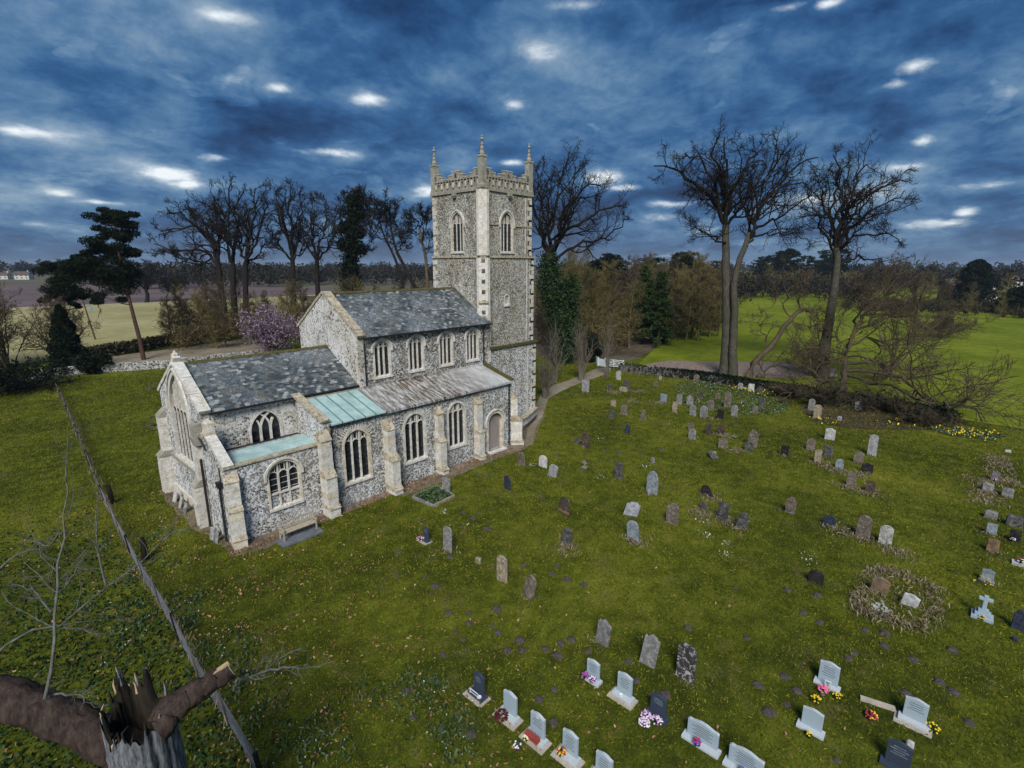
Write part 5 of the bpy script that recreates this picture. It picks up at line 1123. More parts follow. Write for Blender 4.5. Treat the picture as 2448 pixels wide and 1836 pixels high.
# ================================================================ the churchyard
def outline(style, w, h):
    a = w / 2
    if style in ('round',):
        sp = h - a * .85
        return [(-a, -.12)] + [(-a, sp)] + [(-a * math.cos(math.pi * i / 10), sp + (h - sp) * math.sin(math.pi * i / 10)) for i in range(1, 10)] + [(a, sp), (a, -.12)]
    if style == 'shoulder':
        sp = h * .80; b = a * .66
        return [(-a, -.12), (-a, sp), (-b - .01, sp + .02)] + [(-b * math.cos(math.pi * i / 8), sp + .03 + (h - sp - .03) * math.sin(math.pi * i / 8)) for i in range(0, 9)] + [(b + .01, sp + .02), (a, sp), (a, -.12)]
    if style in ('pointed', 'gothic'):
        sp = h * (.62 if style == 'gothic' else .74)
        L = [(-a * (1 - (i / 5) ** 1.7), sp + (h - sp) * math.sin(i / 5 * math.pi / 2)) for i in range(1, 6)]
        return [(-a, -.12), (-a, sp)] + L + [(-u, z) for u, z in reversed(L[:-1])] + [(a, sp), (a, -.12)]
    if style == 'ogee':
        L = [(-a, h * .84), (-a * .9, h * .9), (-a * .66, h * .9), (-a * .45, h * .95), (-a * .2, h)]
        return [(-a, -.12)] + L + [(-u, z) for u, z in reversed(L)] + [(a, -.12)]
    if style == 'serp':
        L = [(-a, h * .91), (-a * .8, h * .915), (-a * .5, h * .955), (-a * .22, h * .99), (0, h)]
        return [(-a, -.12)] + L + [(-u, z) for u, z in reversed(L[:-1])] + [(a, -.12)]
    j = [random.uniform(-.015, .015) for _ in range(4)]
    return [(-a, -.12), (-a + .01, h * .97 + j[0]), (-a * .85, h + j[1]), (0, h + j[2]), (a * .85, h * .985 + j[3]), (a - .01, h * .97), (a, -.12)]
def slab(mb, pts, t, x=0.0, bev=.014, rough=0.0):
    """outline in (y,z); thickness t along x, front towards -x"""
    n = len(pts)
    cy = sum(p[0] for p in pts) / n; cz = sum(p[1] for p in pts) / n
    def rg(xx, sh):
        out = []
        for (y, z) in pts:
            dy, dz = y - cy, z - cz
            out.append((xx, y - math.copysign(min(abs(dy), sh), dy), z - math.copysign(min(abs(dz), sh), dz)))
        return out
    if rough:
        pts = [(y + random.uniform(-rough, rough), z + random.uniform(-rough, rough) * (z > .1)) for y, z in pts]
    V = rg(x - t / 2, bev) + rg(x - t / 2 + bev, 0) + rg(x + t / 2 - bev, 0) + rg(x + t / 2, bev)
    tri = [tuple(q) for q in tessellate_polygon([[Vector((y, z, 0)) for y, z in pts]])]
    fs = tri + [tuple(i + 3 * n for i in q) for q in tri]
    for k in range(3):
        fs += [(k * n + i, k * n + (i + 1) % n, (k + 1) * n + (i + 1) % n, (k + 1) * n + i) for i in range(n)]
    return mb.add(V, fs)
def cross_shape(w, h):
    a, b = w / 2, w * .16
    return [(-b, -.1), (-b, h * .62), (-a, h * .62), (-a, h * .62 + 2 * b), (-b, h * .62 + 2 * b), (-b, h), (b, h), (b, h * .62 + 2 * b), (a, h * .62 + 2 * b), (a, h * .62), (b, h * .62), (b, -.1)]
for (x, y, w, h, st, mt, lean, lab) in STONES:
    w = min(w, 1.15)
    mb = MB(); rt = 0.012 if mt not in ('navy', 'greyblue', 'white') else .004
    if st == 'low':
        h = max(h, .18)
        slab(mb, [(-w / 2, -.1), (-w / 2 + .02, h * .9), (-w * .3, h), (w * .3, h), (w / 2 - .02, h * .88), (w / 2, -.1)], min(.32, w * .5), 0, .03, .015)
        cat = 'grave stone'
    elif st == 'cross':
        w = min(w, .5); h = min(h, .95)
        slab(mb, cross_shape(w * 1.0, h), .1)
        mb.box((-.16, -.2, -.05), (.16, .2, .12)); cat = 'stone cross'
    elif st == 'modern':
        slab(mb, outline('serp', w, h), .09, 0, .006)
        mb.box((-.16, -w / 2 - .06, -.02), (.12, w / 2 + .06, .1)); cat = 'headstone'
    else:
        slab(mb, outline(st, w, h), random.uniform(.09, .14), 0, .016, rt); cat = 'headstone'
    back = random.uniform(-.07, .07)
    o = mb.build('headstone' if cat != 'stone cross' else 'stone_cross', M[mt], None, (x, y, -.01), (R(lean) + random.uniform(-.025, .025), back, random.uniform(-.12, .12)))
    tag(o, lab, cat, 'old stones in the churchyard')
    if lab.startswith('dark red brown headstone'):
        ob = MB().box((-.14, -.4, .12), (-.06, .4, .26)).build('mossy_ledge', M['orange'], o)
    if lab.startswith('big blue grey'):
        MB().lathe([(.14, 0), (.16, .2), (.06, .42)], (-.25, .05, 0), 6).build('foot_stone', M['pale'], o)

# ---- modern headstones on plinths, facing east
def modern(x, y, w, h, m, top, pad, lab, lines=5, emblem=False, shape='serp', rz=0.0):
    root = empty('headstone', (x, y, 0), rz)
    tag(root, lab, 'headstone', 'modern headstones')
    if pad: MB().box((-.34, -w / 2 - .2, -.05), (.2, w / 2 + .2, .035)).build('foundation', M['concrete'], root)
    z0 = .035 if pad else 0.0
    mb = MB(); slab(mb, [(-w / 2 - .1, z0), (-w / 2 - .1, z0 + .1), (w / 2 + .1, z0 + .1), (w / 2 + .1, z0)], .34, -.02, .008)
    mb.build('plinth', M[top if m == 'granite' else m], root)
    mb = MB(); pts = [(u, z + z0 + .1 if z > 0 else z0 + .1) for u, z in outline(shape, w, h)]
    slab(mb, pts, .1, .06, .008); st = mb.build('slab', M[m], root)
    if top and m == 'granite':
        tp = [p for p in pts if p[1] > z0 + .2]
        fr = Frame((.06, 0, 0), (0, 1, 0), (-1, 0, 0))
        MB().ribbon(fr, [(u, z + .006) for u, z in tp], .012, -.045, .045).build('sawn_edge', M[top], root)
    for k in range(lines):
        hw = w * (.34 if k % 2 else .26) * random.uniform(.8, 1.1)
        zz_ = z0 + .1 + h * (.78 - k * .105)
        MB().box((.0085, -hw, zz_ - .011), (.0065, hw, zz_ + .011)).build('inscription', M['engraved'] if m == 'granite' else M['greyblue'], root)
    if emblem:
        MB().tube([(.009, 0, z0 + .1 + h * .88), (.003, 0, z0 + .1 + h * .88)], .06, 12).build('emblem', M['white'], root)
    return root
modern(4.97, -26.6, .52, .70, 'granite', 'granite_top', False, 'pale modern headstone with purple and pink flowers on its plinth')
modern(5.06, -27.85, .56, .80, 'granite', 'granite_top', True, 'pale modern headstone on a concrete pad with a round emblem and small dish', emblem=True)
modern(5.12, -29.1, .56, .76, 'granite_dark', None, False, 'dark navy modern headstone behind lilac and white flowers', 3)
modern(5.12, -30.62, .98, .66, 'granite', 'granite_top', False, 'wide pale headstone with many lines of lettering and blue flowers', 6, shape='ogee')
modern(5.08, -31.95, .98, .66, 'granite', 'granite_top', False, 'wide pale headstone at the bottom edge right of its wide neighbour', 6, shape='ogee')
modern(1.93, -27.78, .55, .78, 'granite', 'granite_top', True, 'pale modern headstone with red flowers, second from the bottom edge in its row', 6)
modern(2.0, -28.95, .55, .78, 'granite', 'granite_top', True, 'pale modern headstone cut off by the bottom edge, last in its row', 5)
modern(1.66, -24.02, .50, .78, 'granite_dark', None, True, 'dark navy headstone with a white rail and dish on its plinth', 3)
modern(1.76, -25.42, .56, .80, 'granite', 'granite_top', True, 'pale blue modern headstone with a dark wreath against it', 0)
modern(1.74, -26.64, .56, .80, 'granite', 'granite_top', True, 'pale modern headstone with a round emblem and red flower box', 4, emblem=True)
modern(10.5, -33.02, .62, .84, 'granite', 'granite_top', False, 'pale modern headstone with a white card and pink roses in front', 5, emblem=True)
modern(8.06, -33.05, .60, .66, 'granite', 'granite_top', False, 'plain blue grey headstone with a few yellow flowers at its foot', 0)
modern(10.66, -35.5, .62, .76, 'granite', 'granite_top', True, 'pale modern headstone with yellow daffodils at its right side', 4)
modern(8.36, -35.3, .62, .80, 'granite_dark', None, False, 'dark navy headstone at the bottom right near a small white cube', 4)
modern(6.98, -14.32, .42, .68, 'granite_dark', None, True, 'small navy headstone with purple flowers on the left lawn', 3)
for (x, y, lab) in ((10.36, -33.2, 'white card with dark print leaning on a pale headstone'),):
    mb = MB().box((-.012, -.1, .12), (.012, .1, .42)); o = tag(mb.build('memorial_card', M['white_paint'], None, (x - .06, y + .13, 0), (0, -.15, 0)), lab, 'card')
    MB().box((-.014, -.05, .30), (-.0125, .06, .36)).box((-.014, -.02, .2), (-.0125, .03, .26)).build('print', M['engraved'], o)
rail = tag(MB().tube([(-.12, -.2, .14), (-.12, -.2, .30), (-.12, .2, .30), (-.12, .2, .14)], .018, 6).tube([(-.12, -.2, .18), (-.12, .2, .18)], .012, 6).build('plinth_rail', M['white_paint'], None, (1.6, -24.0, 0)), 'white metal rail on the plinth of a navy headstone', 'rail')
for (x, y, z, lab) in ((1.52, -24.22, .135, 'round white dish on the plinth of the navy headstone'), (4.94, -27.82, .135, 'small white dish on the plinth of the headstone with emblem')):
    tag(MB().lathe([(.05, 0), (.085, .04), (.08, .05), (.04, .02)], (0, 0, 0), 14).build('dish', M['white_paint'], None, (x, y, z)), lab, 'dish')
# cross on stepped base
cr = empty('memorial_cross', (19.25, -37.1, 0)); tag(cr, 'pale blue grey stone cross on a stepped base near the right edge', 'memorial cross')
for i, (s_, z0, z1) in enumerate(((.36, 0, .14), (.26, .14, .28), (.17, .28, .42))):
    MB().box((-s_ * .8, -s_, z0 + .001 * i), (s_ * .8, s_, z1)).build('step', M['granite'], cr)
mb = MB(); slab(mb, [(u, z + .42 if z > 0 else .42) for u, z in cross_shape(.46, .66)], .11); mb.build('cross', M['granite'], cr)

# ---- lying slabs
mb = MB(); slab(mb, outline('shoulder', .85, 1.35), .13, 0, .02, .015)
tag(mb.build('fallen_headstone', M['pale'], None, (17.2, -21.2, .10), (0, R(82), R(20))), 'pale grey headstone lying nearly flat on the grass', 'headstone', 'old stones in the churchyard')
mb = MB(); slab(mb, outline('round', .6, .8), .12, 0, .02, .015)
tag(mb.build('fallen_headstone', M['dark'], None, (30.0, -21.3, .08), (0, R(66), R(55))), 'dark slab tipped over among dry grass', 'headstone', 'old stones in the churchyard')
# stones leaning on the east wall
for i, (x, y, h, ln, mm) in enumerate(((-.95, 1.3, .75, -14, 'white'), (-.95, .2, .7, -15, 'white'), (-.98, -.8, .62, -16, 'pale'), (-.95, -5.5, .7, -12, 'pale'), (-.9, -6.0, .6, -12, 'pale'))):
    mb = MB(); slab(mb, outline('flat', .38, h), .1, 0, .012, .012)
    tag(mb.build('leaning_stone', M[mm], None, (x, y, 0), (0, R(-ln), random.uniform(-.2, .2))), ['leftmost pale slab propped against the foot of the east wall', 'middle pale slab propped against the foot of the east wall', 'rightmost pale slab propped against the chancel east wall', 'narrow grey slab propped against the vestry wall', 'small grey slab beside the rainwater pipe of the vestry'][i], 'stone slab', 'slabs propped on the east wall')
# ---- kerbed grave
kg = empty('grave_kerb', (10.75, -10.4, 0)); tag(kg, 'square stone kerb round a planted grave near the buttress', 'grave kerb')
K = [Vector((x - 10.75, y + 10.4, 0)) for x, y in KERB]
for i in range(4):
    a, b = K[i], K[(i + 1) % 4]; d = (b - a); L = d.length; d.normalize(); n_ = Vector((-d.y, d.x, 0))
    MB().obox((a + b) / 2 + Vector((0, 0, .07)), d, n_, (0, 0, 1), L / 2 - (.07 if i % 2 else 0), .065, .1).build('kerb_stone', M['grey'] if i != 1 else M['tan'], kg)
sheet('grave_earth', [(x + (10.75 - x) * .06, y + (-10.4 - y) * .06) for x, y in KERB], .05, M['dirt'])
# ---- small brick kerb and marble chippings
tag(MB().box((-.09, -.5, 0), (.09, .5, .1)).build('brick_kerb', M['concrete'], None, (10.75, -34.5, 0), (0, 0, .25)), 'short crumbling brick kerb in the grass by the daffodils', 'kerb')
mb = MB()
for k in range(26):
    p = (random.gauss(0, .35), random.gauss(0, .18), .02); s_ = random.uniform(.03, .07)
    mb.obox(p, (math.cos(k), math.sin(k), 0), (-math.sin(k), math.cos(k), 0), (0, 0, 1), s_, s_ * .7, .03)
tag(mb.build('marble_chippings', M['white'], None, (17.0, -33.85, 0)), 'scatter of white marble chippings in the overgrown plot', 'chippings', kind='stuff')

# ---- bench on its slab
tag(MB().prism([(1.3, -9.36, 0), (3.65, -9.36, 0), (3.72, -8.15, 0), (1.33, -8.2, 0)], (0, 0, .07)).build('bench_slab', M['slab_dark'], None), 'dark paving slab under the wooden bench', 'paving slab')
bn = empty('bench', (2.55, -8.55, .07)); tag(bn, 'weathered wooden slatted bench against the vestry wall', 'bench')
for sx in (-1, 1):
    for (yy, h) in ((-.26, .62), (.24, .92)):
        MB().box((sx * .93 - .035, yy - .035, 0), (sx * .93 + .035, yy + .035, h)).build('leg', M['bench'], bn)
    MB().box((sx * .93 - .04, -.34, .62), (sx * .93 + .04, .2, .66)).build('arm_rest', M['bench'], bn)
for k in range(5):
    MB().box((-.97, -.27 + k * .1, .42), (.97, -.185 + k * .1, .45)).build('seat_slat', M['bench'], bn)
MB().box((-.9, .215, .86), (.9, .265, .94)).build('top_rail', M['bench'], bn)
MB().box((-.9, .215, .5), (.9, .265, .55)).build('back_rail', M['bench'], bn)
for k in range(14):
    u = -.82 + k * 1.64 / 13
    MB().box((u - .025, .225, .552), (u + .025, .255, .858)).build('back_slat', M['bench'], bn)
# black hoop beside the aisle buttress
tag(MB().tube([(0, 0, 0), (0, 0, .95), (.12, 0, 1.02), (.24, 0, .95), (.24, 0, 0)], .022, 6).build('hoop_rail', M['wire'], None, (5.9, -8.0, 0)), 'pale metal hoop rail in the corner beside the first aisle buttress', 'rail')

# ---- molehills
mbm = []
for v in range(3):
    mb = MB(); n = 12; rings = [(.20, 0), (.16, .05), (.10, .09), (.04, .11)]
    o = 0
    for r_, z_ in rings:
        for k in range(n):
            q = 2 * math.pi * k / n; rr = r_ * random.uniform(.75, 1.25)
            mb.v.append((rr * math.cos(q), rr * math.sin(q), max(0, z_ + random.uniform(-.015, .02)) - (.02 if z_ == 0 else 0)))
    for i in range(3):
        for k in range(n): mb.f.append((i * n + k, i * n + (k + 1) % n, (i + 1) * n + (k + 1) % n, (i + 1) * n + k))
    mb.f.append(tuple(3 * n + k for k in range(n)))
    me = mb.mesh('molehill'); me.materials.append(M['earth']); mbm.append(me)
for i, (x, y) in enumerate(MOLEHILLS):
    o = link('molehill', mbm[i % 3], None, None, (x, y, 0), (0, 0, random.uniform(0, 6)))
    s_ = random.uniform(.6, 1.15); o.scale = (s_, s_, s_ * .9)
    tag(o, 'small brown molehill of bare soil in the churchyard grass', 'molehill', 'molehills in the churchyard grass')

# ---- flowers
def leaf_cloud(n, size, spread, center=(0, 0, 0), aspect=2.2, up=.0, g=None, shell=False):
    """n random quads in an ellipsoid: V,F"""
    g = g or rng
    P = g.normal(size=(n, 3)); P /= np.linalg.norm(P, axis=1)[:, None]
    rad = g.random(n) ** (1 / 3) if not shell else .75 + .3 * g.random(n)
    P = P * rad[:, None] * np.array(spread) + np.array(center)
    return quads_at(P, size, aspect, up, g)
def quads_at(P, size, aspect=2.2, up=.0, g=None):
    g = g or rng; n = len(P)
    a = g.normal(size=(n, 3)); a[:, 2] += up * 3; a /= np.linalg.norm(a, axis=1)[:, None]
    b = np.cross(a, g.normal(size=(n, 3))); b /= np.linalg.norm(b, axis=1)[:, None]
    s_ = (np.asarray(size) * (.6 + .8 * g.random(n)))[:, None]
    V = np.stack([P - a * s_ / 2 - b * s_ / 2 / aspect * .6, P - a * s_ / 2 + b * s_ / 2 / aspect * .6, P + a * s_ / 2 + b * s_ / 2 / aspect, P + a * s_ / 2 - b * s_ / 2 / aspect], 1).reshape(-1, 3)
    return V, np.arange(4 * n).reshape(n, 4)
def cloud_obj(name, VF, m, parent=None, loc=None):
    return link(name, np_mesh(name, *VF), parent, m, loc)
def posy(x, y, z, lab, cols, sp=.12, n=26, leaf='leaf_ivy', pot=None, stems=False):
    root = empty('flowers', (x, y, z)); tag(root, lab, 'flowers', 'flowers on graves')
    if pot: MB().lathe([(.06, 0), (.1, .14), (.09, .15)], (0, 0, 0), 10).build('pot', M[pot], root)
    h = .15 if pot else .08
    cloud_obj('leaves', leaf_cloud(60, .08, (sp, sp, sp * .7), (0, 0, h + .02)), M[leaf], root)
    for c in cols:
        P = rng.normal(size=(n, 3)); P /= np.linalg.norm(P, axis=1)[:, None]; P[:, 2] = np.abs(P[:, 2])
        P = P * np.array((sp, sp, sp * .9)) * (.8 + .35 * rng.random((n, 1))) + np.array((0, 0, h + .03))
        mb = MB()
        for p in P: mb.lathe([(.006, -.02), (.032, .0), (.026, .018)], tuple(p), 6, random.random())
        mb.build('blossoms', M[c], root)
posy(4.76, -26.42, .1, 'purple posy on the plinth of a pale headstone', ['purple_f'])
posy(4.80, -26.72, .1, 'pink and white posy on the right of a pale plinth', ['purple_f', 'white_f'], .12, 14)
posy(4.80, -28.85, .0, 'lilac and white flowers left of three at the navy headstone', ['lilac_f'], .17, 40)
posy(4.86, -29.22, .0, 'lilac and white flowers right of three at the navy headstone', ['lilac_f'], .16, 36)
posy(4.52, -28.95, .0, 'round dome of white and purple flowers in front of the navy headstone', ['lilac_f', 'white_f'], .17, 30)
posy(4.92, -30.55, .1, 'blue and red posy on the plinth of a wide headstone', ['blue_f', 'red_f'], .11, 16)
posy(4.9, -31.95, .1, 'blue posy on the plinth of the wide headstone at the bottom edge', ['blue_f'], .1)
posy(1.74, -27.62, .13, 'red and yellow flowers on the plinth of a pale headstone', ['red_f', 'yellow'], .13, 14)
posy(1.5, -25.3, .0, 'dark dried wreath against a pale blue headstone', ['dark_f', 'dark_f'], .22, 50, 'leaf_hedge')
posy(1.46, -26.42, .0, 'cream flowers in the red box of a pale headstone', ['cream_f'], .1, 26, 'leaf_ivy')
tag(MB().box((-.09, -.26, 0), (.09, .26, .14)).build('flower_box', M['terracotta'], None, (1.56, -26.6, .135)), 'red flower box on the plinth of a pale headstone', 'flower box')
posy(1.05, -26.45, .0, 'pale green plant in a dark pot on the grass', ['white_f'], .12, 10, 'snow_leaf', 'earth')
posy(9.95, -33.0, .0, 'pink roses in a stone urn before a pale headstone', ['pink', 'pink'], .16, 24, 'leaf_ivy', 'concrete')
posy(10.1, -33.42, .0, 'small yellow flowers right of the pink roses', ['yellow'], .13, 16)
posy(9.4, -32.9, .0, 'clump of yellow daffodils growing left of the pink roses', ['yellow'], .16, 20)
posy(7.72, -33.05, .0, 'few yellow flowers at the foot of the plain blue grey headstone', ['yellow'], .1, 9)
posy(10.72, -36.0, .0, 'tall yellow daffodils at the right side of a headstone pad', ['yellow'], .18, 22)
posy(9.9, -34.43, .0, 'heart wreath of yellow and dark red flowers in the grass', ['yellow', 'red_f', 'dark_f'], .17, 20)
posy(19.0, -37.1, .0, 'yellow flowers at the foot of the stone cross', ['yellow'], .12, 10)
posy(22.3, -37.1, .0, 'leafy planting with yellow flowers before a blue grey headstone', ['yellow'], .34, 14, 'snow_leaf')
posy(25.9, -38.45, .12, 'red and white flowers on a white block at the right edge', ['red_f', 'white_f'], .14, 14)
tag(MB().box((-.2, -.3, 0), (.2, .3, .14)).build('stone_block', M['white'], None, (25.9, -38.45, 0)), 'white stone block under red flowers at the right edge', 'stone block')
posy(6.75, -14.15, .0, 'purple and yellow flowers at the small navy headstone', ['purple_f', 'purple_f', 'cream_f'], .19, 20)
posy(39.2, -37.5, .0, 'white and mauve flowers at the purple brown stone', ['white_f'], .12, 16)
posy(28.8, -38.25, .0, 'white flowers at the black headstone on the right edge', ['white_f'], .12, 16)

# ================================================================ trees
def resample(P, k):
    P = np.asarray(P, float); d = np.r_[0, np.cumsum(np.linalg.norm(np.diff(P, axis=0), axis=1))]
    # smooth with a Catmull-like pass
    t = np.linspace(0, d[-1], k)
    return np.stack([np.interp(t, d, P[:, i]) for i in range(3)], 1)
def tubes(P, Rd, s):
    """P (N,k,3), Rd (N,k) -> V,F of s-sided tubes"""
    N, k, _ = P.shape
    T = np.empty_like(P); T[:, 1:-1] = P[:, 2:] - P[:, :-2]; T[:, 0] = P[:, 1] - P[:, 0]; T[:, -1] = P[:, -1] - P[:, -2]
    T /= np.linalg.norm(T, axis=2, keepdims=True) + 1e-9
    ref = np.where(np.abs(T[..., 2:3]) < .9, np.array([0, 0, 1.0]), np.array([1.0, 0, 0]))
    A = np.cross(T, ref); A /= np.linalg.norm(A, axis=2, keepdims=True) + 1e-9
    Bn = np.cross(T, A)
    q = 2 * np.pi * np.arange(s) / s
    V = P[:, :, None, :] + Rd[:, :, None, None] * (A[:, :, None, :] * np.cos(q)[:, None] + Bn[:, :, None, :] * np.sin(q)[:, None])
    idx = np.arange(N * k * s).reshape(N, k, s)
    a = idx[:, :-1]; b = idx[:, 1:]
    F = np.stack([a, np.roll(a, -1, 2), np.roll(b, -1, 2), b], -1).reshape(-1, 4)
    return V.reshape(-1, 3), F
def grow(g, P, Rd, n, t0, t1, ang, ratio, k, sig, trop, rr, rmin, out=None, minlen=0.0):
    """children of every polyline in P"""
    N, K, _ = P.shape
    L = np.linalg.norm(np.diff(P, axis=1), axis=2).sum(1)
    pi = np.repeat(np.arange(N), n)
    t = t0 + (t1 - t0) * ((np.tile(np.arange(n), N) + g.random(N * n)) / n)
    f = t * (K - 1); i = np.minimum(f.astype(int), K - 2); u = (f - i)[:, None]
    o = P[pi, i] * (1 - u) + P[pi, i + 1] * u
    r0 = Rd[pi, i] * (1 - u[:, 0]) + Rd[pi, i + 1] * u[:, 0]
    T = P[pi, i + 1] - P[pi, i]; T /= np.linalg.norm(T, axis=1)[:, None] + 1e-9
    pr = np.cross(T, g.normal(size=T.shape)); pr /= np.linalg.norm(pr, axis=1)[:, None] + 1e-9
    a = R(1) * (ang + g.normal(size=len(t)) * 11)
    d = T * np.cos(a)[:, None] + pr * np.sin(a)[:, None]
    ln = np.maximum(L[pi] * ratio * (1.12 - .72 * t) * (.65 + .7 * g.random(len(t))), minlen)
    Q = np.empty((len(t), k, 3)); Q[:, 0] = o
    for j in range(1, k):
        d = d + g.normal(size=d.shape) * sig + np.array([0, 0, trop])
        d /= np.linalg.norm(d, axis=1)[:, None]
        Q[:, j] = Q[:, j - 1] + d * (ln / (k - 1))[:, None]
    rb = np.maximum(r0 * rr, rmin)
    Rn = rb[:, None] * np.linspace(1, .35, k)[None]
    return Q, np.maximum(Rn, rmin * .6)
def join(parts):
    V, F, o = [], [], 0
    for v, f in parts:
        V.append(v); F.append(f + o); o += len(v)
    return np.concatenate(V), np.concatenate(F)
def bare_tree(name, label, limbs, seed, m_trunk, m_crown, dens=(9, 7, 6, 4), rmin=.022, group=None, trop=.06, sig=.2, cat='tree', ang=42, rat=(.42, .5, .5, .55), sag=0.0):
    g = np.random.default_rng(seed)
    base = limbs[0][0][0]
    root = empty(name, (base[0], base[1], 0)); tag(root, label, cat, group)
    b = np.array([base[0], base[1], 0.0])
    tk, lb = [], []
    for (P, r0, r1, lv) in limbs:
        P = np.array(P) - b
        if lv == 0:
            if P[0][2] > -.2: P = np.vstack([[P[0][0], P[0][1], -.3], P])
            Q = resample(P, 12); Q[1:] += g.normal(size=Q[1:].shape) * .05
            rad = np.linspace(r0, r1, 12) * 1.15; rad[0] *= 1.35; rad[1] *= 1.08
            tk.append((Q, rad))
        else:
            Q = resample(P, 12); Q[1:] += g.normal(size=Q[1:].shape) * .26
            lb.append((Q, np.linspace(r0 * 1.25, r0 * .34, 12)))
    TP, TR = np.array([q for q, _ in tk]), np.array([r for _, r in tk])
    parts_t = [tubes(TP, TR, 9)]
    link('trunk', np_mesh('trunk', *join(parts_t), True), root, m_trunk)
    LP, LR = np.array([q for q, _ in lb]), np.array([r for _, r in lb])
    out = [tubes(LP, LR, 7)]
    p1, r1_ = grow(g, LP, LR, dens[0], .12, 1, ang, rat[0], 7, sig, trop, .62, rmin * 2.4); out.append(tubes(p1, r1_, 5))
    p2, r2_ = grow(g, p1, r1_, dens[1], .15, 1, ang, rat[1], 5, sig * 1.2, trop, .62, rmin * 1.5); out.append(tubes(p2, r2_, 4))
    p3, r3_ = grow(g, p2, r2_, dens[2], .15, 1, ang, rat[2], 4, sig * 1.1, trop - sag, .7, rmin, minlen=.5); out.append(tubes(p3, r3_, 3))
    if dens[3]:
        p4, r4_ = grow(g, p3, r3_, dens[3], .2, 1, 38, rat[3], 2, sig, -sag, .8, rmin * .8, minlen=.45); out.append(tubes(p4, r4_, 3))
    link('crown', np_mesh('crown', *join(out)), root, m_crown)
    return root, b
BT = bare_tree
r_, _ = BT('bare_tree', 'tallest bare tree with forked crown in front of the green field', TREES['T1a'], 1, M['bark_grey'], M['bark_dark'], (8, 7, 5, 2), sig=.26)
BT('bare_tree', 'bare tree whose stem hugs the tallest tree and leans out to its right', TREES['T1b'], 2, M['bark_grey'], M['bark_dark'], (8, 7, 5, 2), sig=.26)
BT('bare_tree', 'bare round crowned tree at the right, above the bushy fallen tree', TREES['T2'], 3, M['bark_grey'], M['bark_dark'], (8, 7, 5, 2), sig=.26)
BT('leaning_tree', 'low crooked bare tree leaning right between the two tall trees', TREES['T3'], 4, M['bark_brown'], M['bark_brown'], (7, 6, 5, 0), sig=.3)
BT('fallen_tree', 'bushy fallen tree sprawling its bare branches over the churchyard wall', TREES['T4'], 5, M['bark_brown'], M['bark_brown'], (12, 9, 4, 0), rmin=.022, sig=.24, trop=.03, ang=40, rat=(.5, .55, .55, .6))
t5, b5 = BT('ivy_tree', 'big bare tree with ivy clad trunk right of the tower', TREES['T5'], 6, M['bark_brown'], M['bark_dark'], (8, 7, 5, 2), rmin=.022)
grp = 'row of bare trees behind the church'
BT('bare_tree', 'broad bare tree at the left end of the row, spreading to the left', TREES['L1'], 7, M['bark_dark'], M['bark_dark'], (9, 7, 5, 2), .036, grp)
BT('bare_tree', 'tall slim bare tree second in the row behind the chancel', TREES['L2'], 8, M['bark_dark'], M['bark_dark'], (8, 7, 5, 1), .036, grp)
BT('bare_tree', 'tall bare tree third in the row above the pink blossom bush', TREES['L3'], 9, M['bark_dark'], M['bark_dark'], (8, 7, 5, 1), .036, grp)
BT('bare_tree', 'tall bare tree directly left of the nave gable', TREES['L4'], 10, M['bark_dark'], M['bark_dark'], (8, 7, 5, 1), .036, grp)
BT('bare_tree', 'bare tree rising behind the left end of the nave roof', TREES['L4b'], 11, M['bark_dark'], M['bark_dark'], (9, 7, 5, 2), .036, grp)
t5b, b5b = BT('ivy_tree', 'dark ivy smothered tree behind the middle of the nave roof', TREES['L5'], 12, M['bark_dark'], M['bark_dark'], (9, 7, 4, 2), .036, grp)
BT('bare_tree', 'bare tree with two leaning stems behind the nave roof', TREES['L6'], 13, M['bark_dark'], M['bark_dark'], (9, 7, 4, 2), .032, grp)
BT('bare_tree', 'small bare tree immediately left of the tower', TREES['L7'], 14, M['bark_brown'], M['bark_dark'], (9, 7, 4, 2), .028, grp)
def ivy_on(root, b, limbs, tmax, n, spread, m, size=.45):
    V = []
    for (P, r0, r1, lv) in limbs:
        if lv: continue
        P = np.array(P) - b; P = np.vstack([[P[0][0], P[0][1], 0], P])
        Q = resample(P, 60)[:int(60 * tmax)]
        c = Q[rng.integers(0, len(Q), n)]
        d = rng.normal(size=(n, 3)) * np.array((spread, spread, .5))
        V.append(c + d)
    return cloud_obj('ivy', quads_at(np.concatenate(V), size, 1.4), m, root)
ivy_on(t5, b5, TREES['T5'], .97, 11000, .8, M['leaf_ivy'], .27)
ivy_on(t5b, b5b, TREES['L5'], .98, 11000, .85, M['leaf_dark'], .4)
# ivy lumps on the dark tree
lp = [np.array(p) - b5b for P, a, c, l in TREES['L5'][1:] for p in P[:2]]
cloud_obj('ivy', join([leaf_cloud(420, .4, (1.2, 1.2, 1.4), tuple(p)) for p in lp]), M['leaf_dark'], t5b)

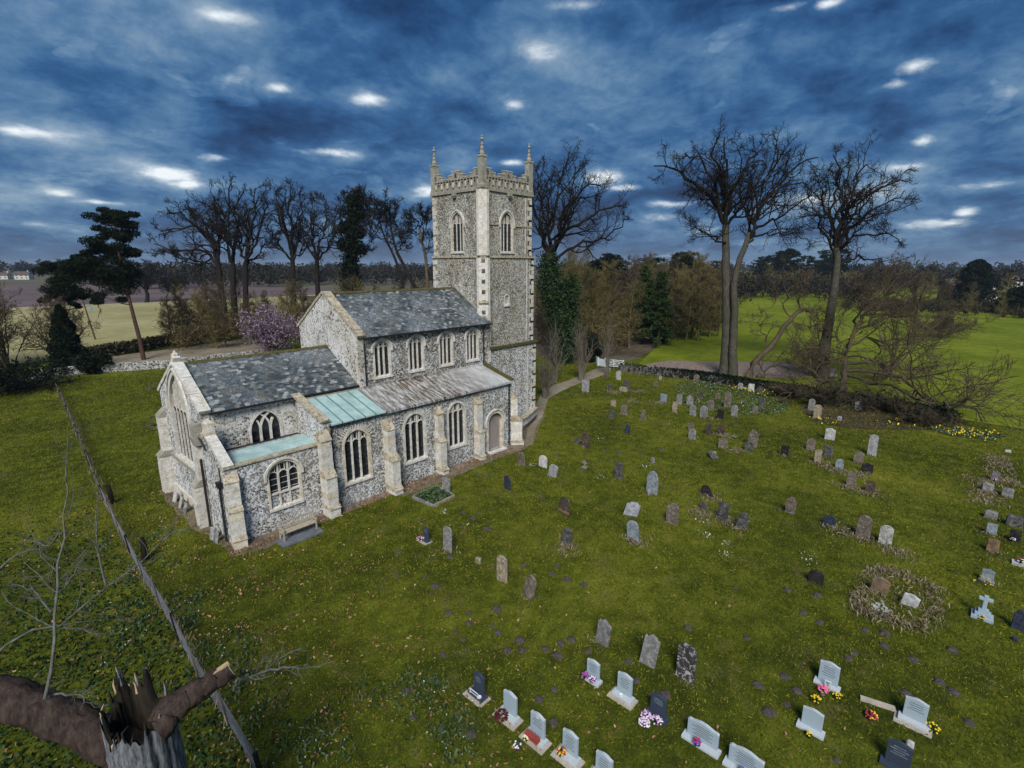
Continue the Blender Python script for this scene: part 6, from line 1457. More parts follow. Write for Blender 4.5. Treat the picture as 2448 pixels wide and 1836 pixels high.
# ---- pines
for nm, lab in (('P1', 'tall dark pine with a leaning red trunk left of the church'), ('P2', 'dark spreading pine behind the dark conical cypress')):
    P = np.array(PINE_TRUNKS[nm]); b = np.array([P[0][0], P[0][1], 0.0]); root = empty('pine_tree', tuple(b)); tag(root, lab, 'pine tree')
    Q = P - b; Q = np.vstack([[Q[0][0], Q[0][1], -.3], Q]); Q = resample(Q, 14)
    link('trunk', np_mesh('trunk', *tubes(Q[None], np.linspace(.34, .09, 14)[None], 9), True), root, M['bark_pine'])
    br, fo = [], []
    for (x, y, z, r) in PINE_CLUMPS[nm]:
        c = np.array((x, y, z)) - b
        j = int(np.argmin(np.linalg.norm(Q - c + np.array([0, 0, 1.2]), axis=1)))
        br.append(np.stack([Q[j] + (c - Q[j]) * t_ + np.array([0, 0, -.3 * math.sin(t_ * 3)]) for t_ in np.linspace(0, 1, 6)]))
        for _ in range(4):
            cc = c + rng.normal(size=3) * np.array((.55, .55, .30)) * r
            fo.append(leaf_cloud(330, .40, (r * .8, r * .8, r * .38), tuple(cc), 4.0))
    link('branches', np_mesh('branches', *tubes(np.array(br), np.tile(np.linspace(.12, .04, 6), (len(br), 1)), 5)), root, M['bark_pine'])
    cloud_obj('needles', join(fo), M['leaf_dark'], root)
# ---- conical cypress
def cone_tree(name, label, x, y, h, w, m, n=9000, size=.35, cat='tree', pw=1.0, trunk=True, group=None, base=.0, curve=.62):
    root = empty(name, (x, y, 0)); tag(root, label, cat, group)
    if trunk: MB().tube([(0, 0, -.2), (0, 0, h * .9)], [w * .09, .03], 7).build('trunk', M['bark_dark'], root)
    t_ = rng.random(n) ** pw; a = rng.random(n) * 2 * np.pi
    prof = w / 2 * (1 - t_) ** curve * (.88 + .14 * np.sin(t_ * 30 + a * 3) + .12 * np.sin(a * 5 + t_ * 11))
    rr_ = prof * (.55 + .5 * rng.random(n) ** .5)
    P = np.stack([rr_ * np.cos(a), rr_ * np.sin(a), base + t_ * (h - base)], 1)
    cloud_obj('foliage', quads_at(P, size, 1.8, .35), m, root)
    return root
cone_tree('cypress', 'dense dark conical cypress by the left boundary wall', 1.9, 60.4, 9.3, 4.9, M['leaf_dark'], 22000, .27)
def tier_conifer(x, y, h, w, lab):
    root = empty('conifer', (x, y, 0)); tag(root, lab, 'conifer', 'green conifers at the wood edge')
    MB().tube([(0, 0, -.2), (0, 0, h)], [.28, .03], 7).build('trunk', M['bark_brown'], root)
    br, P = [], []
    for k in range(90):
        t_ = random.random() ** .85; z = h * (.12 + .86 * t_); L = w / 2 * (1 - t_) ** .8 * random.uniform(.7, 1.15) + .3; a = random.uniform(0, 6.28)
        e = np.array((math.cos(a) * L, math.sin(a) * L, -.12 * L + random.uniform(-.1, .3)))
        s0 = np.array((0, 0, z)); br.append(np.stack([s0 + e * u for u in np.linspace(0, 1, 4)]))
        n = int(70 * L / 2) + 20
        u = rng.random(n)[:, None] ** .7
        P.append(s0 + e * u + rng.normal(size=(n, 3)) * np.array((.32, .32, .16)))
    link('branches', np_mesh('branches', *tubes(np.array(br), np.tile(np.linspace(.05, .015, 4), (len(br), 1)), 4)), root, M['bark_brown'])
    cloud_obj('needles', quads_at(np.concatenate(P), .42, 3.2), M['leaf_conifer'], root)
tier_conifer(81.0, 12.8, 15.0, 8.0, 'taller green conifer at the edge of the wood behind the gate')
tier_conifer(80.0, 9.0, 13.8, 7.0, 'shorter green conifer right of its taller twin at the wood edge')
M['wood_sapling'] = bark('wood_sapling', (.08, .068, .05), (.22, .19, .145))
# ---- shrubs: blossom bush, brambles, holly
def shrub(name, label, x, y, h, w, stems, m_tw, m_leaf=None, n_leaf=0, leaf=.2, seed=1, cat='shrub', group=None, upr=.25, dens=(9, 7, 5), rmin=.016, flat=1.0):
    g = np.random.default_rng(seed); root = empty(name, (x, y, 0)); tag(root, label, cat, group)
    S0 = []
    for k in range(stems):
        a = g.random() * 6.283; lean = g.random() ** .7 * w / 2
        e = np.array((math.cos(a) * lean, math.sin(a) * lean, h * (.62 + .38 * g.random()) * (1 - .35 * (lean / (w / 2)) ** 2) * flat))
        b0 = np.array((math.cos(a), math.sin(a), 0)) * .12 * lean
        S0.append(np.stack([b0 + (e - b0) * t_ * np.array((t_ ** .4, t_ ** .4, 1)) + g.normal(size=3) * .05 * h * t_ * .4 for t_ in np.linspace(0, 1, 8)]))
    S0 = np.array(S0); S0[:, 0, 2] = -.15
    Rd = np.tile(np.linspace(.022 * h ** .6 + .01, .012, 8), (stems, 1))
    out = [tubes(S0, Rd, 5)]
    p1, r1_ = grow(g, S0, Rd, dens[0], .2, 1, 40, .38, 5, .25, upr * .3, .6, rmin * 1.4); out.append(tubes(p1, r1_, 4))
    p2, r2_ = grow(g, p1, r1_, dens[1], .1, 1, 40, .5, 3, .25, upr * .2, .7, rmin, minlen=.25); out.append(tubes(p2, r2_, 3))
    pts = p2[:, -1]
    if dens[2]:
        p3, r3_ = grow(g, p2, r2_, dens[2], .1, 1, 40, .6, 2, .25, 0, .8, rmin * .8, minlen=.2); out.append(tubes(p3, r3_, 3)); pts = p3[:, -1]
    link('twigs', np_mesh('twigs', *join(out)), root, m_tw)
    if m_leaf:
        c = pts[g.integers(0, len(pts), n_leaf)] + g.normal(size=(n_leaf, 3)) * .08
        c = c[c[:, 2] > .1]
        cloud_obj('blossom' if 'blossom' in label else 'leaves', quads_at(c, leaf, 1.3), m_leaf, root)
    return root
shrub('blossom_bush', 'large bush full of pink lilac blossom behind the chancel roof', 27.6, 52.5, 8.3, 13.5, 30, M['bark_brown'], M['petal_pink'], 9000, .14, 21, dens=(10, 7, 3))
shrub('bramble', 'big dark bramble thicket at the left boundary', -4.6, 49.5, 3.4, 15, 42, M['bark_dark'], M['leaf_dark'], 7000, .2, 22, flat=.9, dens=(10, 7, 2))
shrub('bramble', 'dark low thicket beside the foot of the cypress', 3.4, 56.0, 3.0, 6, 24, M['bark_dark'], M['leaf_dark'], 2600, .28, 23)
shrub('bare_shrub', 'reddish bare many stemmed tree at the left edge', -4.0, 69, 13.5, 15, 16, M['bark_brown'], M['twig_hedge'], 1200, .16, 24, 'tree', dens=(12, 8, 3), rmin=.024)
shrub('bare_shrub', 'reddish bare bushy tree between the left edge and the cypress', 2.5, 74, 12.5, 12, 15, M['bark_brown'], M['twig_hedge'], 1000, .16, 25, 'tree', dens=(12, 8, 3), rmin=.024)
shrub('bare_shrub', 'bare tree at the left edge whose twigs enter the sky', -13.5, 72, 22.5, 15, 12, M['bark_dark'], None, 0, .2, 26, 'tree', dens=(11, 7, 3), rmin=.024)
shrub('holly', 'small dark holly bush beside the white gate', 58.0, 8.9, 4.4, 3.2, 14, M['bark_dark'], M['leaf_dark'], 3200, .26, 27)
shrub('thicket', 'grey bare thicket standing alone in the green field', 130, -29, 6.5, 15, 30, M['bark_brown'], None, 0, .2, 28, dens=(9, 6, 3), rmin=.03)
for i_, (x_, y_, w_) in enumerate(((54.6, -20.2, 4.5), (52.9, -24.2, 7), (55.6, -28.6, 8), (53.4, -32.2, 6.5))):
    shrub('bramble', ['dark bramble on the ivy wall above the tan headstone', 'dark bramble under the left side of the fallen tree', 'dark bramble under the middle of the fallen tree', 'dark bramble at the right end of the ivy wall'][i_], x_, y_, (1.5, 2.6, 2.0, 1.7)[i_], w_, 24, M['bark_brown'], M['leaf_dark'], 600, .17, 60 + i_, group='brambles on the ivy wall', dens=(8, 6, 3))
shrub('thicket', 'brown thicket at the foot of the tall bare trees', 70, -19, 5.5, 10, 26, M['bark_olive'], None, 0, .2, 29, dens=(9, 6, 3), rmin=.02)
for i, ((x, y), h, w) in enumerate(zip(SAPL, (6.6, 8.4, 9.0, 9.2), (3.4, 3.6, 4.2, 2.2))):
    shrub('young_tree', ['upright bare young tree nearest the tower on the path edge', 'upright bare young tree behind the one nearest the tower', 'upright bare young tree beside the square pale headstone', 'slender bare young tree in front of the white gate'][i], x, y, h, w, (16, 18, 22, 11)[i], M['wood_sapling'], None, 0, .2, 31 + i, 'tree', 'upright young trees along the path', .9, (5, 3, 0), .011)
# ---- ivy clad stump in the wood edge
st = empty('ivy_stump', (85.0, 11.0, 0)); tag(st, 'ivy wrapped leaning stump at the edge of the wood', 'tree stump')
MB().tube([(0, 0, -.2), (-.4, .3, 3), (-.9, .8, 6.5)], [.5, .4, .25], 8).build('trunk', M['bark_dark'], st)
P = rng.random((1500, 1)); cloud_obj('ivy', quads_at(np.concatenate([P * -.8, P * .6, P * 6.5], 1) + rng.normal(size=(1500, 3)) * (.5, .5, .3) * (1.3 - P), .4, 1.4), M['leaf_dark'], st)
# ---- field trees
for i, (x, y, h, lab) in enumerate(((45.6, 211, 16, 'bare field tree on the far edge of the stubble field, left of two'), (54.5, 209, 10, 'small bare field tree on the far edge of the stubble field, right of two'))):
    g = random.Random(i); limbs = [([(x, y, 0), (x + .6, y, h * .18), (x + .3, y, h * .3)], .7 - .25 * i, .5 - .2 * i, 0)]
    for k in range(7):
        a = k * .9; limbs.append(([(x + .3, y, h * .3), (x + 2.2 * math.cos(a), y + 2.2 * math.sin(a), h * .55), (x + 4.5 * math.cos(a), y + 4.5 * math.sin(a), h * g.uniform(.75, 1))], .3, .05, 1))
    BT('bare_tree', lab, limbs, 50 + i, M['bark_dark'], M['bark_dark'], (6, 5, 4, 3), .05)
# ---- the wood: single trees, a few shapes repeated
protos = []
for v in range(5):
    g = np.random.default_rng(100 + v); h = (13, 15, 11, 16, 9)[v]
    tr = np.stack([np.array((math.sin(z * .25 + v) * .3, math.cos(z * .2) * .3 - .3, z)) for z in np.linspace(-.3, h * .9, 10)])[None]
    trr = np.linspace(.2, .05, 10)[None]
    out = [tubes(tr, trr, 6)]
    p1, r1_ = grow(g, tr, trr, 26, .12, 1, 48, .34, 6, .22, .10, .55, .035); out.append(tubes(p1, r1_, 4))
    p2, r2_ = grow(g, p1, r1_, 9, .12, 1, 42, .5, 4, .25, .05, .6, .028); out.append(tubes(p2, r2_, 3))
    p3, r3_ = grow(g, p2, r2_, 7, .1, 1, 40, .6, 2, .25, .0, .7, .022, minlen=.5); out.append(tubes(p3, r3_, 3))
    tm = np_mesh('trunk', *out[0], True); cm = np_mesh('crown', *join(out[1:]))
    protos.append((tm, cm))
def wood_tree(x, y, v, sc, lab, group, mt, name='wood_tree'):
    root = empty(name, (x, y, 0), random.uniform(0, 6)); root.scale = (sc * random.uniform(.9, 1.2),) * 2 + (sc,)
    tag(root, lab, 'tree', group)
    tm, cm = protos[v]
    for nm, me in (('trunk', tm), ('crown', cm)):
        o = link(nm, me, root)
        if not me.materials: me.materials.append(mt)
        o.material_slots[0].link = 'OBJECT'; o.material_slots[0].material = mt
WOODLAB = 'bare brown tree in the dense wood right of the tower'
rw = random.Random(5)
for i in range(95):
    # bearings between the tower and the big trees, 88 to 150 m away
    u = rw.uniform(1290, 1720); D = rw.uniform(88, 150) if u < 1500 else rw.uniform(106, 175)
    d = _f + _r * ((u - 1224) / 1228.17); n_ = math.hypot(d.x, d.y)
    x, y = CAM_POS[0] + d.x / n_ * D, CAM_POS[1] + d.y / n_ * D
    if math.hypot(x - 81, y - 12) < 4: continue
    wood_tree(x, y, rw.randrange(5), rw.uniform(.8, 1.2), WOODLAB, 'wood right of the tower', M[rw.choice(('bark_olive', 'bark_brown', 'bark_olive'))])
for i in range(40):
    u = rw.uniform(430, 1030); D = rw.uniform(105, 150)
    d = _f + _r * ((u - 1224) / 1228.17); n_ = math.hypot(d.x, d.y)
    x, y = CAM_POS[0] + d.x / n_ * D, CAM_POS[1] + d.y / n_ * D
    wood_tree(x, y, rw.randrange(5), rw.uniform(.55, .95), 'bare brown undergrowth tree below the tall row behind the church', 'undergrowth behind the church', M[rw.choice(('bark_olive', 'bark_brown'))])
for i in range(46):
    u = rw.uniform(1500, 2460); D = rw.uniform(205, 330) - (60 * (u > 2200)) 
    d = _f + _r * ((u - 1224) / 1228.17); n_ = math.hypot(d.x, d.y)
    x, y = CAM_POS[0] + d.x / n_ * D * 1.05, CAM_POS[1] + d.y / n_ * D * 1.05
    if (u > 1700 and D < 235 and u < 2200) or 2225 < u < 2262: continue
    wood_tree(x, y, rw.randrange(5), rw.uniform(.5, .85) + max(0, (2000 - u) / 500) * .6, 'bare tree in the hedgerow beyond the green field', 'hedgerow trees beyond the green field', M[rw.choice(('bark_olive', 'bark_brown', 'bark_dark'))])
# understorey and far woods, each read as one mass
def mass(name, label, cat, pts, m, size, aspect=1.6):
    return tag(cloud_obj(name, quads_at(pts, size, aspect), m), label, cat, kind='stuff')
def band(u0, u1, D0, D1, h, n, seed, jag=.5, low=0.0):
    """crown points spread through a belt of woodland, bearings u0..u1, distances D0..D1"""
    g = np.random.default_rng(seed); P = []
    k = int(n / 60)
    for i in range(k):
        u = g.uniform(u0, u1); D = g.uniform(D0, D1)
        d = np.array(_f) + np.array(_r) * ((u - 1224) / 1228.17); d = d[:2] / np.hypot(d[0], d[1])
        hh = h * (1 - jag * g.random()); c = np.array((CAM_POS[0] + d[0] * D, CAM_POS[1] + d[1] * D, hh * .55 + low))
        q = g.normal(size=(60, 3)); q /= np.linalg.norm(q, axis=1)[:, None]; q *= g.random((60, 1)) ** .4
        P.append(c + q * np.array((hh * .42, hh * .42, hh * .48)))
    return np.concatenate(P)
mass('understorey', 'brown twiggy undergrowth filling the wood right of the tower', 'undergrowth', np.concatenate([band(1285, 1500, 84, 150, 7.5, 22000, 1), band(1480, 1640, 106, 150, 8, 14000, 8)]), M['twig_hedge'], .5, 7)
mass('understorey', 'brown twiggy undergrowth below the tall row behind the church', 'undergrowth', band(425, 1030, 100, 150, 8.0, 36000, 2), M['twig_hedge'], .55, 7)
mass('distant_wood', 'dark wood along the left horizon', 'wood', band(280, 1060, 380, 620, 17, 28000, 3, .5), M['leaf_far'], 1.5)
mass('distant_wood', 'dark pines and bare crowns on the skyline right of the tower', 'wood', np.concatenate([band(1290, 1760, 190, 290, 15, 24000, 4, .5), band(1700, 2060, 250, 340, 12, 14000, 9, .6)]), M['leaf_far'], .75)
mass('distant_wood', 'low dark woods on the right horizon', 'wood', band(1990, 2700, 420, 900, 14, 26000, 5, .7), M['leaf_far'], 1.8)
mass('distant_wood', 'low woods all along the far horizon', 'wood', band(-300, 2750, 900, 1400, 22, 26000, 6, .4), M['leaf_far'], 3.2)
mass('field_hedge', 'brown hedge and scrub closing the far side of the field behind the tall trees', 'hedge', band(1660, 2030, 395, 450, 12, 9000, 10, .5), M['twig_hedge'], 1.3, 3)
mass('field_hedge', 'dark hedge along the far side of the green field', 'hedge', np.concatenate([band(1990, 2480, 205, 250, 3.6, 18000, 7, .5)]), M['leaf_hedge'], .6, 2.5)
for i, (u, D, h, w, lab) in enumerate(((2387, 205, 8, 12, 'round dark evergreen bush at the right end of the field hedge'), (2282, 262, 17, 16, 'broad dark evergreen right of the brick house'))):
    d = _f + _r * ((u - 1224) / 1228.17); n_ = math.hypot(d.x, d.y); x, y = CAM_POS[0] + d.x / n_ * D * 1.1, CAM_POS[1] + d.y / n_ * D * 1.1
    cone_tree('evergreen', lab, x, y, h, w, M['leaf_dark'], 9000, .6, 'evergreen', curve=.4)
# dark pines on the skyline of the wood, one shape repeated
pp = []
for k in range(60):
    t_ = random.random(); z = 7 + 10.5 * t_; a = random.uniform(0, 6.28); L = (2.6 + 2.2 * math.sin(t_ * 2.6)) * random.uniform(.3, 1)
    pp.append(leaf_cloud(34, .7, (1.3, 1.3, .5), (math.cos(a) * L, math.sin(a) * L, z), 2.0))
pine_c = np_mesh('crown', *join(pp)); pine_c.materials.append(M['leaf_dark'])
pine_t = np_mesh('trunk', *tubes(np.stack([np.array((0, 0, z)) for z in np.linspace(-.3, 16.5, 6)])[None], np.linspace(.4, .1, 6)[None], 6)); pine_t.materials.append(M['bark_dark'])
for i in range(30):
    u = rw.uniform(1400, 1980); D = rw.uniform(165, 235) if u < 1660 else rw.uniform(400, 470)
    d = _f + _r * ((u - 1224) / 1228.17); n_ = math.hypot(d.x, d.y)
    ro = empty('skyline_pine', (CAM_POS[0] + d.x / n_ * D, CAM_POS[1] + d.y / n_ * D, 0), rw.uniform(0, 6)); s_ = rw.uniform(.75, 1.2) if u < 1660 else rw.uniform(1.0, 1.5); ro.scale = (s_ * rw.uniform(.8, 1.3), s_, s_)
    tag(ro, 'dark pine on the skyline behind the wood and the tall bare trees', 'pine tree', 'pines on the skyline')
    link('trunk', pine_t, ro); link('crown', pine_c, ro)
# ---- houses far off
def at_bearing(u, D):
    d = _f + _r * ((u - 1224) / 1228.17); n_ = math.hypot(d.x, d.y); return CAM_POS[0] + d.x / n_ * D, CAM_POS[1] + d.y / n_ * D
def house(u, D, w, dp, h, rh, mw, mr, lab, rz, rows=2, cols=2):
    x, y = at_bearing(u, D); root = empty('house', (x, y, 0), rz); tag(root, lab, 'house')
    MB().box((-w / 2, 0, 0), (w / 2, dp, h)).prism([(-w / 2, 0, h), (-w / 2, dp, h), (-w / 2, dp / 2, h + rh)], (w, 0, 0)).build('wall', mw, root)
    for sg in (0, 1):
        y0_, y1_ = (-.4, dp / 2) if sg == 0 else (dp + .4, dp / 2)
        MB().prism([(-w / 2 - .3, y0_, h - .2), (-w / 2 - .3, y1_, h + rh + .1), (-w / 2 - .3, y1_, h + rh + .3), (-w / 2 - .3, y0_, h)], (w + .6, 0, 0)).build('roof', mr, root)
    MB().box((w * .3, dp / 2 - .5, h + rh * .5), (w * .3 + .9, dp / 2 + .5, h + rh + 1.4)).build('chimney', mw, root)
    for r in range(rows):
        for c_ in range(cols):
            xc = -w / 2 + w * (c_ + .5) / cols; zc = 1.6 + r * (h / rows)
            f = MB().box((xc - .85, -.06, zc - .75), (xc + .85, .02, zc + .75)).build('window', M['white_paint'], root)
            for k in (-1, 1): MB().box((xc + k * .4 - .32, -.09, zc - .6), (xc + k * .4 + .32, -.062, zc + .6)).build('pane', M['glass'], f)
brick = stone('far_brick', (.24, .10, .07), .3); tile = stone('far_tile', (.10, .075, .065), .3); cream = stone('far_render', (.55, .53, .48), .1)
house(2243, 300, 6.0, 7, 6.2, 2.4, brick, tile, 'red brick house with white windows in the far hedgerow', -.95, 2, 1)
house(2325, 300, 5, 5, 2.8, 1.6, cream, tile, 'low pale building at the field hedge right of the brick house', -.95, 1, 2)
house(2385, 470, 16, 9, 5, 3, cream, tile, 'white cottage far off at the right horizon', -.9, 2, 3)
house(105, 700, 12, 8, 4.5, 3, cream, tile, 'pale barn far off at the left horizon', -.6, 2, 3)
house(62, 720, 8, 7, 4, 2.5, cream, tile, 'small pale house left of the far barn', -.6, 2, 2)

# ---- the broken tree close by
bk = empty('broken_tree', (BROKEN['centre'][0], BROKEN['centre'][1], 0)); tag(bk, 'snapped hollow tree trunk with one cut limb in the near left corner', 'broken tree')
b = np.array(bk.location); cz = BROKEN['centre'][2]
g = np.random.default_rng(77); N = 84
q = np.arange(N) * 2 * np.pi / N
front = math.atan2(CAM_POS[1] - b[1], CAM_POS[0] - b[0])
# rim heights: low on the camera side, torn spikes on the far side and on the left
rimh = cz + np.array([-.10 + .14 * abs(math.sin(3 * (a - front))) + .55 * math.exp(-((math.remainder(a - front - 3.2, 2 * math.pi)) / .75) ** 2) + .40 * math.exp(-((math.remainder(a - front - 3.45, 2 * math.pi)) / .2) ** 2) + .45 * math.exp(-((math.remainder(a - front - 2.6, 2 * math.pi)) / .12) ** 2)
                      + .34 * math.exp(-((math.remainder(a - front + 1.6, 2 * math.pi)) / .3) ** 2) for a in q]) + g.normal(size=N) * .07
zs = [(-.3, 1.0), (.5, .78), (2.0, .66)] + [(2.6 + (cz - .35 - 2.6) * k / 22, .64 - .08 * k / 22) for k in range(23)]
ph = g.uniform(0, 6.28, 9)
ridge = lambda q, z: .055 * np.abs(np.sin(6 * q + .5 * np.sin(1.1 * z + ph[0]) + ph[1])) + .045 * np.abs(np.sin(13 * q + .8 * np.sin(.9 * z + ph[2]))) - .10 * np.exp(-((np.mod(q - front - .25 + .08 * np.sin(2.2 * z), 2 * np.pi)) / .09) ** 2) - .12 * np.exp(-((np.mod(q - front + .75 - .1 * np.sin(1.7 * z), 2 * np.pi) - .3) / .07) ** 2)
V = []
for z, r in zs:
    rr_ = r * (.96 + .05 * np.sin(3 * q + z * .4) + ridge(q, z) + g.normal(size=N) * .018); V.append(np.stack([rr_ * np.cos(q), rr_ * np.sin(q), np.full(N, z)], 1))
rr_ = .53 * (.97 + ridge(q, cz)); V.append(np.stack([rr_ * np.cos(q), rr_ * np.sin(q), rimh], 1))
nr = len(V); F = [(i * N + k, i * N + (k + 1) % N, (i + 1) * N + (k + 1) % N, (i + 1) * N + k) for i in range(nr - 1) for k in range(N)]
link('trunk', np_mesh('trunk', np.concatenate(V), np.array(F), True), bk, M['wood_bare'])
V = []
for z, r in ((0, .46), (-.25, .42), (-.8, .33), (-1.3, .05)):
    rr_ = r * (1 + .1 * np.sin(5 * q) + g.normal(size=N) * .05); V.append(np.stack([rr_ * np.cos(q), rr_ * np.sin(q), (rimh - .012 if z == 0 else np.full(N, cz + z))], 1))
V.insert(0, np.stack([.528 * np.cos(q), .528 * np.sin(q), rimh - .004], 1))
F = [(i * N + (k + 1) % N, i * N + k, (i + 1) * N + k, (i + 1) * N + (k + 1) % N) for i in range(4) for k in range(N)]
link('hollow', np_mesh('hollow', np.concatenate(V), np.array(F)), bk, M['wood_rot'])
def limb(name, P, r0, r1, m, n=10, k=14, cut=None):
    Q = resample(np.array(P) - b, k); Q[1:-1] += g.normal(size=Q[1:-1].shape) * .02
    Q2 = resample(Q, 64); n2 = 26
    V_, F_ = tubes(Q2[None], np.linspace(r0, r1, 64)[None], n2)
    V_ = V_.reshape(64, n2, 3); aq = 2 * np.pi * np.arange(n2) / n2; sq = np.linspace(0, 1, 64)[:, None]
    dsp = .06 * np.abs(np.sin(4 * aq[None] + 5 * np.sin(3 * sq + ph[3]))) + .05 * np.sin(9 * aq[None] + 14 * sq + ph[4]) * np.sin(31 * sq) + .05 * np.sin(22 * sq + 2 * aq[None] + ph[5]) + g.normal(size=(64, n2)) * .022
    V_ = Q2[:, None] + (V_ - Q2[:, None]) * (1 + dsp[..., None])
    o = link(name, np_mesh(name, V_.reshape(-1, 3), F_, True), bk, m)
    if cut:
        t_ = Vector(Q[-1] - Q[-2]).normalized()
        MB().tube([tuple(Vector(Q[-1]) - t_ * .02), tuple(Vector(Q[-1]) + t_ * .015)], r1 * 1.0, n).build('cut_face', M['wood_cut'], o)
        s_ = Vector(Q[-1] - Q[-5]).normalized(); up = Vector((0, 0, 1)) - s_ * s_.z; up.normalize()
        MB().obox((Vector(Q[-1]) + Vector(Q[-5])) / 2 + up * (r1 * .98), s_, s_.cross(up), up, Vector(Q[-1] - Q[-5]).length / 2, .05, .025).build('torn_strip', M['wood_cut'], o)
    return o
for k in range(34):      # torn splinters round the break
    a = g.uniform(0, 6.283); i_ = int(a / 6.283 * N) % N; h_ = g.uniform(.08, .34); r0_ = .51 + g.normal() * .02
    MB().tube([(r0_ * math.cos(a), r0_ * math.sin(a), rimh[i_] - .15), ((r0_ + .02) * math.cos(a + .02), (r0_ + .02) * math.sin(a + .02), rimh[i_] + h_ * .5), ((r0_ + g.normal() * .05) * math.cos(a + .05), (r0_ + g.normal() * .05) * math.sin(a + .05), rimh[i_] + h_)], [.035, .022, .004], 4).build('splinter', M['wood_cut' if k % 4 == 0 else 'wood_rot' if k % 2 else 'wood_bare'], bk)
limb('limb', BROKEN['limb'], .36, .31, M['wood_limb'])
limb('limb', BROKEN['stub'], .27, .17, M['wood_limb'], cut=True)
pt = []
for P, r0 in [(p, .034) for p in BROKEN['stubtwig']] + [(p, .034) for p in BROKEN['shoot']] + [(p, .026) for p in BROKEN['branch']]:
    Q = resample(np.array(P) - b, 12); Q[1:] += g.normal(size=Q[1:].shape) * .02; pt.append((Q, np.linspace(r0, .007, 12)))
QP, QR = np.array([a for a, _ in pt]), np.array([r for _, r in pt])
out = [tubes(QP, QR, 6)]
p1, r1_ = grow(g, QP, QR, 11, .2, 1, 45, .26, 7, .2, .05, .5, .006); out.append(tubes(p1, r1_, 4))
p2, r2_ = grow(g, p1, r1_, 6, .2, 1, 42, .45, 4, .25, .03, .6, .004); out.append(tubes(p2, r2_, 3))
link('bare_twigs', np_mesh('bare_twigs', *join(out), True), bk, M['bark_pale'])

# ================================================================ walls, gate, fence, poles
def poly_wall(name, label, cat, pts, h, half, m, stones=True, cap=None):
    root = empty(name, (pts[0][0], pts[0][1], 0)); tag(root, label, cat)
    Q = [Vector((x - pts[0][0], y - pts[0][1])) for x, y in pts]
    dense = []
    for a, b_ in zip(Q, Q[1:]):
        n = max(2, int((b_ - a).length / 1.0))
        dense += [a + (b_ - a) * (i / n) for i in range(n)]
    dense.append(Q[-1])
    mb = strip([tuple(p) for p in dense], half, -.15, h)
    mb.v = [(x + random.uniform(-.04, .04), y + random.uniform(-.04, .04), z + (random.uniform(-.07, .07) if z > 0 else 0)) for x, y, z in mb.v]
    mb.build('wall_body', m, root)
    return root, dense
RW = [(54.9, 2.3), (55.3, -.8), (55.8, -4.0), (56.6, -7.5), (56.9, -11), (56.6, -14.5), (56.4, -18), (56.2, -21), (56.0, -25), (56.0, -29), (55.6, -32.5), (55.0, -34.5)]
rw_, dn = poly_wall('boundary_wall', 'ivy covered flint wall along the far side of the churchyard', 'wall', RW, 0.95, .22, M['flint_dark'])
cs = np.array([(p.x, p.y) for p in dn]); n = 12000
k = rng.integers(0, len(cs) - 1, n); u = rng.random((n, 1)); c2 = cs[k] * (1 - u) + cs[k + 1] * u
keep = rng.random(n) < np.clip((np.arange(len(cs))[k] - 3) / 6, .12, 1)
P = np.concatenate([c2 + rng.normal(size=(n, 2)) * .28, (rng.random((n, 1)) ** .6 * 1.25)], 1)[keep]
cloud_obj('ivy', quads_at(P, .2, 1.3), M['leaf_dark'], rw_)
lw_, dl = poly_wall('boundary_wall', 'low flint wall along the left side of the churchyard by the track', 'wall', [(-30, 57.5), (-12, 57.0), (2.5, 56.2), (6, 54.6), (11.5, 52.6), (18, 52.3), (30, 52.0)], 1.15, .25, M['flint_aisle'])
cs = np.array([(p.x, p.y) for p in dl]); n = 3000; k = rng.integers(0, len(cs) - 1, n); u = rng.random((n, 1)); c2 = cs[k] * (1 - u) + cs[k + 1] * u
cloud_obj('ivy', quads_at(np.concatenate([c2 + rng.normal(size=(n, 2)) * .26, rng.random((n, 1)) * 1.1], 1), .22, 1.3), M['leaf_hedge'], lw_)
tag(MB().box((-.05, -.05, -.1), (.05, .05, 1.3)).box((-.12, -.03, .95), (.12, .03, 1.25)).build('marker_post', M['ashlar_pale'], None, (10.8, 51.6, 0)), 'short pale post in front of the left boundary wall', 'post')
# white field gate and wicket gate
GX = [(57.06, 7.59), (56.01, 6.5), (55.96, 5.27), (56.4, 2.6)]
gt = empty('field_gate', (GX[2][0], GX[2][1], 0)); tag(gt, 'white five barred field gate at the end of the churchyard path', 'gate')
d = Vector((GX[3][0] - GX[2][0], GX[3][1] - GX[2][1], 0)); L = d.length; d.normalize(); nn = Vector((-d.y, d.x, 0))
for i in range(5):
    MB().obox(d * (L / 2) + Vector((0, 0, .28 + i * .235)), d, nn, (0, 0, 1), L / 2, .025, .045).build('rail', M['white_paint'], gt)
for s_ in (0, .5, 1): MB().obox(d * (L * s_) + nn * .04 + Vector((0, 0, .72)), d, nn, (0, 0, 1), .05, .03, .56 + (.12 if s_ == 0 else 0)).build('stile', M['white_paint'], gt)
MB().obox(d * (L * .25) + nn * -.04 + Vector((0, 0, .72)), (d * 1.33 + Vector((0, 0, .94))).normalized(), nn, (Vector((0, 0, 1.33)) - d * .94).normalized(), .78, .02, .035).build('brace', M['white_paint'], gt)
wk = empty('wicket_gate', (GX[1][0], GX[1][1], 0)); tag(wk, 'small white boarded wicket gate left of the field gate', 'gate')
d = Vector((GX[2][0] - GX[1][0], GX[2][1] - GX[1][1], 0)); L = d.length; d.normalize(); nn = Vector((-d.y, d.x, 0))
for i in range(7): MB().obox(d * (L * (i + .5) / 7) + Vector((0, 0, .62)), d, nn, (0, 0, 1), L / 14 - .02, .015, .55).build('picket', M['white_paint'], wk)
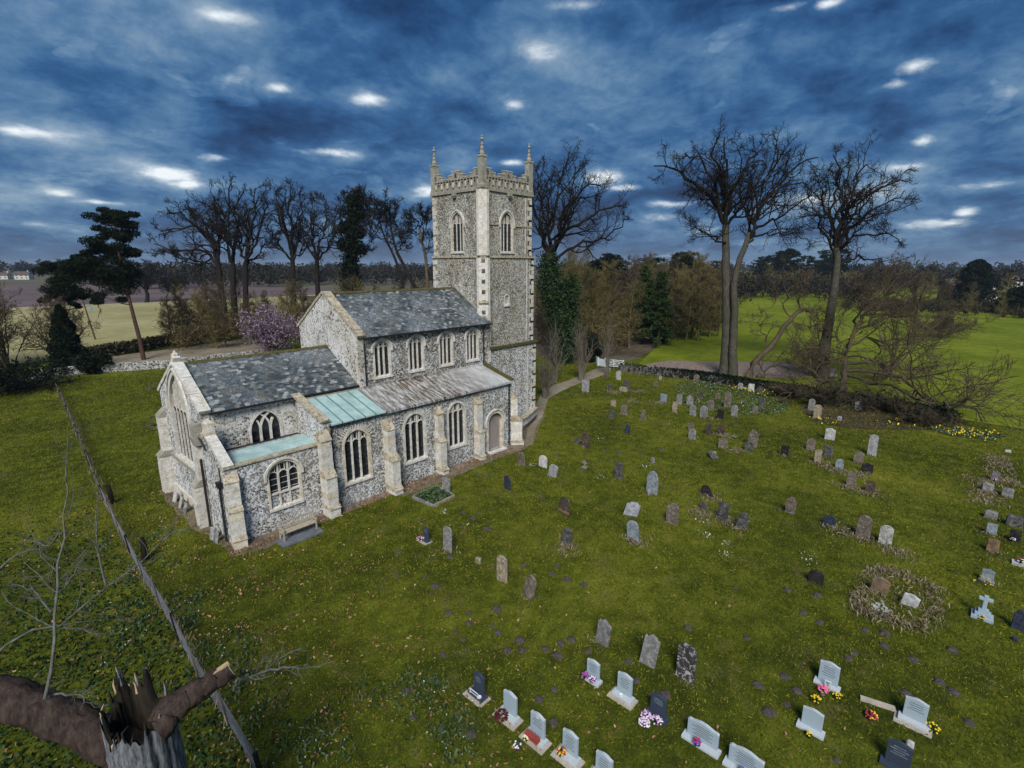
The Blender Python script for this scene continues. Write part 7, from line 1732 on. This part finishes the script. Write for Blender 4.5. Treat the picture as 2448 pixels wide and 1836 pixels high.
for z in (.3, .95): MB().obox(d * (L / 2) + nn * .03 + Vector((0, 0, z)), d, nn, (0, 0, 1), L / 2, .02, .05).build('rail', M['white_paint'], wk)
pk = empty('gate_fence', (GX[0][0], GX[0][1], 0)); tag(pk, 'short white boarded fence beside the wicket gate', 'fence')
d = Vector((GX[1][0] - GX[0][0], GX[1][1] - GX[0][1], 0)); L = d.length; d.normalize(); nn = Vector((-d.y, d.x, 0))
for i in range(6): MB().obox(d * (L * (i + .5) / 6) + Vector((0, 0, .68)), d, nn, (0, 0, 1), L / 12 - .02, .015, .6).build('board', M['white_paint'], pk)
for i, (x, y) in enumerate((GX[1], GX[2], GX[3])):
    tag(MB().box((-.09, -.09, -.2), (.09, .09, 1.35)).build('gate_post', M['white_paint'], None, (x, y + (.0 if i < 2 else -.12), 0)), ['white gate post left of the wicket gate', 'white gate post between wicket gate and field gate', 'white gate post where the field gate meets the wall'][i], 'gate post', 'white gate posts')

# wire mesh fence along the east side
fe = empty('wire_fence', (FENCE[-1][0], FENCE[-1][1], 0)); tag(fe, 'long grey wire mesh fence running straight along the left of the churchyard', 'fence')
FP = resample([(x, y, 0) for x, y in FENCE[::-1]], 24) - np.array((FENCE[-1][0], FENCE[-1][1], 0))
FH = 1.25
fine = resample(FP, 460)
n = len(fine)
lean = np.array((-.10, 0, 0))
hz_ = []
for i, z in enumerate(np.linspace(.03, FH, 9)):
    w_ = fine + np.array((0, 0, z)) + lean * z + np.stack([np.sin(np.arange(n) * .11 + i) * .015, np.zeros(n), np.sin(np.arange(n) * .13) * .03], 1)
    hz_.append(w_[::2])
vt = np.stack([np.stack([fine[i] + np.array((0, 0, z)) + lean * z for z in (0.0, FH)]) for i in range(n)])
link('wire_mesh', np_mesh('wire_mesh', *join([tubes(np.array(hz_), np.full((9, len(hz_[0])), .0075), 3), tubes(vt, np.full((n, 2), .0075), 3)])), fe, M['wire'])
for i in range(24):
    p = FP[i]; MB().tube([(p[0], p[1], -.2), (p[0] - .13, p[1], FH + .08)], .045 if i % 3 else .07, 6).build('fence_post', M['bark_dark'] if i % 3 == 0 else M['bark_grey'], fe)
m_ = 1500; k = rng.integers(0, n, m_)
P = fine[k] + np.stack([rng.normal(size=m_) * .12, rng.normal(size=m_) * .1, rng.random(m_) * .8], 1)
cloud_obj('dead_stems', quads_at(P, .26, 12, 1.0), M['straw'], fe)
for i, (x, y) in enumerate(STUMPS):
    tag(MB().tube([(0, 0, -.1), (.02, 0, .7), (.0, .03, 1.25)], [.17, .15, .11], 8).build('stump_post', M['bark_dark'], None, (x + .25, y, 0)), ['dark old post beside the wire fence, farther one', 'dark old post beside the wire fence, nearer one'][i], 'post', 'old posts beside the wire fence')

# pole with transformer in the stubble field
po = empty('utility_pole', (10.6, 96.5, 0), 0); tag(po, 'thin wooden pole with a pale blue box in the stubble field', 'utility pole')
MB().tube([(0, 0, -.3), (-.9, .6, 8.8)], [.16, .11], 8).build('pole', M['bark_brown'], po)
MB().box((-.05, -.2, 5.7), (.5, .2, 6.5)).build('box', plain('pale_blue', (.25, .36, .42), .5), po)
MB().tube([(-.6, .4, 6.6), (.3, 0, 6.8)], .05, 6).build('bracket', M['black_iron'], po)
# clipped hedge by the track
H = np.array([(5.5, 69.5), (9, 71.8), (13.2, 73.5), (17.5, 77.5), (24, 80), (30, 83)]); n = 5200
k = rng.integers(0, len(H) - 1, n); u = rng.random((n, 1)); c2 = H[k] * (1 - u) + H[k + 1] * u
hd_ = empty('track_hedge', (5.5, 69.5, 0)); tag(hd_, 'low dark brown hedge beside the gravel track', 'hedge')
cloud_obj('foliage', quads_at(np.concatenate([c2 - H[0] + rng.normal(size=(n, 2)) * .7, rng.random((n, 1)) * 1.9], 1), .4, 1.6), M['leaf_hedge'], hd_)

# ================================================================ grass, flowers in grass, litter
def scatter(n, x0, x1, y0, y1, dens=None, seed=1):
    g = np.random.default_rng(seed); X = g.uniform(x0, x1, n); Y = g.uniform(y0, y1, n)
    D = np.hypot(X - CAM_POS[0], Y - CAM_POS[1])
    return X, Y, D, g
FOOT = [(-.4, -8.0), (21.9, -8.4), (22.0, -3.8), (29.2, -3.8), (29.2, 3.2), (22, 4.3), (-.4, 4.3)]
pathp = PATH + PATH_R[::-1]
X, Y, D, g = scatter(1250000, -14, 57, -46, 52, seed=3)
az_ = np.arctan2(X - CAM_POS[0], Y - CAM_POS[1]) - CAM_YAW
keep = (np.abs(az_) < .9) & (D > 7) & (g.random(len(X)) < np.clip((26 / D) ** 1.3, .0, 1))
keep &= ~in_poly(X, Y, FOOT) & ~in_poly(X, Y, pathp) & ~((X < -4.9) & (g.random(len(X)) < np.clip((4 - Y) / 14, 0, .6)))
X, Y, D = X[keep], Y[keep], D[keep]
n = len(X); sz = .078 * (1 + D / 50)
P = np.stack([X, Y, sz * .28], 1)
V, F = quads_at(P, sz, 2.6, .35, g)
V = V.reshape(-1, 4, 3); V = np.stack([V[:, 0], V[:, 1], (V[:, 2] + V[:, 3]) / 2], 1).reshape(-1, 3); F = np.arange(len(V)).reshape(-1, 3)
tag(link('grass', np_mesh('grass', V, F), None, M['grass']), 'short rough grass of the churchyard', 'grass', kind='stuff')
def patch(poly, n, seed, z=.05, h=.05):
    a = np.array(poly); g = np.random.default_rng(seed)
    X = g.uniform(a[:, 0].min(), a[:, 0].max(), n); Y = g.uniform(a[:, 1].min(), a[:, 1].max(), n); k = in_poly(X, Y, poly)
    X, Y = X[k], Y[k]; return np.stack([X, Y, z + h * g.random(len(X))], 1)
# snowdrop drifts
sd = [patch(SNOW, 6500, 11), patch(SNOW2, 1600, 12)]
tag(cloud_obj('snowdrop_leaves', quads_at(np.concatenate(sd), .17, 2.4, .3), M['snow_leaf']), 'grey green snowdrop leaves in drifts by the far wall', 'leaves', kind='stuff')
tag(cloud_obj('snowdrops', quads_at(np.concatenate([s_[::8] + (0, 0, .06) for s_ in sd]), .07, 1.2), M['snowdrop']), 'white snowdrop flowers in drifts by the far wall', 'snowdrops', kind='stuff')
def blobs(cs, n, s_, seed, z=.06):
    g = np.random.default_rng(seed); c = np.array(cs)[g.integers(0, len(cs), n)]
    return np.concatenate([c + g.normal(size=(n, 2)) * s_, z + .08 * g.random((n, 1))], 1)
g9 = np.random.default_rng(9)
near = [tuple(q) for q in np.stack([g9.uniform(-4.3, 1.0, 26), g9.uniform(-25.5, -20.5, 26)], 1)] + [tuple(q) for q in np.stack([g9.uniform(-7, -2.2, 46), g9.uniform(-22, -2, 46)], 1)]
nb = blobs(near, 3000, .34, 13)
tag(cloud_obj('snowdrop_leaves', quads_at(nb, .13, 2.4, .4), M['snow_leaf']), 'snowdrop leaves scattered in the near left grass', 'leaves', kind='stuff')
tag(cloud_obj('snowdrops', quads_at(nb[::12] + (0, 0, .07), .04, 1.2), M['snowdrop']), 'white snowdrop flowers scattered in the near left grass', 'snowdrops', kind='stuff')
far_b = [tuple(q) for q in np.stack([g9.uniform(5, 40, 16), g9.uniform(-33, -10, 16)], 1)]
tag(cloud_obj('snowdrops', quads_at(blobs(far_b, 260, .2, 14), .06, 1.2), M['snowdrop']), 'small clumps of snowdrops dotted over the lawn', 'snowdrops', kind='stuff')
db = np.concatenate([blobs(DAFF, 90, .6, 15, .2), blobs(DAFF2, 90, .9, 16, .2), blobs([(47.5, -25.2), (46.2, -25.8), (50.2, -30.2), (52.0, -30.5), (53.0, -37.2)], 70, .4, 17, .2)])
tag(cloud_obj('daffodils', quads_at(db, .13, 1.1), M['yellow']), 'yellow daffodils along the ivy wall', 'daffodils', kind='stuff')
tag(cloud_obj('daffodil_leaves', quads_at(np.repeat(db, 3, 0) + g9.normal(size=(len(db) * 3, 3)) * (.12, .12, .04) - (0, 0, .12), .26, 6, 1.0), M['snow_leaf']), 'green daffodil leaves along the ivy wall', 'leaves', kind='stuff')
# planting inside the kerbed grave
tag(cloud_obj('grave_planting', quads_at(patch([(x + (10.75 - x) * .1, y + (-10.4 - y) * .1) for x, y in KERB], 900, 18, .08, .16), .15, 1.6), M['snow_leaf']), 'leafy plants inside the kerbed grave', 'plants', kind='stuff')
# withered grass round stones and the overgrown plot
dry = [(x, y) for x, y in DRY + DRY2] + [(x - .1, y) for (x, y, w, h, st, mt, ln, lab) in STONES if h > .4 and D is not None][::2]
tag(cloud_obj('dry_grass', quads_at(np.concatenate([blobs(DRY + DRY2, 4200, .45, 19, .04), patch([(33.5, -36.3), (36, -36.2), (40, -37), (46, -36.9), (46, -38.4), (40, -38.8), (35, -38)], 1500, 24, .03, .05), blobs(dry, 2600, .24, 20, .04), patch(PLOT, 420, 21, .03, .06)]), .17, 5, .35), M['straw']), 'withered straw coloured grass round the old stones', 'dry grass', kind='stuff')
edge = np.array(PLOT + PLOT[:1]); k = rng.integers(0, len(PLOT), 1500); u = rng.random((1500, 1))
pe = edge[k] * (1 - u) + edge[k + 1] * u + rng.normal(size=(1500, 2)) * .22
tag(cloud_obj('dry_grass', quads_at(np.concatenate([pe, .05 + .22 * rng.random((1500, 1))], 1), .16, 5, .6), M['straw']), 'tall withered grass ringing the overgrown grave plot', 'dry grass', kind='stuff')
# fallen leaves, thickest at the near left
X, Y, D, g = scatter(60000, -14, 16, -34, 6, seed=22)
w_ = np.clip(np.exp(-((X + 3) / 6.5) ** 2) * (.9 if True else 1) + .05, 0, 1) * np.clip((10 - Y) / 22, .15, 1)
k = (g.random(len(X)) < w_ * .62) & ~in_poly(X, Y, FOOT)
k &= (np.sin(X * 1.7 + np.sin(Y * 1.3) * 2) + np.sin(Y * 1.9 + X) + g.normal(size=len(X)) * .9) > .2
P = np.stack([X[k], Y[k], .03 + .03 * g.random(k.sum())], 1)
tag(cloud_obj('fallen_leaves', quads_at(P, .085, 1.4), M['leaf_litter']), 'brown fallen leaves strewn over the near grass', 'fallen leaves', kind='stuff')
X, Y, D, g = scatter(24000, -16, -4.7, -34, 6, seed=23)
k = g.random(len(X)) < np.clip((5 - Y) / 16, 0, 1); X, Y = X[k], Y[k]
tag(cloud_obj('ground_ivy', quads_at(np.stack([X, Y, .05 + .1 * g.random(len(X))], 1), .11, 1.3), M['leaf_ivy']), 'dark ground ivy beyond the wire fence', 'ground ivy', kind='stuff')
# moss and debris at the church foot
P = np.stack([rng.uniform(-.9, 21, 900), -7.9 + rng.normal(size=900) * .25, .03 + .03 * rng.random(900)], 1)
tag(cloud_obj('wall_foot_litter', quads_at(P, .09, 1.3), M['leaf_litter']), 'leaves and rubble along the foot of the south wall', 'litter', kind='stuff')

# ================================================================ moist air
hb = MB().box((-4700, -4700, -1.0), (4700, 4700, 34.0)).build('haze', None)
hb.data.materials.clear()
hm = bpy.data.materials.new('haze'); hm.use_nodes = True
hn = hm.node_tree.nodes; hn.clear()
pv = hn.new('ShaderNodeVolumePrincipled'); ho = hn.new('ShaderNodeOutputMaterial')
pv.inputs['Color'].default_value = (.62, .78, 1.0, 1)
pv.inputs['Density'].default_value = .0001
hm.node_tree.links.new(pv.outputs[0], ho.inputs['Volume'])
hb.data.materials.append(hm)
tag(hb, 'thin blue grey haze over the whole countryside', 'haze', kind='stuff')
